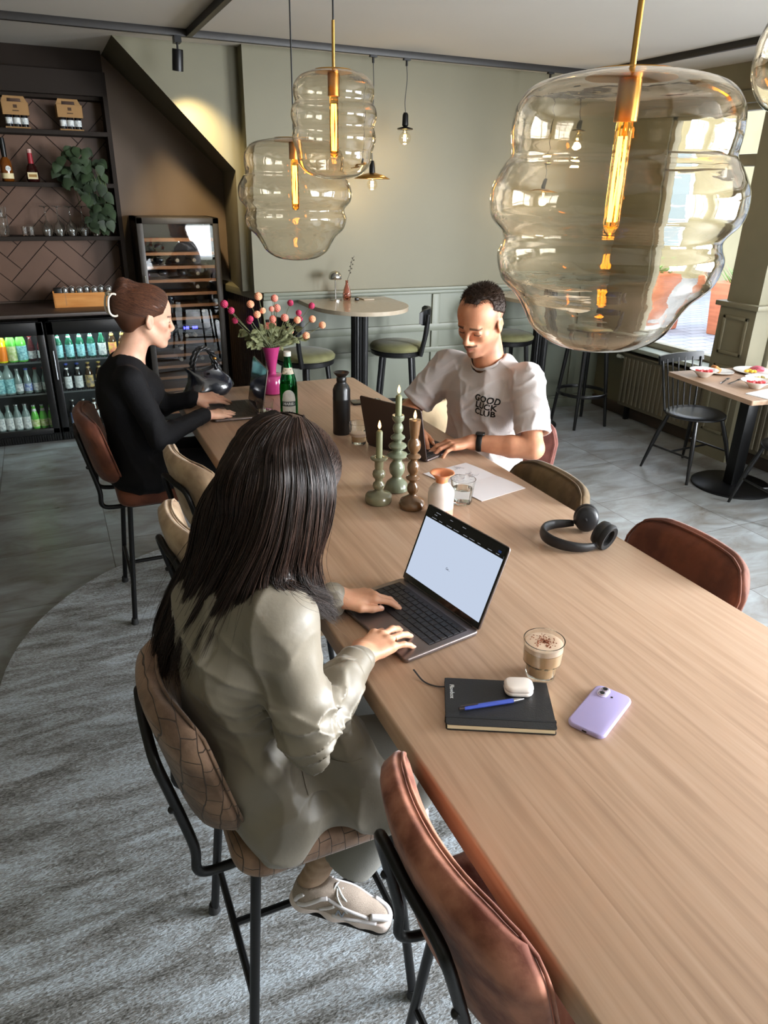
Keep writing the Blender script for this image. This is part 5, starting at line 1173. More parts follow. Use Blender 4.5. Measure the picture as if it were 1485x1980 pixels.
# headphones lying flat
t = thing('headphones', 'black over ear headphones lying near the right table edge', 'headphones', (1.325, 1.525, TT), R(-14)); M_hp = mat('headphone_black', rgb(24, 24, 27), .45); M_pad = mat('ear_pad', rgb(14, 14, 16), .6)
arc = [Vector((-.01 + .092 * cos(a) * 1.0, .083 * sin(a), .018 + .006 * abs(cos(a)))) for a in [R(68 + 224 * k / 24) for k in range(25)]]
MB().tube(arc, [.008 + .0065 * sin(pi * k / 24) ** .6 for k in range(25)], 12, flat=(1.25, .62)).build('headband', M_hp, t, smooth=180)
for s in (1, -1):
    tilt = R(16 if s > 0 else -34); q = Matrix.Rotation(R(-20) * s, 3, 'Z') @ Matrix.Rotation(R(90) - tilt * .5 * s, 3, 'X')
    if s < 0: q = Matrix.Rotation(R(28), 3, 'Z') @ Matrix.Rotation(R(90) + R(14), 3, 'X')
    c0 = Vector((.055, s * .060, .043)); n_ = 28
    rg_ = lambda r1, r2, z: [c0 + q @ Vector((r1 * cos(2 * pi * j / n_), r2 * sin(2 * pi * j / n_), z * -s)) for j in range(n_)]
    cup = MB().loft([rg_(.001, .001, -.026), rg_(.024, .028, -.026), rg_(.033, .037, -.021), rg_(.036, .041, -.008), rg_(.034, .039, .002), rg_(.001, .001, .003)]).build('ear_cup', M_hp, t, smooth=50)
    MB().loft([rg_(.035, .041, .003), rg_(.038, .043, .012), rg_(.033, .038, .021), rg_(.022, .027, .018), rg_(.020, .025, .006), rg_(.001, .001, .005)]).build('ear_pad', M_pad, cup, smooth=60)
    a0 = arc[0] if s > 0 else arc[-1]
    MB().tube(cr([a0, (a0 + c0) / 2 + Vector((0, s * .008, .004)), c0 + q @ Vector((0, .0, .026 * s))], 5), .008, 8, flat=(1.3, .7)).build('yoke', M_hp, t, smooth=180)
# handbag
t = thing('handbag', 'glossy black leather handbag with twisted handles at the far table corner', 'bag', (.635, 3.555, TT), R(12))
M_lea = mat('black_leather', rgb(26, 28, 36), .22, coat=.5, bump=.25, bscale=14)
rings = []; nn = 48
for (z, a_, b_, pw, tw_) in ((0, .085, .045, 3.5, 0), (.004, .102, .055, 3.2, 0), (.02, .118, .062, 3, 0), (.045, .124, .058, 2.6, .02), (.08, .108, .045, 2.3, .02), (.11, .088, .030, 2.2, 0), (.135, .082, .020, 2.2, -.02), (.143, .080, .014, 2.2, -.02), (.140, .074, .009, 2.2, 0), (.12, .06, .006, 2, 0)):
    ring = []
    for j in range(nn):
        th = 2 * pi * j / nn; cc, ss = cos(th), sin(th)
        x = a_ * abs(cc) ** (2 / pw) * (1 if cc > 0 else -1); y = b_ * abs(ss) ** (2 / pw) * (1 if ss > 0 else -1)
        f_ = .012 * sin(3 * th + z * 40) * (z / .14) * (1 if .01 < z < .13 else .2)
        ring.append(Vector((x + tw_ + f_ * .6, y + f_, z + .010 * cos(2 * th) * (z > .1))))
    rings.append(ring)
MB().loft(rings).build('body', M_lea, t, smooth=180)
mb = MB()
for s in (-1, 1):
    P_ = cr([(-.055, s * .014, .13), (-.058, s * .02, .17), (-.03, s * .02, .225), (.01, s * .018, .235), (.045, s * .02, .20), (.058, s * .014, .13)], 12)
    for ph in (0, pi):
        mb.tube([p + Vector((cos(i * .55 + ph) * .0048, sin(i * .55 + ph) * .0048, cos(i * .55 + ph) * .003)) for i, p in enumerate(P_)], .0058, 8)
mb.build('handles', mat('black_leather_matt', rgb(20, 20, 24), .4, coat=.3), t, smooth=180)
MB().ball((.047, -.02, .185), .011, 8, sc=(1, 1, .8)).build('gold_bead', M_gold, t)
MB().box((.0, -.040, .118), (.016, .002, .012), rot=Matrix.Rotation(R(20), 3, 'X')).build('emblem', M_black, t)
# tote on a stool at the far right of the table
stool('grey taupe velvet stool next to the man that carries the canvas tote bag', 1.60, 3.10, R(190), fabric('grey_velvet', rgb(96, 90, 84), rgb(126, 120, 112), 'grid'), GR, top=.93)
t = thing('tote_bag', 'beige canvas tote bag slouching on the stool beside the man', 'bag', (1.60, 3.02, .66), R(20)); M_can = mat('canvas', rgb(178, 156, 124), .9, var=.08, bump=.3, bscale=40)
rings = []
for (z, a_, b_) in ((0, .12, .06), (.01, .15, .085), (.08, .165, .10), (.16, .16, .09), (.24, .15, .07), (.30, .165, .055), (.31, .16, .045), (.29, .14, .035), (.2, .12, .03)):
    rings.append([Vector((a_ * abs(cos(th)) ** .7 * (1 if cos(th) > 0 else -1) + .015 * sin(5 * th + z * 30), b_ * abs(sin(th)) ** .7 * (1 if sin(th) > 0 else -1) + .010 * sin(4 * th + z * 18), z + .02 * sin(2 * th + 1) * (z > .2))) for th in [2 * pi * j / 48 for j in range(48)]])
MB().loft(rings).build('body', M_can, t, smooth=180)
MB().tube(cr([(-.12, -.05, .27), (-.06, -.07, .34), (.05, -.06, .38), (.12, -.02, .30), (.13, .03, .2)], 8), .012, 8, flat=(.3, 1.4)).build('strap', mat('grey_strap', rgb(150, 146, 142), .6), t, smooth=180)
# ================================================================== PEOPLE: smooth distance-field bodies turned into meshes
class Field:
    def __init__(s, lo, hi, h):
        s.lo = np.array(lo, float); s.h = h
        s.n = np.ceil((np.array(hi, float) - s.lo) / h).astype(int) + 1
        s.F = np.full(s.n, .06, np.float32)
        s.ax = [(s.lo[i] + h * np.arange(s.n[i])).astype(np.float32) for i in range(3)]
    def blk(s, lo, hi):
        a = np.clip(np.floor((np.array(lo) - s.lo) / s.h).astype(int), 0, s.n - 1)
        b = np.clip(np.ceil((np.array(hi) - s.lo) / s.h).astype(int) + 1, a + 1, s.n)
        sl = tuple(slice(a[i], b[i]) for i in range(3))
        return sl, (s.ax[0][sl[0]][:, None, None], s.ax[1][sl[1]][None, :, None], s.ax[2][sl[2]][None, None, :])
    def put(s, sl, d, k, sub=False):
        a = s.F[sl]
        if sub:
            d = -d; k = max(k, 1e-5); h = np.clip(.5 - .5 * (a - d) / k, 0, 1) if False else np.clip(.5 + .5 * (d - a) / k, 0, 1)
            s.F[sl] = a * (1 - h) + d * h + k * h * (1 - h)
        elif k <= 0: s.F[sl] = np.minimum(a, d)
        else:
            h = np.clip(.5 + .5 * (a - d) / k, 0, 1); s.F[sl] = a * (1 - h) + d * h - k * h * (1 - h)
    def cap(s, a, b, ra, rb=None, k=.02, sub=False, fl=None):
        rb = ra if rb is None else rb; a = np.array(a, float); b = np.array(b, float); m = max(ra, rb) + max(k, .0) + .03
        sl, (X, Y, Z) = s.blk(np.minimum(a, b) - m, np.maximum(a, b) + m)
        ab = b - a; L2 = max(ab @ ab, 1e-9)
        t = np.clip(((X - a[0]) * ab[0] + (Y - a[1]) * ab[1] + (Z - a[2]) * ab[2]) / L2, 0, 1)
        d = np.sqrt((X - a[0] - t * ab[0]) ** 2 + (Y - a[1] - t * ab[1]) ** 2 + (Z - a[2] - t * ab[2]) ** 2) - (ra + (rb - ra) * t)
        s.put(sl, d.astype(np.float32), k, sub)
    def chain(s, pts, rs, k=.02):
        for i in range(len(pts) - 1): s.cap(pts[i], pts[i + 1], rs[i], rs[i + 1], k)
    def ell(s, c, r, M=None, k=.02, sub=False):
        c = np.array(c, float); r = np.array(r, float); M = np.eye(3) if M is None else np.array(M, float)
        m = r.max() + max(k, 0) + .03; sl, (X, Y, Z) = s.blk(c - m, c + m)
        dx, dy, dz = X - c[0], Y - c[1], Z - c[2]
        q = [(M[0, i] * dx + M[1, i] * dy + M[2, i] * dz) / r[i] for i in range(3)]
        k0 = np.sqrt(q[0] ** 2 + q[1] ** 2 + q[2] ** 2); k1 = np.sqrt((q[0] / r[0]) ** 2 + (q[1] / r[1]) ** 2 + (q[2] / r[2]) ** 2)
        d = np.where(k1 > 1e-6, k0 * (k0 - 1) / np.maximum(k1, 1e-6), -r.min())
        s.put(sl, d.astype(np.float32), k, sub)
    def cut(s, p, n, k=0.0):
        """keep the side where (x-p).n < 0"""
        n = np.array(n, float); n /= np.linalg.norm(n); X, Y, Z = s.ax[0][:, None, None], s.ax[1][None, :, None], s.ax[2][None, None, :]
        d = ((X - p[0]) * n[0] + (Y - p[1]) * n[1] + (Z - p[2]) * n[2]).astype(np.float32)
        np.maximum(s.F, d, out=s.F)
    def disp(s, fn, band=.02):
        idx = np.where(np.abs(s.F) < band); P = [s.ax[i][idx[i]] for i in range(3)]
        s.F[idx] += fn(P[0], P[1], P[2]).astype(np.float32)
    def mesh(s):
        F = s.F; S = F < 0
        m = np.zeros(tuple(s.n - 1), np.uint8)
        for a in (0, 1):
            for b in (0, 1):
                for c in (0, 1): m += S[a:s.n[0] - 1 + a, b:s.n[1] - 1 + b, c:s.n[2] - 1 + c]
        act = (m > 0) & (m < 8); I, J, K = np.where(act); N = len(I)
        acc = np.zeros((N, 3)); cnt = np.zeros(N)
        C8 = [(a, b, c) for a in (0, 1) for b in (0, 1) for c in (0, 1)]
        for u in C8:
            for ax in range(3):
                if u[ax]: continue
                v = list(u); v[ax] = 1
                f0 = F[I + u[0], J + u[1], K + u[2]]; f1 = F[I + v[0], J + v[1], K + v[2]]
                x = (f0 < 0) != (f1 < 0); t = np.where(x, f0 / np.where(x, f0 - f1, 1), 0)
                for q in range(3): acc[:, q] += np.where(x, u[q] + (t if q == ax else 0), 0)
                cnt += x
        V = (np.stack([I, J, K], 1) + acc / cnt[:, None]) * s.h + s.lo
        vid = np.full(act.shape, -1, np.int32); vid[act] = np.arange(N); fs = []
        for ax in range(3):
            a1, a2 = [(1, 2), (2, 0), (0, 1)][ax]
            sl0 = [slice(1, -1)] * 3; sl0[ax] = slice(0, -1); sl1 = [slice(1, -1)] * 3; sl1[ax] = slice(1, None)
            s0, s1 = S[tuple(sl0)], S[tuple(sl1)]; x = np.where(s0 != s1)
            if len(x[0]) == 0: continue
            g = [x[0] + 1, x[1] + 1, x[2] + 1]; g[ax] = x[ax]
            def vi(d1, d2):
                q = [g[0].copy(), g[1].copy(), g[2].copy()]; q[a1] -= d1; q[a2] -= d2; return vid[q[0], q[1], q[2]]
            quad = np.stack([vi(1, 1), vi(0, 1), vi(0, 0), vi(1, 0)], 1)
            flip = ~s0[x]; quad[flip] = quad[flip][:, ::-1]; fs.append(quad)
        Fa = np.concatenate(fs); Fa = Fa[(Fa >= 0).all(1)]
        return V, Fa
def np_obj(name, V, Fc, m, parent, tint=None, smooth=True, relax=0):
    for _ in range(relax):
        acc = np.zeros_like(V); cn = np.zeros(len(V))
        for i in range(4):
            for j in (1, 3): np.add.at(acc, Fc[:, i], V[Fc[:, (i + j) % 4]]); np.add.at(cn, Fc[:, i], 1)
        V = V * .4 + .6 * acc / np.maximum(cn, 1)[:, None]
    me = bpy.data.meshes.new(name); me.vertices.add(len(V)); me.vertices.foreach_set('co', V.astype(np.float32).ravel())
    k = Fc.shape[1]; me.loops.add(Fc.size); me.loops.foreach_set('vertex_index', Fc.ravel().astype(np.int32)); me.polygons.add(len(Fc))
    me.polygons.foreach_set('loop_start', np.arange(0, Fc.size, k, dtype=np.int32)); me.update(calc_edges=True)
    if smooth: me.polygons.foreach_set('use_smooth', np.ones(len(Fc), bool))
    if tint is not None:
        at = me.color_attributes.new('tint', 'FLOAT_COLOR', 'POINT'); at.data.foreach_set('color', tint.astype(np.float32).ravel())
    me.materials.append(m); me.update()
    o = bpy.data.objects.new(name, me); COL.objects.link(o); o.parent = parent
    return o
def largest(V, Fc):
    """keep the biggest connected piece"""
    par = np.arange(len(V))
    E_ = np.concatenate([Fc[:, [0, 1]], Fc[:, [1, 2]], Fc[:, [2, 3]]])
    lab = np.arange(len(V))
    for _ in range(400):
        old = lab.copy(); np.minimum.at(lab, E_[:, 0], lab[E_[:, 1]]); np.minimum.at(lab, E_[:, 1], lab[E_[:, 0]]); lab = lab[lab]
        lab = lab[lab]
        if (old == lab).all(): break
    u, c = np.unique(lab, return_counts=True); keep = lab == u[c.argmax()]
    ids = np.cumsum(keep) - 1; Fk = Fc[keep[Fc].all(1)]; return V[keep], ids[Fk]
def N3(v): v = np.array(v, float); return v / np.linalg.norm(v)
def hframe(yaw, pitch, roll=0):
    """columns: forward, left, up"""
    m = Matrix.Rotation(R(yaw), 3, 'Z') @ Matrix.Rotation(R(pitch), 3, 'Y') @ Matrix.Rotation(R(roll), 3, 'X'); return np.array(m)
def wav(P, ks, amp, seed=0):
    rg = np.random.RandomState(seed); X, Y, Z = P; o = 0
    w1 = np.sin(9 * X + 5 * Z + seed) + np.sin(8 * Y - 6 * Z + 1.3 * seed)
    for k in ks:
        d = N3(rg.randn(3)); ph = rg.uniform(0, 6.3); o = o + np.sin(k * (d[0] * X + d[1] * Y + d[2] * Z) + ph + 1.2 * w1) / len(ks)
    return amp * o

def skin_mat(name, base, rough=.5):
    m = bpy.data.materials.new(name); m.use_nodes = True; n = m.node_tree; b = n.nodes['Principled BSDF']
    at = NN(n, 'ShaderNodeAttribute', attribute_name='tint'); mx = NN(n, 'ShaderNodeMix', data_type='RGBA')
    tx = NN(n, 'ShaderNodeTexCoord'); nz = NN(n, 'ShaderNodeTexNoise'); nz.inputs['Scale'].default_value = 26; nz.inputs['Detail'].default_value = 5; n.links.new(tx.outputs['Object'], nz.inputs['Vector'])
    c = NN(n, 'ShaderNodeValToRGB'); n.links.new(nz.outputs['Fac'], c.inputs[0]); c.color_ramp.elements[0].position = .3; c.color_ramp.elements[1].position = .7
    c.color_ramp.elements[0].color = (base[0] * .88, base[1] * .78, base[2] * .74, 1); c.color_ramp.elements[1].color = (min(1, base[0] * 1.06), base[1] * 1.05, base[2] * 1.03, 1)
    n.links.new(at.outputs['Alpha'], mx.inputs[0]); n.links.new(c.outputs[0], mx.inputs[6]); n.links.new(at.outputs['Color'], mx.inputs[7]); n.links.new(mx.outputs[2], b.inputs['Base Color'])
    b.inputs['Roughness'].default_value = rough; b.inputs['Subsurface Weight'].default_value = .12; b.inputs['Subsurface Radius'].default_value = (1, .3, .15); b.inputs['Subsurface Scale'].default_value = .006
    n2 = NN(n, 'ShaderNodeTexNoise'); n2.inputs['Scale'].default_value = 320; n.links.new(tx.outputs['Object'], n2.inputs['Vector'])
    bp = NN(n, 'ShaderNodeBump'); bp.inputs['Strength'].default_value = .12; bp.inputs['Distance'].default_value = .002; n.links.new(n2.outputs['Fac'], bp.inputs['Height']); n.links.new(bp.outputs[0], b.inputs['Normal'])
    return m

def head(F, o, M, s=1.0, male=False, nz=1.0):
    o = np.array(o, float); P = lambda x, y, z: o + M @ (np.array([x, y, z]) * s)
    def E(c, r, k=.02, sub=False): F.ell(P(*c), np.array(r) * s, M, k * s, sub)
    def Cp(a, b, ra, rb=None, k=.01, sub=False): F.cap(P(*a), P(*b), ra * s, (rb if rb is not None else ra) * s, k * s, sub)
    E((-.016, 0, .036), (.097, .077, .082), .01); E((.032, 0, .040), (.060, .062, .062), .03)
    E((.030, 0, -.040), (.056, .055, .068), .03)
    j = .058 if male else .053
    for y in (1, -1):
        Cp((-.006, y * j, -.040), (.058, y * .020, -.100), .017, .015, .022)
        E((.056, y * .038, -.022), (.024, .022, .022), .02)
        Cp((.081, y * .036, .019), (.090, y * .012, .017), .0095 if male else .007, None, .014)
        E((.094, y * .0325, -.002), (.014, .019, .013), None, .010, True) if False else E((.095, y * .0325, -.001), (.013, .018, .012), .012, True)
        E((.0765, y * .0315, -.001), (.0135, .0155, .0125), .003)
        Cp((.088, y * .021, .0075), (.083, y * .044, .0045), .0028, None, .003)
        Cp((.0875, y * .021, -.0105), (.083, y * .043, -.0085), .0024, None, .004)
        E((.102, y * .0125, -.036), (.010, .0075, .008), .006)
        E((-.006, y * .078, -.006), (.017, .0065, .030), .006); E((.000, y * .087, -.004), (.009, .006, .019), .004, True)
        Cp((-.012, y * .082, .018), (-.018, y * .082, -.010), .004, None, .004); E((-.002, y * .076, -.031), (.008, .0055, .009), .004)
    E((.074, 0, -.101), (.019, .021, .017), .02)
    Cp((.088, 0, .014), (.111 * nz, 0, -.026), .0075, .0090, .012); E((.1135 * nz, 0, -.031), (.0100, .0100, .0090), .008)
    for y in (1, -1): E((.107, y * .0065, -.0425), (.005, .0032, .0035), .002, True)
    E((.078, 0, -.062), (.021, .030, .025), .02)
    for y in (1, -1):
        Cp((.0985, y * .004, -.0585), (.089, y * .0235, -.0645), .0055, .0025, .005)
        Cp((.0975, y * .003, -.0715), (.088, y * .021, -.0665), .0068, .003, .005)
    Cp((.1045, 0, -.0650), (.089, .026, -.0650), .0012, .0008, .003, True); Cp((.1045, 0, -.0650), (.089, -.026, -.0650), .0012, .0008, .003, True)
    nr = .054 if male else .045
    return P
def neck(F, P, base, r0, r1, k=.025): F.cap(P(-.025, 0, -.045), base, r0, r1, k)
def head_tint(V, o, M, s, skin, male, stub=None, hairline=None):
    q = (V - np.array(o)) @ M / s; t = np.zeros((len(V), 4)); x, y, z = q.T
    near = (x > -.2) & (x < .2) & (abs(y) < .12) & (z > -.14) & (z < .14)
    def lay(mask, col, a): 
        a = np.clip(mask, 0, 1) * a; m_ = a > t[:, 3]
        t[m_, :3] = col[:3]; t[m_, 3] = a[m_]
    g = lambda v, c, w: np.exp(-((v - c) / w) ** 2)
    lips = near * (x > .083) * g(z, -.0650, .0085) ** 1.5 * np.clip(1.35 - abs(y) / .019, 0, 1)
    lay(lips * 1.6, rgb(176, 104, 92) if male else rgb(196, 100, 96), .75)
    brow = near * (x > .07) * np.clip(1 - abs(z - (.0215 + .003 * np.cos(y * 60) - .06 * np.maximum(0, abs(y) - .035))) / (.0058 if male else .0042), 0, 1) * ((abs(y) > .012) & (abs(y) < .050))
    lay(brow * 2.2, rgb(58, 40, 30), .85)
    lash = near * (x > .078) * np.clip(1 - np.abs(z - (-.0060 if male else -.0035)) / .0030, 0, 1) * ((abs(y) > .019) & (abs(y) < .046))
    lay(lash * 3, rgb(40, 26, 22), .95)
    if male:
        bd = near * np.clip((-.045 - z) / .02, 0, 1) * (x > -.02) * np.clip((z + .135) / .02, 0, 1)
        lay(bd, rgb(116, 84, 68), .5)
        ms = near * (x > .085) * np.clip(1 - abs(z + .0525) / .0065, 0, 1) * np.clip((.034 - abs(y)) / .008, 0, 1)
        lay(ms * 1.8, rgb(74, 48, 36), .85)
        sc = near * (abs(y) < .0765) * ((x < .03) & (z > -.01 - .5 * (x + .02)) & (z < .075)).astype(float) * np.clip((.035 - x) / .02, 0, 1)
        lay(sc * np.clip((z + .03) / .04, 0, 1), rgb(104, 80, 66), .6)
    return t
def hand(F, w, M, s=1.0, side=1, bend=((25, 35, 20),) * 4, spread=(8, 2, -4, -11), thumb=None, k=.006):
    """w wrist centre; M columns: fingers, thumb side, back of hand. returns finger tips with frames"""
    w = np.array(w, float); P = lambda x, y, z: w + M @ (np.array([x, y, z]) * s); tips = []
    F.cap(P(-.03, .0, 0), P(.012, 0, -.002), .0245 * s, .025 * s, .012)
    kn = [(.090, .029, 0), (.094, .0095, .002), (.089, -.010, .001), (.080, -.0285, -.003)]
    L = [(.042, .026, .021), (.046, .030, .022), (.043, .027, .021), (.034, .021, .019)]; rr = [(.0090, .0082, .0076, .0066), (.0093, .0085, .0078, .0068), (.0088, .0080, .0074, .0064), (.0078, .0070, .0066, .0058)]
    for i, (x, y, z) in enumerate(kn):
        F.cap(P(.012, y * .55, -.002), P(x, y, z - .003), .0125 * s, .0112 * s, .014)
        if i < 3: F.cap(P(.05, (y + kn[i + 1][1]) / 2, -.008), P(.078, (y + kn[i + 1][1]) / 2, -.008), .010 * s, .009 * s, .01)
        F.ell(P(x, y, z + .001), np.array((.0105, .0095, .0098)) * s, M, .006)
        p = np.array([x, y, z - .001]); a = 0; sp = R(spread[i])
        for j in range(3):
            a += R(bend[i][j]); d = np.array([cos(a) * cos(sp), cos(a) * sin(sp), -sin(a)]); q = p + d * L[i][j]
            F.cap(P(*p), P(*q), rr[i][j] * s, rr[i][j + 1] * s, k * .6 if j else k); p = q
        up = np.array([sin(a) * cos(sp), sin(a) * sin(sp), cos(a)]); tips.append((P(*(p - d * .002 + up * .0046)), M @ d, M @ up))
    th = thumb or [(.022, .022, -.008), (.052, .046, -.016), (.082, .056, -.020), (.106, .060, -.024)]
    F.cap(P(*th[0]), P(*th[1]), .0165 * s, .0125 * s, .014); F.cap(P(*th[1]), P(*th[2]), .0112 * s, .0098 * s, .005); F.cap(P(*th[2]), P(*th[3]), .0098 * s, .0074 * s, .004)
    d = N3(np.array(th[3]) - np.array(th[2])); up = N3(np.cross(d, np.array([0, 0, 1.]))); up = up if up[1] > 0 else -up; up = N3(up * .5 + np.array([0, 0, 1.])); tips.append((P(*(np.array(th[3]) - d * .002 + up * .0055)), M @ d, M @ up))
    return tips
def nail_tint(V, t, tips, col, r=.0062):
    for p, d, u in tips:
        q = V - p; a = q @ d; n_ = q @ u; b = np.sqrt(np.maximum((q ** 2).sum(1) - a ** 2 - n_ ** 2, 0))
        m_ = (abs(a) < r * 1.15) & (b < r * .85) & (n_ > -.0022); t[m_, :3] = col[:3]; t[m_, 3] = .85
    return t
def watch_like(): pass

# ------------------------------------------------------------------ WOMAN WITH LONG HAIR
SK1 = skin_mat('skin_warm', rgb(206, 156, 126)[:3]); SK2 = skin_mat('skin_fair', rgb(220, 176, 152)[:3]); SK3 = skin_mat('skin_tan', rgb(206, 148, 116)[:3])
M_jack = mat('olive_satin_jacket', rgb(122, 114, 100), .5, var=.05, scale=6, sheen=.12, bump=.5, bscale=22)
M_tro = mat('grey_green_trousers', rgb(136, 134, 128), .7, var=.05, bump=.15, bscale=400)
W1 = thing('person', 'person with long dark hair in an olive jacket typing on the nearest laptop', 'person')
Hm = hframe(22, 36, 0); Ho = np.array((.332, 1.188, 1.374))
lo, hi = (.10, .93, .70), (.74, 1.50, 1.52)
F = Field(lo, hi, .003)
P = head(F, Ho, Hm, .98); neck(F, P, (.285, 1.215, 1.215), .047, .055)
F.ell((.27, 1.225, 1.06), (.085, .12, .14), None, .04); F.ell((.27, 1.23, .88), (.09, .12, .16), None, .05)
shN, elN, wrN = (.295, 1.065, 1.165), (.318, 1.015, .955), (.482, 1.172, .972)
shF, elF, wrF = (.315, 1.375, 1.165), (.37, 1.435, .945), (.520, 1.413, .975)
for a, b_, c in ((shN, elN, wrN), (shF, elF, wrF)):
    F.cap((.28, 1.22, 1.14), a, .04, .035, .03); F.cap(a, b_, .038, .036, .02); F.cap(b_, c, .036, .0245, .015)
def hframe2(fing, back):
    f_ = N3(fing); b_ = np.array(back, float); b_ = N3(b_ - f_ * (b_ @ f_)); return np.stack([f_, np.cross(b_, f_), b_], 1)
# right hand (near): thumb side is +left of fingers when palm is down -> for the right hand thumb points to +y
Mn = hframe2((.86, .50, -.06), (-.10, -.12, 1)); Mf = hframe2((.96, -.10, -.10), (.0, .15, 1)); Mf[:, 1] *= -1
tN = hand(F, wrN, Mn, 1.0, 1, bend=((20, 42, 24), (6, 20, 12), (4, 18, 12), (6, 20, 12)), spread=(7, 4, -6, -17), thumb=[(.022, .022, -.010), (.050, .042, -.018), (.076, .050, -.026), (.097, .046, -.030)])
tF = hand(F, wrF, Mf, .98, -1, bend=((14, 20, 12), (18, 22, 14), (22, 28, 14), (26, 32, 14)), spread=(2, -1, -3, -6), thumb=[(.022, .022, -.008), (.05, .042, -.016), (.080, .044, -.020), (.106, .040, -.022)])
V, Fc = largest(*F.mesh())
tint = head_tint(V, Ho, Hm, .98, None, False); tint = nail_tint(V, tint, tN + tF, rgb(226, 188, 172))
np_obj('body', V, Fc, SK1, W1, tint, relax=1)
# gold ring
fr = Vector(tuple(np.array(wrN) + Mn @ (np.array([.108, -.0118, -.0035]) * 1.0)))
d_ = Vector(tuple(Mn @ N3((cos(R(20)) * .99, -.1, -sin(R(6)))))); mb = MB(); a_ = d_.orthogonal().normalized(); c_ = d_.cross(a_)
mb.tube([fr + (a_ * cos(t_) + c_ * sin(t_)) * .0090 for t_ in [2 * pi * k / 20 for k in range(20)]], .0011, 6, closed=True); mb.build('ring', mat('gold', rgb(226, 176, 92), .2, 1.0), W1)
# jacket
F = Field((.02, .88, .54), (.72, 1.58, 1.32), .0035)
F.ell((.245, 1.225, 1.06), (.130, .175, .17), None, .03); F.ell((.26, 1.23, .86), (.135, .175, .20), None, .06); F.ell((.315, 1.225, .70), (.175, .195, .13), None, .07)
F.cap((.25, 1.10, 1.165), (.25, 1.36, 1.165), .062, .062, .04); F.cap((.27, 1.16, 1.20), (.27, 1.28, 1.20), .055, .055, .03)
for a, b_, c, sg in ((shN, elN, wrN, -1), (shF, elF, wrF, 1)):
    a = np.array(a); b_ = np.array(b_); c = np.array(c)
    F.ell(a + (0, 0, .004), (.062, .060, .062), None, .035); F.cap(a, b_, .062, .054, .03); F.cap(b_, b_ + (c - b_) * .62, .050, .045, .03); F.cap(b_ + (c - b_) * .6, b_ + (c - b_) * .90, .046, .041, .012)
# hem panels: the back drapes over the seat, the near side swings outward
F.cap((.22, 1.10, .80), (.255, 1.045, .655), .07, .045, .06); F.cap((.40, 1.12, .80), (.495, 1.045, .665), .08, .05, .06); F.cap((.25, 1.07, .70), (.52, 1.065, .70), .058, .056, .05); F.cap((.18, 1.2, .8), (.20, 1.2, .66), .05, .04, .06)
def ridge(P, f, seed):
    rg = np.random.RandomState(seed); d = N3(rg.randn(3)); e = N3(rg.randn(3)); g = N3(rg.randn(3)); X, Y, Z = P
    w_ = 1.6 * np.sin(f * .45 * (e[0] * X + e[1] * Y + e[2] * Z) + seed) + .8 * np.sin(f * .8 * (g[0] * X + g[1] * Y + g[2] * Z) + 2 * seed)
    return (1 - np.abs(np.sin(f * .5 * (d[0] * X + d[1] * Y + d[2] * Z) + w_))) ** 1.6
def jf(X, Y, Z):
    o = wav((X, Y, Z * .5), (16, 25), .006, 3) - .010 * ridge((X, Y, Z * .55), 28, 12) - .007 * ridge((X, Y, Z * .6), 50, 21) + .007
    dN = np.sqrt((X - elN[0]) ** 2 + (Y - elN[1]) ** 2 + (Z - elN[2]) ** 2); dF = np.sqrt((X - elF[0]) ** 2 + (Y - elF[1]) ** 2 + (Z - elF[2]) ** 2)
    w_ = np.exp(-(np.minimum(dN, dF) / .14) ** 2)
    o = o - w_ * (.015 * ridge((X, Y, Z), 60, 5) + .012 * ridge((X, Y, Z), 92, 8) - .010)
    fr_ = np.clip((Z - .93) / .1, 0, 1); o = o + (1 - fr_) * .009 * np.sin(34 * (X + .7 * Y) + 3 * Z)
    return o
F.disp(jf, .025)
# seam of the sleeve and yoke
def groove(X, Y, Z):
    d = np.abs((Y - 1.098) + .35 * (Z - 1.16) ** 1 * .3) ; return .0035 * np.exp(-(d / .0035) ** 2) * ((Y < 1.13) & (Z > .98))
F.disp(groove, .012)
F.cut((.2, 1.05, .605), (.10, .0, -1)); F.cut((.2, 1.2, .60), (0, 0, -1))
F.cap((.29, 1.22, 1.18), (.32, 1.21, 1.34), .050, .06, .008, sub=True)
V, Fc = largest(*F.mesh()); jk = np_obj('jacket', V, Fc, M_jack, W1, relax=1)
def cuff(a, b_, t0, t1, r0, r1, m_, par, name='cuff'):
    a = Vector(a); b_ = Vector(b_); p = a.lerp(b_, t0); q = a.lerp(b_, t1); d = (q - p).normalized(); pts = [p, p + d * .004, p.lerp(q, .3), p.lerp(q, .85), q - d * .003, q, q - d * .004]
    MB().tube(pts, [r0 * .93, r0, r0 * .99, r1 * 1.03, r1 * 1.04, r1 * .98, r1 * .86], 36, cap=False).build(name, m_, par, smooth=180)
for a, b_, sg in ((elN, wrN, 1), (elF, wrF, 1)):
    cuff(a, b_, .66, .93, .0425, .0365, M_jack, jk)
    p = Vector(a).lerp(Vector(b_), .82) + Vector((.01, -.036, -.008)); MB().ball(p, .0055, 6, sc=(1, .5, 1)).build('cuff_button', mat('dark_button', rgb(60, 54, 46), .3), jk)
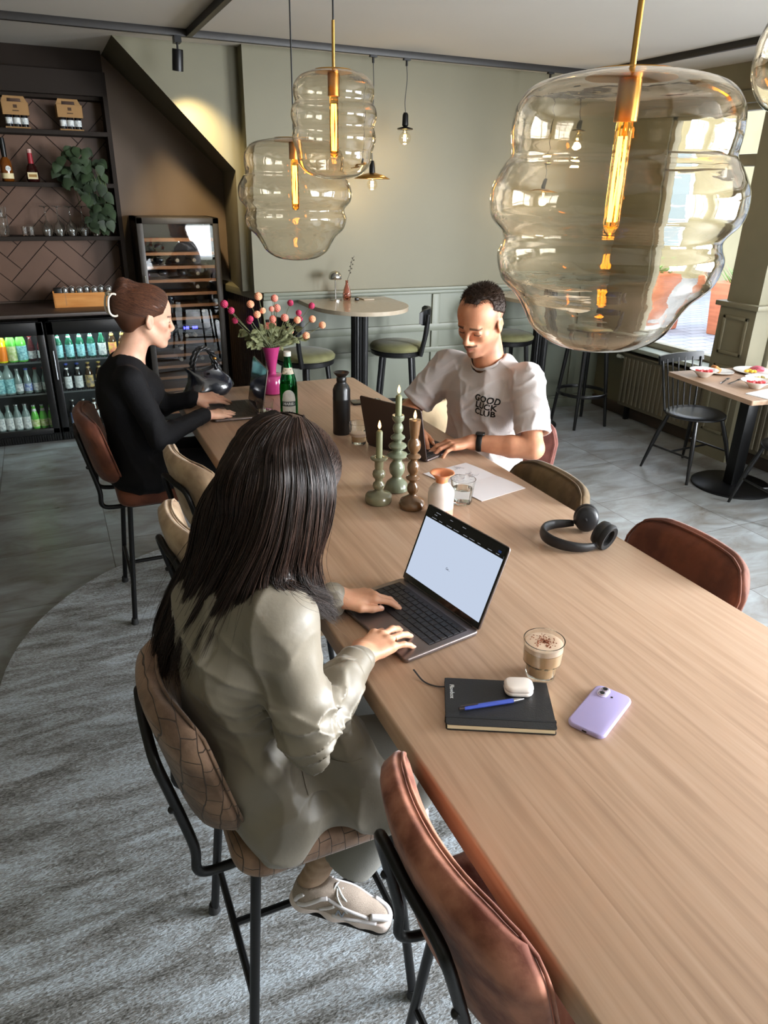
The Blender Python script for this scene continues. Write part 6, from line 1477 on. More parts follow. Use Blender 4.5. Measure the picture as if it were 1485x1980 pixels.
# collar
cl = MB(); rings = []
for k in range(29):
    a = R(-140 + 280 * k / 28); c0 = Vector((.283, 1.22, 1.215)); rr_ = .064 + .004 * cos(a); rad = Vector((cos(a), sin(a), 0)); 
    top_ = c0 + rad * (rr_ - .004) + Vector((.02, 0, .032 - .012 * cos(a))); out_ = c0 + rad * (rr_ + .028 + .012 * (k in (0, 1, 27, 28))) + Vector((0, 0, -.006 - .004 * (abs(k - 14) > 11))); inn = c0 + rad * (rr_ - .006) + Vector((0, 0, -.012))
    rings.append([inn, top_ - rad * .002, top_ + rad * .004, out_ + Vector((0, 0, .002)), out_ - Vector((0, 0, .002)), c0 + rad * (rr_ + .003) + Vector((0.01, 0, .008))])
cl.loft(rings); cl.build('collar', M_jack, jk, smooth=50)
# pocket flap on the near hip
mb = MB(); from mathutils.bvhtree import BVHTree
bv = BVHTree.FromPolygons([tuple(v) for v in V], [tuple(int(i) for i in f) for f in Fc])
def shell_patch(bv, org, ux, uy, dirn, w_, h_, nu, nv, lift, th=.0015, shape=None):
    org, ux, uy, dirn = Vector(org), Vector(ux).normalized(), Vector(uy).normalized(), Vector(dirn).normalized(); vs = []
    for s_ in (0, 1):
        for i in range(nu + 1):
            for j in range(nv + 1):
                u, v = i / nu - .5, j / nv - .5
                if shape: u, v = shape(u, v)
                p = org + ux * (u * w_) + uy * (v * h_); hit = bv.ray_cast(p - dirn * .2, dirn)
                q = hit[0] if hit[0] is not None else p
                vs.append(q - dirn * (lift + (th if s_ else 0)))
    N = (nu + 1) * (nv + 1); ix = lambda i, j, s_: s_ * N + i * (nv + 1) + j; fs = []
    for i in range(nu):
        for j in range(nv): fs.append((ix(i, j, 1), ix(i + 1, j, 1), ix(i + 1, j + 1, 1), ix(i, j + 1, 1)))
    bd = [(i, 0) for i in range(nu)] + [(nu, j) for j in range(nv)] + [(i, nv) for i in range(nu, 0, -1)] + [(0, j) for j in range(nv, 0, -1)]
    for k in range(len(bd)): a, c = bd[k], bd[(k + 1) % len(bd)]; fs.append((ix(*a, 0), ix(*c, 0), ix(*c, 1), ix(*a, 1)))
    return vs, fs
vs, fs = shell_patch(bv, (.375, 1.05, .80), (.97, -.05, 0), (0, 0, 1), (0, 1, 0), .115, .055, 12, 8, .001, shape=lambda u, v: (u, v - (.22 * (1 - abs(u) * 2) if v < 0 else 0) * abs(v) * 2))
MB().add(vs, fs).build('pocket_flap', M_jack, jk, smooth=60)
# trousers, sock, shoes
F = Field((.10, .95, .18), (.86, 1.50, .84), .005)
F.ell((.31, 1.23, .735), (.15, .165, .10), None, .03)
F.cap((.34, 1.155, .735), (.66, 1.125, .735), .088, .072, .04); F.cap((.66, 1.125, .735), (.455, 1.195, .36), .078, .074, .03)
F.cap((.34, 1.31, .735), (.68, 1.34, .735), .085, .072, .04); F.cap((.68, 1.34, .735), (.60, 1.36, .36), .072, .070, .03)
F.disp(lambda X, Y, Z: wav((X, Y, Z), (22, 34, 47), .006, 8), .02)
F.cut((.445, 1.2, .375), (-.55, .1, -1)); V, Fc = largest(*F.mesh()); tr = np_obj('trousers', V, Fc, M_tro, W1, relax=2)
M_sock = mat('taupe_sock', rgb(176, 150, 128), .9, bump=.4, bscale=80)
M_sole = mat('shoe_sole', rgb(224, 208, 200), .5, var=.06, scale=12); M_mesh = mat('shoe_mesh', rgb(168, 152, 138), .8, var=.12, scale=500, bump=.6, bscale=600); M_over = mat('shoe_overlay', rgb(226, 222, 224), .35); M_out = mat('outsole_black', rgb(26, 26, 28), .8); M_lace = mat('lace_white', rgb(220, 222, 222), .8)
def sneaker(o, yaw, pitch, nm):
    Ms = hframe(yaw, pitch); o = np.array(o, float); P = lambda x, y, z: o + Ms @ np.array([x, y, z]); par = W1
    # o is at the heel, sole underside; x towards the toe
    pts = [P(-.02, -.06, -.02), P(.30, .06, .14)]; A_ = np.array([P(x, y, z) for x in (-.03, .30) for y in (-.07, .07) for z in (-.02, .14)])
    def fld(h=.003): return Field(A_.min(0), A_.max(0), h)
    F = fld(); F.cap(P(.04, 0, .030), P(.12, .0, .026), .030, .026, .02); F.cap(P(.12, 0, .026), P(.225, -.002, .018), .030, .028, .03); F.cap(P(.19, .012, .018), P(.235, .004, .016), .026, .024, .02); F.cap(P(.03, 0, .02), P(.045, 0, .032), .030, .03, .02)
    F.disp(lambda X, Y, Z: .0022 * np.sin(((X - o[0]) * Ms[0, 0] + (Y - o[1]) * Ms[1, 0]) * 95), .01)
    F.cut(P(0, 0, .046), Ms @ np.array([.06, 0, 1])); F.cut(P(0, 0, .006), Ms @ np.array([0, 0, -1])); V, Fc = F.mesh(); so_ = np_obj('shoe_sole', V, Fc, M_sole, par, relax=1)
    F = fld(); F.cap(P(.04, 0, .02), P(.225, 0, .010), .0295, .031, .03); F.cap(P(.19, .012, .01), P(.235, .004, .01), .026, .024, .02); F.cut(P(0, 0, .0065), Ms @ np.array([0, 0, 1])); F.cut(P(0, 0, -.001), Ms @ np.array([0, 0, -1])); V, Fc = F.mesh(); np_obj('outsole', V, Fc, M_out, so_)
    F = fld(); F.cap(P(.04, 0, .045), P(.045, 0, .085), .030, .032, .02); F.cap(P(.05, 0, .05), P(.15, 0, .048), .034, .032, .03); F.cap(P(.08, 0, .082), P(.20, 0, .040), .022, .020, .03); F.cap(P(.14, 0, .04), P(.23, .003, .030), .032, .024, .03)
    F.cut(P(.045, 0, .095), Ms @ np.array([-.25, 0, 1])); F.cut(P(0, 0, .03), Ms @ np.array([0, 0, -1])); F.cap(P(.035, 0, .12), P(.06, 0, .07), .024, .020, .004, sub=True)
    V, Fc = F.mesh(); up = np_obj('shoe_upper', V, Fc, M_mesh, par, relax=1); bvs = BVHTree.FromPolygons([tuple(v) for v in V], [tuple(int(i) for i in f) for f in Fc])
    # overlays: toe cap, heel cage, side stripes, eyestay on both sides
    for sd in (1, -1):
        for pl_, r_ in (([(.0, .035, .05), (.012, .04, .075), (.03, .045, .09)], .007), ([(.015, .04, .045), (.055, .04, .060), (.085, .04, .082), (.10, .03, .09)], .0075), ([(.085, .04, .040), (.10, .04, .062), (.115, .035, .078)], .006), ([(.10, .03, .088), (.14, .026, .074), (.18, .022, .060), (.205, .02, .050)], .0055), ([(.11, .04, .038), (.16, .04, .045), (.20, .04, .042), (.235, .035, .036)], .0065), ([(.21, .02, .056), (.235, .012, .05), (.256, .0, .036)], .011)):
            C_ = cr([Vector(tuple(P(x, sd * y * 1.6, z))) for x, y, z in pl_], 6); din = Vector(tuple(Ms @ np.array([0, -sd, -.25])))
            Q = []
            for p in C_:
                h_ = bvs.find_nearest(p); Q.append(h_[0])
            MB().tube(Q, r_, 8, flat=(.75, .75)).build('overlay', M_over, up, smooth=180)
        vs, fs = text_mesh('N', .036, .0008, bold=.0012); tb = MB(); V2 = []
        for v in vs:
            p = Vector(tuple(P(.133 + (v.x + v.y * .25) * (1 if sd < 0 else -1), sd * .07, .060 + v.y - v.x * 0))); h_ = bvs.find_nearest(p); V2.append(h_[0] + Vector(tuple(Ms @ np.array([0, sd * (.0012 + max(0, v.z)), .0004]))))
        tb.add(V2, fs).build('side_letter', mat('silver_logo', rgb(150, 158, 170), .3, .4), up, smooth=0)
    mb = MB()
    for k in range(6):
        x = .105 + .018 * k; z = .098 - .0078 * k - .002
        mb.tube(cr([Vector(tuple(P(x, -.019, z - .010))), Vector(tuple(P(x + .004, 0, z + .003))), Vector(tuple(P(x + .010, .019, z - .010)))], 5), .0026, 6)
    mb.tube(cr([Vector(tuple(P(*q))) for q in ((.112, 0, .097), (.122, -.026, .086), (.150, -.036, .060), (.160, -.030, .056), (.140, -.020, .078), (.114, -.003, .098))], 6), .0022, 6)
    mb.tube(cr([Vector(tuple(P(*q))) for q in ((.112, 0, .097), (.135, -.020, .086), (.16, -.022, .070), (.180, -.022, .058))], 6), .0022, 6)
    mb.build('laces', M_lace, up, smooth=180)
    return P
Ps = sneaker((.318, 1.232, .240), -34, 8, 'near')
F = Field((.30, 1.10, .26), (.56, 1.34, .50), .004); F.cap(Ps(.045, 0, .07), (.440, 1.215, .44), .030, .036, .01); F.cap(Ps(.045, 0, .07), Ps(.09, 0, .06), .030, .024, .02)
F.disp(lambda X, Y, Z: .0012 * np.sin(Z * 330), .01); V, Fc = F.mesh(); np_obj('sock', V, Fc, M_sock, W1)
Ps = sneaker((.50, 1.372, .236), -12, 0, 'far')
F = Field((.46, 1.25, .26), (.72, 1.46, .46), .005); F.cap(Ps(.045, 0, .07), (.605, 1.36, .42), .030, .036, .01); V, Fc = F.mesh(); np_obj('sock', V, Fc, M_sock, W1)

# hair: skull cap plus guided locks ------------------------------------------------
M_hair = bpy.data.materials.new('dark_brown_hair'); M_hair.use_nodes = True; n, b = nodes_of(M_hair)
oi = NN(n, 'ShaderNodeAttribute', attribute_name='tint'); c = NN(n, 'ShaderNodeValToRGB'); n.links.new(oi.outputs['Fac'], c.inputs[0])
c.color_ramp.elements[0].color = rgb(24, 16, 13); c.color_ramp.elements[1].color = rgb(66, 46, 37); n.links.new(c.outputs[0], b.inputs['Base Color'])
b.inputs['Roughness'].default_value = .46; b.inputs['Specular IOR Level'].default_value = .4; b.inputs['Anisotropic'].default_value = .6
def strands_obj(name, S, rad, parent, tip=.25, sides=3, tints=None, m=None):
    """S: (n, k, 3) strand points -> one mesh of thin tapering tubes"""
    n_, k_, _ = S.shape; T = np.gradient(S, axis=1); T /= np.linalg.norm(T, axis=2, keepdims=True) + 1e-9
    ref = np.array([.3, .5, .81]); A = np.cross(T, ref); A /= np.linalg.norm(A, axis=2, keepdims=True) + 1e-9; B = np.cross(T, A)
    u = np.linspace(0, 1, k_); rr_ = np.asarray(rad).reshape(-1, 1) * (1 - (1 - tip) * np.clip((u - .6) / .4, 0, 1) ** 1.5)[None]
    V = np.stack([S + rr_[..., None] * (A * cos(2 * pi * j / sides) + B * sin(2 * pi * j / sides)) for j in range(sides)], 2).reshape(-1, 3)
    i0 = (np.arange(n_)[:, None] * k_ + np.arange(k_ - 1)[None]) * sides; fs = []
    for j in range(sides): a = i0 + j; c_ = i0 + (j + 1) % sides; fs.append(np.stack([a, c_, c_ + sides, a + sides], -1).reshape(-1, 4))
    tt = np.zeros((len(V), 4)); tt[:, :3] = np.repeat(tints if tints is not None else np.random.RandomState(1).rand(n_), k_ * sides)[:, None]; tt[:, 3] = 1
    return np_obj(name, V, np.concatenate(fs), m or M_hair, parent, tt)
def crn(P, n_):
    """catmull-rom on array (k, ..., 3) sampled to n_"""
    P = np.concatenate([(2 * P[:1] - P[1:2]), P, (2 * P[-1:] - P[-2:-1])]); k = len(P) - 3; out = []
    for u in np.linspace(0, k - 1e-6, n_):
        i = int(u); t = u - i; a, b_, c_, d = P[i], P[i + 1], P[i + 2], P[i + 3]
        out.append(.5 * (2 * b_ + (c_ - a) * t + (2 * a - 5 * b_ + 4 * c_ - d) * t * t + (3 * b_ - a - 3 * c_ + d) * t ** 3))
    return np.array(out)
G = np.array([
 [(0.376, 1.175, 1.499), (0.401, 1.14, 1.451), (0.408, 1.117, 1.385), (0.395, 1.113, 1.318), (0.376, 1.124, 1.248), (0.39, 1.13, 1.175), (0.417, 1.122, 1.11)],
 [(0.366, 1.169, 1.502), (0.364, 1.115, 1.464), (0.366, 1.087, 1.398), (0.355, 1.083, 1.318), (0.345, 1.098, 1.24), (0.355, 1.090, 1.187), (0.394, 1.090, 1.145)],
 [(0.355, 1.163, 1.504), (0.332, 1.109, 1.472), (0.325, 1.08, 1.407), (0.307, 1.073, 1.326), (0.290, 1.075, 1.262), (0.306, 1.058, 1.238), (0.351, 1.060, 1.215)],
 [(0.347, 1.167, 1.504), (0.303, 1.117, 1.473), (0.287, 1.087, 1.41), (0.259, 1.081, 1.322), (0.222, 1.090, 1.245), (0.185, 1.105, 1.165), (0.150, 1.110, 1.087)],
 [(0.339, 1.17, 1.504), (0.28, 1.136, 1.466), (0.254, 1.12, 1.397), (0.224, 1.124, 1.303), (0.186, 1.148, 1.208), (0.140, 1.18, 1.10), (0.108, 1.195, 1.004)],
 [(0.334, 1.182, 1.499), (0.258, 1.167, 1.447), (0.222, 1.166, 1.375), (0.196, 1.183, 1.276), (0.16, 1.214, 1.172), (0.112, 1.232, 1.062), (0.092, 1.235, 0.966)],
 [(0.333, 1.203, 1.492), (0.247, 1.217, 1.416), (0.2, 1.225, 1.34), (0.178, 1.245, 1.239), (0.140, 1.276, 1.125), (0.104, 1.280, 1.034), (0.088, 1.275, 0.964)],
 [(0.334, 1.223, 1.484), (0.255, 1.283, 1.387), (0.202, 1.297, 1.305), (0.178, 1.314, 1.206), (0.138, 1.330, 1.095), (0.105, 1.325, 1.015), (0.092, 1.315, 0.952)],
 [(0.345, 1.225, 1.482), (0.30, 1.290, 1.42), (0.265, 1.305, 1.34), (0.235, 1.335, 1.26), (0.19, 1.36, 1.19), (0.14, 1.355, 1.10), (0.12, 1.345, 1.03)],
 [(0.365, 1.215, 1.490), (0.35, 1.280, 1.44), (0.345, 1.300, 1.37), (0.335, 1.305, 1.29), (0.34, 1.33, 1.24), (0.37, 1.35, 1.20), (0.41, 1.34, 1.13)],
 [(0.385, 1.205, 1.494), (0.41, 1.260, 1.44), (0.425, 1.275, 1.37), (0.415, 1.275, 1.30), (0.395, 1.285, 1.24), (0.41, 1.29, 1.17), (0.43, 1.28, 1.11)]])
ng = len(G); rs = np.random.RandomState(4)
def outside(Pt, m=1.035):
    for c_, r_ in (((-.018, 0, .040), (.101, .083, .087)), ((.02, 0, .055), (.072, .070, .062)), ((-.05, 0, -.01), (.07, .075, .08)), ((.02, 0, -.03), (.07, .074, .08))):
        q = ((Pt - Ho) @ Hm / .98 - np.array(c_)) / np.array(r_); L_ = np.linalg.norm(q, axis=-1, keepdims=True); q = np.where(L_ < m, q / np.maximum(L_, 1e-6) * m, q)
        Pt = Ho + ((q * np.array(r_) + np.array(c_)) * .98) @ Hm.T
    return Pt
Gs = crn(G.transpose(1, 0, 2), 26)                       # (26 along, ng, 3)
def guide(tv):
    """tv in 0..ng-1 -> (n,26,3)"""
    A = outside(crn(Gs.transpose(1, 0, 2), 200), 1.05); idx = np.clip((tv / (ng - 1) * 199), 0, 199).astype(int); return A[idx]
F = Field((.16, 1.04, 1.20), (.50, 1.34, 1.53), .004)
# cap under the locks
Ph = lambda x, y, z: Ho + Hm @ (np.array([x, y, z]) * .98)
F.ell(Ph(-.018, 0, .040), (.101, .083, .087), Hm, .02); F.ell(Ph(.02, 0, .055), (.072, .070, .062), Hm, .03); F.ell(Ph(-.05, 0, -.01), (.07, .075, .08), Hm, .03)
F.cut(Ph(.062, 0, .02), Hm @ np.array([1, 0, -.55])); V, Fc = largest(*F.mesh()); tt = np.zeros((len(V), 4)); tt[:, :3] = .15; tt[:, 3] = 1
hair = np_obj('hair', V, Fc, M_hair, W1, tt, relax=1)
# sheet of hair following the guides, given thickness
A = outside(crn(Gs.transpose(1, 0, 2), 90), 1.06); cen = np.array((.31, 1.2, 1.25)); 
dirn = A - cen; dirn /= np.linalg.norm(dirn, axis=2, keepdims=True)
rid = .0035 * np.sin(np.arange(90) * 1.9)[:, None, None] * np.linspace(.2, 1, 26)[None, :, None] + .0025 * np.sin(np.arange(90) * .83 + 1)[:, None, None]
O_ = A - dirn * .004 + dirn * rid; I_ = A - dirn * .018; nn_, kk = 90, 20
O_, I_ = O_[:, :kk], I_[:, :kk]; V = np.concatenate([O_.reshape(-1, 3), I_.reshape(-1, 3)]); fs = []
for i in range(nn_ - 1):
    for j in range(kk - 1): a = i * kk + j; fs += [(a, a + kk, a + kk + 1, a + 1), tuple(x + nn_ * kk for x in (a + 1, a + kk + 1, a + kk, a))]
for i in range(nn_ - 1): a = i * kk; fs += [(a, a + nn_ * kk, a + kk + nn_ * kk, a + kk), (a + kk - 1, a + 2 * kk - 1, a + 2 * kk - 1 + nn_ * kk, a + kk - 1 + nn_ * kk)]
for j in range(kk - 1):
    for i in (0, nn_ - 1): a = i * kk + j; fs.append((a, a + 1, a + 1 + nn_ * kk, a + nn_ * kk))
tt = np.zeros((len(V), 4)); tt[:, :3] = .2; tt[:, 3] = 1; np_obj('hair_mass', V, np.array(fs), M_hair, hair, tt)
ns = 6000; tv = np.where(rs.rand(ns) < .10, rs.uniform(0, 1.6, ns), rs.uniform(0, ng - 1, ns)); S = guide(tv); c_ = S - cen; c_ /= np.linalg.norm(c_, axis=2, keepdims=True)
lay = rs.uniform(-.012, .004, ns)[:, None, None]; u_ = np.linspace(0, 1, 26)[None, :, None]
cl_ = np.round(tv * 9) ; crs = np.random.RandomState(9).randn(200, 3) * .007; ph = rs.uniform(0, 6.3, (ns, 1, 3)); fq = rs.uniform(2, 5, (ns, 1, 1))
S = S + c_ * lay + u_ ** 1.5 * crs[cl_.astype(int) % 200][:, None, :] * 1.2 + .0028 * u_ * np.sin(fq * u_ * 3 + ph) + rs.randn(ns, 1, 3) * .0024 * (0.3 + u_)
lenf = rs.uniform(.82, 1.02, ns); k2 = 26; S2 = np.empty_like(S); base_u = np.linspace(0, 1, 26)
for j in range(26):
    x = np.clip(base_u[j] * lenf * 25, 0, 24.999); i0 = x.astype(int); fr_ = (x - i0)[:, None]; S2[:, j] = S[np.arange(ns), i0] * (1 - fr_) + S[np.arange(ns), i0 + 1] * fr_
S2 = outside(S2, 1.03)
strands_obj('hair_strands', S2, rs.uniform(.0005, .0011, ns), hair, tints=rs.rand(ns) ** 1.6)
bvc = BVHTree.FromPolygons([tuple(v.co) for v in hair.data.vertices], [tuple(p.vertices) for p in hair.data.polygons]); L_ = []
for k in range(2600):
    x0 = rs.uniform(-.06, .085); sd = 1 if rs.rand() < .62 else -1; fe = rs.uniform(1.3, 2.0); pts = []; sw = rs.uniform(.03, .07)
    for j in range(12):
        ph_ = fe * j / 11; d = N3((0, sd * sin(ph_), cos(ph_))); c0 = np.array([x0 - sw * (j / 11) ** 1.3, 0, .02]); o_ = Vector(tuple(Ho + Hm @ ((c0 + d * .2) * .98))); h_ = bvc.ray_cast(o_, Vector(tuple(Hm @ -d)))
        if h_[0] is None or (h_[0] - o_).length > .19: break
        pts.append(np.array(h_[0]) + np.array(h_[1]) * (.001 + .002 * rs.rand()))
    if len(pts) == 12: L_.append(pts)
strands_obj('crown_strands', np.array(L_), rs.uniform(.0006, .0011, len(L_)), hair, tints=rs.rand(len(L_)) ** 1.6)
# loose fly-away strands
nf = 160; tv = rs.uniform(0, 8, nf); S = guide(tv); c_ = S - cen; c_ /= np.linalg.norm(c_, axis=2, keepdims=True); u_ = np.linspace(0, 1, 26)[None, :, None]
S = S + c_ * (.004 + .012 * u_ * rs.rand(nf, 1, 1)) + rs.randn(nf, 1, 3) * .02 * u_ ** 2; strands_obj('loose_strands', S, np.full(nf, .00035), hair, tints=rs.rand(nf))
# ------------------------------------------------------------------ WOMAN IN BLACK
M_blk = mat('black_knit', rgb(9, 8, 11), .8, spec=.25, bump=.2, bscale=300)
W2 = thing('person', 'person in a black long sleeved dress with pinned up brown hair at the far left', 'person')
Hm = hframe(6, 10, 0); Ho = np.array((.352, 3.20, 1.372)); hs = 1.0
F = Field((.10, 2.90, .74), (.78, 3.52, 1.52), .0035)
P = head(F, Ho, Hm, hs, nz=.955); neck(F, P, (.262, 3.20, 1.205), .050, .060)
F.ell((.245, 3.20, 1.08), (.09, .14, .15), None, .04); F.ell((.26, 3.2, .90), (.09, .12, .16), None, .05)
shN, elN, wrN = (.245, 3.035, 1.155), (.325, 2.975, .920), (.535, 3.100, .962)
shF, elF, wrF = (.265, 3.365, 1.155), (.40, 3.42, .935), (.545, 3.345, .975)
for a, b_, c in ((shN, elN, wrN), (shF, elF, wrF)):
    F.cap((.25, 3.2, 1.12), a, .04, .032, .03); F.cap(a, b_, .036, .036, .02); F.cap(b_, c, .036, .026, .015)
Mn = hframe2((.93, .34, -.08), (0, -.1, 1)); Mf = hframe2((.97, -.10, -.02), (0, -.5, 1)); Mf[:, 1] *= -1
tN = hand(F, wrN, Mn, .98, 1, bend=((8, 18, 10), (6, 18, 10), (8, 18, 10), (10, 20, 10)), spread=(5, 2, -2, -8), thumb=[(.022, .022, -.008), (.05, .040, -.014), (.078, .046, -.018), (.10, .044, -.020)])
tF = hand(F, wrF, Mf, .96, -1, bend=((12, 20, 12), (14, 24, 14), (18, 30, 16), (22, 34, 18)), spread=(2, -1, -3, -6), thumb=[(.022, .022, -.012), (.045, .036, -.026), (.068, .036, -.040), (.088, .030, -.046)])
V, Fc = largest(*F.mesh()); tint = head_tint(V, Ho, Hm, hs, None, False); tint = nail_tint(V, tint, tN + tF, rgb(236, 214, 204))
np_obj('body', V, Fc, SK2, W2, tint, relax=1)
F = Field((.02, 2.86, .58), (.90, 3.56, 1.28), .0045)
F.ell((.225, 3.20, 1.05), (.115, .165, .17), None, .03); F.ell((.30, 3.20, 1.07), (.085, .12, .085), None, .05); F.ell((.245, 3.2, .86), (.115, .15, .17), None, .05); F.ell((.27, 3.2, .71), (.165, .185, .10), None, .06)
F.cap((.235, 3.08, 1.150), (.235, 3.32, 1.150), .055, .055, .03); F.cap((.25, 3.16, 1.175), (.25, 3.24, 1.175), .062, .062, .03)
for a, b_, c in ((shN, elN, wrN), (shF, elF, wrF)):
    a, b_, c = map(np.array, (a, b_, c)); F.cap(a, b_, .054, .047, .03); F.cap(b_, b_ + (c - b_) * .97, .047, .033, .02)
F.cap((.34, 3.12, .73), (.68, 3.12, .72), .085, .07, .04); F.cap((.34, 3.29, .73), (.68, 3.29, .72), .085, .07, .04)
F.disp(lambda X, Y, Z: -.006 * ridge((X, Y, Z), 34, 3) - .008 * ridge((X, Y, Z), 60, 9) * np.exp(-(((X - .36) ** 2 + (Z - .93) ** 2) / .012)), .02)
F.cap((.262, 3.20, 1.19), (.285, 3.20, 1.36), .056, .07, .004, sub=True); F.cut((0, 0, .64), (0, 0, -1))
V, Fc = largest(*F.mesh()); dr = np_obj('dress', V, Fc, M_blk, W2, relax=2)
for a, b_ in ((elN, wrN), (elF, wrF)): cuff(a, b_, .80, 1.03, .036, .0315, M_blk, dr)
F = Field((.45, 3.02, .0), (.80, 3.40, .74), .006)
F.cap((.66, 3.12, .70), (.58, 3.13, .10), .062, .042, .02); F.cap((.66, 3.29, .70), (.58, 3.28, .10), .062, .042, .02)
F.cap((.57, 3.13, .05), (.72, 3.13, .035), .036, .028, .02); F.cap((.57, 3.28, .05), (.72, 3.28, .035), .036, .028, .02); F.cut((0, 0, .013), (0, 0, -1)); V, Fc = F.mesh(); np_obj('boots', V, Fc, M_bk, W2)
# pinned up hair
M_hair2 = M_hair.copy(); M_hair2.name = 'chestnut_hair'; cr2 = [x for x in M_hair2.node_tree.nodes if x.type == 'VALTORGB'][0]; cr2.color_ramp.elements[0].color = rgb(46, 26, 18); cr2.color_ramp.elements[1].color = rgb(112, 70, 48)
Ph = lambda x, y, z: Ho + Hm @ (np.array([x, y, z]) * hs)
def updo(F, g):
    F.ell(Ph(-.020, 0, .044), np.array((.104 + g, .084 + g, .090 + g)) * hs, Hm, .02); F.ell(Ph(.020, 0, .058), np.array((.070 + g, .071 + g, .062 + g)) * hs, Hm, .03)
    F.ell(Ph(-.06, 0, .0), np.array((.062 + g, .066 + g, .075 + g)) * hs, Hm, .03); F.ell(Ph(-.112, 0, .045), np.array((.038, .046, .062)) * hs, Hm, .03)
    F.ell(Ph(-.10, 0, .12), np.array((.030, .036, .026)) * hs, Hm, .02)
F = Field((.14, 3.05, 1.24), (.50, 3.34, 1.56), .0035); updo(F, 0)
F.cut(Ph(.060, 0, .060), Hm @ np.array([1, 0, -.45])); F.cut(Ph(.012, 0, .0), Hm @ np.array([.65, 0, -.80])) if False else None
F.ell(Ph(.055, 0, -.035), np.array((.085, .12, .075)) * hs, Hm, .006, sub=True); F.ell(Ph(.0, 0, -.065), np.array((.06, .12, .05)) * hs, Hm, .008, sub=True)
for y in (1, -1): F.ell(Ph(-.002, y * .085, -.012), np.array((.020, .03, .030)) * hs, Hm, .006, sub=True)
V, Fc = largest(*F.mesh()); tt = np.zeros((len(V), 4)); tt[:, :3] = .35; tt[:, 3] = 1; h2 = np_obj('hair', V, Fc, M_hair2, W2, tt, relax=1)
# combed strands from the hairline back to the clip, pressed on the shell
bvh2 = BVHTree.FromPolygons([tuple(v) for v in V], [tuple(int(i) for i in f) for f in Fc])
rs = np.random.RandomState(6); L_ = []
for k in range(1500):
    th = rs.uniform(-1.9, 1.9); x0 = rs.uniform(-.03, .078); y0, z0 = sin(th), cos(th)
    tgt = np.array([-.125, 0, .055 + rs.uniform(-.02, .03)]); cs = np.array([-.01, 0, .03]); pts = []; ok = True
    p0 = np.array([x0, y0 * .09, .03 + z0 * .09]); n_ = 12
    for j in range(n_):
        u = j / (n_ - 1); q = p0 * (1 - u) + tgt * u; d = q - cs; d = N3(d); o_ = Vector(tuple(Ho + Hm @ ((cs + d * .17) * hs))); dd = Vector(tuple(Hm @ (-d))); h_ = bvh2.ray_cast(o_, dd)
        if h_[0] is None or (h_[0] - o_).length > .15: ok = False; break
        pts.append(np.array(h_[0]) + np.array(h_[1]) * (.0006 + .0012 * rs.rand()))
    if ok: L_.append(pts)
strands_obj('hair_strands', crn(np.array(L_).transpose(1, 0, 2), 16).transpose(1, 0, 2), rs.uniform(.0004, .0008, len(L_)), h2, tints=rs.rand(len(L_)), m=M_hair2)
# claw clip: cream rounded loop at the back of the head
mb = MB()
for y in (-.030, .030):
    loop = [Ph(x, y * (1 + .2 * (z < .05)), z) for x, z in ((-.150, .080), (-.160, .060), (-.158, .020), (-.148, .0), (-.130, -.004), (-.120, .010), (-.124, .055), (-.134, .080))]
    mb.tube([Vector(tuple(q)) for q in crn(np.array(loop + loop[:1]), 28)[:-1]], .0045, 8, closed=True)
mb.tube([Vector(tuple(Ph(-.155, -.03, .075))), Vector(tuple(Ph(-.158, .03, .075)))], .006, 8)
mb.build('hair_clip', mat('cream_plastic', rgb(214, 206, 192), .3, coat=.4), h2, smooth=180)
t = None
# ------------------------------------------------------------------ MAN IN WHITE T-SHIRT
M_tee = mat('white_tee', rgb(196, 188, 186), .85, bump=.2, bscale=260, sheen=.1)
MA = thing('person', 'person in a white t-shirt with small black lettering typing on the dark laptop', 'person')
Hm = hframe(208, 24, -4); Ho = np.array((1.525, 2.475, 1.415)); hs = 1.05
F = Field((1.14, 2.06, .80), (1.86, 2.88, 1.58), .0035)
P = head(F, Ho, Hm, hs, male=True); neck(F, P, (1.595, 2.505, 1.245), .055, .064)
fw, lf = np.array((-.90, -.43, 0)), np.array((.43, -.90, 0))
B = np.stack([fw, lf, np.array([0, 0, 1.])], 1)
F.ell((1.62, 2.51, 1.08), (.09, .14, .13), B, .04)
shL, elL, wrL = np.array((1.675, 2.335, 1.200)), np.array((1.625, 2.185, .965)), np.array((1.440, 2.335, .966))
shR, elR, wrR = np.array((1.510, 2.680, 1.200)), np.array((1.375, 2.770, .985)), np.array((1.300, 2.565, .966))
for a, b_, c in ((shL, elL, wrL), (shR, elR, wrR)):
    F.cap((1.62, 2.51, 1.14), a - (0, 0, .02), .04, .04, .03); F.cap(a - (0, 0, .02), b_, .042, .041, .02); F.cap(b_, b_ + (c - b_) * .35, .043, .044, .012); F.cap(b_ + (c - b_) * .35, c, .043, .029, .012)
ML = hframe2((-.97, .16, -.04), (0, 0, 1)); ML[:, 1] *= 1 if ML[:, 1] @ np.array((0, 1, 0)) > 0 else 1
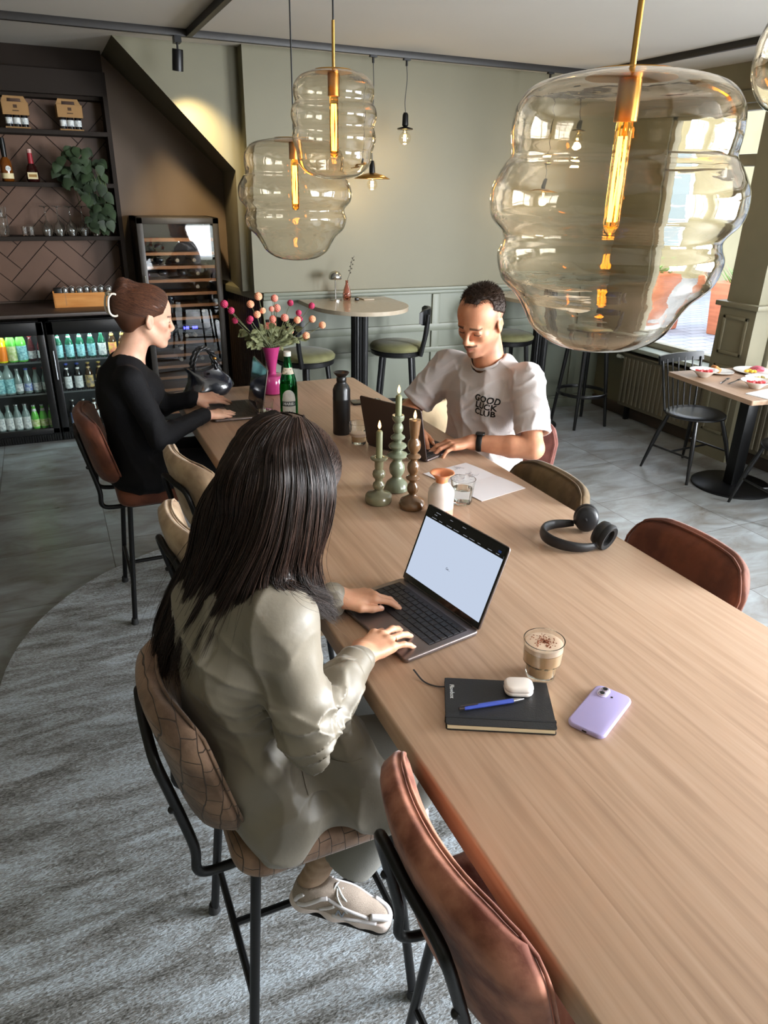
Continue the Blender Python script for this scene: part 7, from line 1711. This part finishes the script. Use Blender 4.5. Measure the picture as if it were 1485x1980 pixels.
# left hand (near): thumb points away from the camera (+y); right hand: thumb towards the camera
if ML[1, 1] < 0: ML[:, 1] *= -1
MR = hframe2((-.35, -.93, -.04), (0, 0, 1));
if MR[0, 1] < 0: MR[:, 1] *= -1
tL = hand(F, wrL + (0, 0, .004), ML, 1.06, -1, bend=((18, 26, 14), (14, 24, 14), (14, 26, 14), (18, 30, 16)), spread=(6, 2, -3, -10))
tR = hand(F, wrR + (0, 0, .004), MR, 1.06, 1, bend=((14, 24, 14), (14, 24, 14), (16, 26, 14), (20, 30, 16)), spread=(6, 2, -3, -10))
V, Fc = largest(*F.mesh()); tint = head_tint(V, Ho, Hm, hs, None, True); tint = nail_tint(V, tint, tL + tR, rgb(224, 184, 164))
np_obj('body', V, Fc, SK3, MA, tint, relax=1)
# t-shirt
F = Field((1.22, 2.12, .66), (1.95, 2.95, 1.36), .004); V0 = lambda x, y, z: np.array((1.61, 2.515, 0)) + B @ np.array((x, y, 0)) + np.array((0, 0, z))
F.ell(V0(-.005, 0, 1.08), (.135, .195, .17), B, .03); F.ell(V0(.0, 0, .90), (.135, .185, .18), B, .06); F.ell(V0(-.01, 0, .76), (.15, .185, .13), B, .06)
F.cap(V0(-.01, -.13, 1.185), V0(-.01, .13, 1.185), .062, .062, .04); F.cap(V0(0, -.05, 1.225), V0(0, .05, 1.225), .055, .055, .04)
for a, b_, c in ((shL, elL, wrL), (shR, elR, wrR)):
    e_ = a + (b_ - a) * .72; F.cap(a, e_, .070, .072, .035)
F.disp(lambda X, Y, Z: -.008 * ridge((X, Y, Z * .6), 24, 14) - .007 * ridge((X, Y, Z), 46, 15) - .004 * ridge((X, Y, Z), 80, 2) + .006, .025)
for a, b_ in ((shL, elL), (shR, elR)):
    d = N3(b_ - a); e_ = a + (b_ - a) * .80
    # open sleeve end
    sl, (X, Y, Z) = F.blk(e_ - .13, e_ + .16); dd = ((X - e_[0]) * d[0] + (Y - e_[1]) * d[1] + (Z - e_[2]) * d[2]); rr_ = np.sqrt(np.maximum((X - e_[0]) ** 2 + (Y - e_[1]) ** 2 + (Z - e_[2]) ** 2 - dd ** 2, 0))
    m_ = (dd > 0) & (rr_ < .10); F.F[sl] = np.where(m_, np.maximum(F.F[sl], dd), F.F[sl]).astype(np.float32)
    F.cap(e_ - d * .03, e_ + d * .05, .058, .064, .003, sub=True)
F.cap((1.592, 2.503, 1.235), (1.56, 2.49, 1.42), .066, .085, .005, sub=True); F.cut((0, 0, .69), (0, 0, -1))
V, Fc = largest(*F.mesh()); te = np_obj('t_shirt', V, Fc, M_tee, MA, relax=2); bvt = BVHTree.FromPolygons([tuple(v) for v in V], [tuple(int(i) for i in f) for f in Fc])
# neck rib
rp_ = []
for k in range(40):
    a = 2 * pi * k / 40; c0 = Vector((1.585, 2.500, 1.258)); d = Vector((cos(a), sin(a), 0)); u_ = Vector(tuple(N3((-.13, -.06, .99)))); d = (d - u_ * d.dot(u_)).normalized()
    h_ = bvt.find_nearest(c0 + d * .070); rp_.append(h_[0])
sm_ = rp_[:]
for _ in range(3): sm_ = [(sm_[i - 1] + sm_[i] * 2 + sm_[(i + 1) % 40]) / 4 for i in range(40)]
MB().tube(sm_, .0065, 8, closed=True, flat=(1.2, .6)).build('neck_rib', M_tee, te, smooth=180)
# chest lettering
vs, fs = text_mesh('GOOD\nLUCK\nCLUB', .0335, 0, bold=.0011, line=.80, space=1.06)
Z_ = Vector((0, 0, 1)); d_in = Vector(tuple(-fw)); xr = Vector(tuple(lf)); org = Vector(tuple(V0(0, .068, 1.085))); tilt = R(-6); pts = []
for v in vs:
    a_ = v.x * cos(tilt) - v.y * sin(tilt); b2_ = v.x * sin(tilt) + v.y * cos(tilt); p = org + xr * a_ + Z_ * b2_ - d_in * .3; h_ = bvt.ray_cast(p, d_in); pts.append((h_[0] if h_[0] is not None else p) - d_in * .0014)
MB().add(pts, fs).build('lettering', M_black, te, smooth=0)
# trousers
F = Field((1.30, 2.15, .40), (1.92, 2.95, .82), .006); F.ell(V0(0, 0, .74), (.14, .17, .10), B, .03)
for y in (-.10, .10): F.cap(V0(.03, y, .74), V0(.36, y * 1.2, .73), .088, .072, .03); F.cap(V0(.36, y * 1.2, .73), V0(.36, y * 1.2, .50), .07, .062, .03)
V, Fc = F.mesh(); np_obj('trousers', V, Fc, mat('grey_jeans', rgb(110, 116, 124), .85, var=.1), MA)
# watch
p = Vector(tuple(wrL + (elL - wrL) * .12 + np.array((0, 0, .002)))); d = Vector(tuple(N3(elL - wrL))); u1 = Vector((0, 0, 1)); u1 = (u1 - d * u1.dot(d)).normalized(); u2 = d.cross(u1)
wt_ = MB().tube([p + (u1 * cos(t_) + u2 * sin(t_)) * .0335 for t_ in [2 * pi * k / 36 for k in range(36)]], .011, 8, closed=True, flat=(.30, 1.0)).build('watch_strap', M_black, MA, smooth=60)
q = Matrix((d, u2, u1)).transposed(); MB().rrect(p + u1 * .033, .036, .032, .009, .009, rot=q, edge=.003).build('watch_case', M_bk, wt_, smooth=40)
# short hair: crown plus clipped sides, with fuzz
M_hair3 = M_hair.copy(); M_hair3.name = 'short_brown_hair'; cr3 = [x for x in M_hair3.node_tree.nodes if x.type == 'VALTORGB'][0]; cr3.color_ramp.elements[0].color = rgb(34, 24, 18); cr3.color_ramp.elements[1].color = rgb(76, 54, 40)
M_hair3.node_tree.nodes['Principled BSDF'].inputs['Roughness'].default_value = .7
Ph = lambda x, y, z: Ho + Hm @ (np.array([x, y, z]) * hs)
F = Field(Ho - .17, Ho + .19, .003); F.ell(Ph(-.016, 0, .040), np.array((.100, .080, .087)) * hs, Hm, .02); F.ell(Ph(.020, 0, .062), np.array((.066, .058, .052)) * hs, Hm, .03)
F.cut(Ph(.055, 0, .098), Hm @ np.array([1, 0, -.75]))
for y in (1, -1): F.ell(Ph(.072, y * .056, .088), np.array((.064, .031, .060)) * hs, Hm, .008, sub=True)
F.cut(Ph(-.02, 0, .036), Hm @ np.array([.75, 0, -1])); 
F.disp(lambda X, Y, Z: wav((X, Y, Z), (240, 310, 420), .0016, 3), .01); V, Fc = largest(*F.mesh()); tt = np.zeros((len(V), 4)); tt[:, :3] = .3; tt[:, 3] = 1; h3 = np_obj('hair', V, Fc, M_hair3, MA, tt)
rs = np.random.RandomState(8); me_ = h3.data; no = np.array([tuple(v.normal) for v in me_.vertices]); idx = rs.choice(len(V), 5200); comb = Hm @ np.array([.35, .25, .1])
S = []
for i in idx:
    p0 = V[i]; n0 = no[i]; 
    if n0 @ (p0 - Ho) < 0: continue
    d = n0 * .8 + comb + rs.randn(3) * .22; zz = ((p0 - Ho) @ Hm)[2] / hs; L1 = .004 + .011 * np.clip((zz - .06) / .05, 0, 1); S.append([p0 - n0 * .001, p0 + d * L1 * .5, p0 + d * L1 + comb * L1 * .3])
strands_obj('hair_fuzz', np.array(S), np.full(len(S), .00055), h3, tints=rs.rand(len(S)), m=M_hair3)
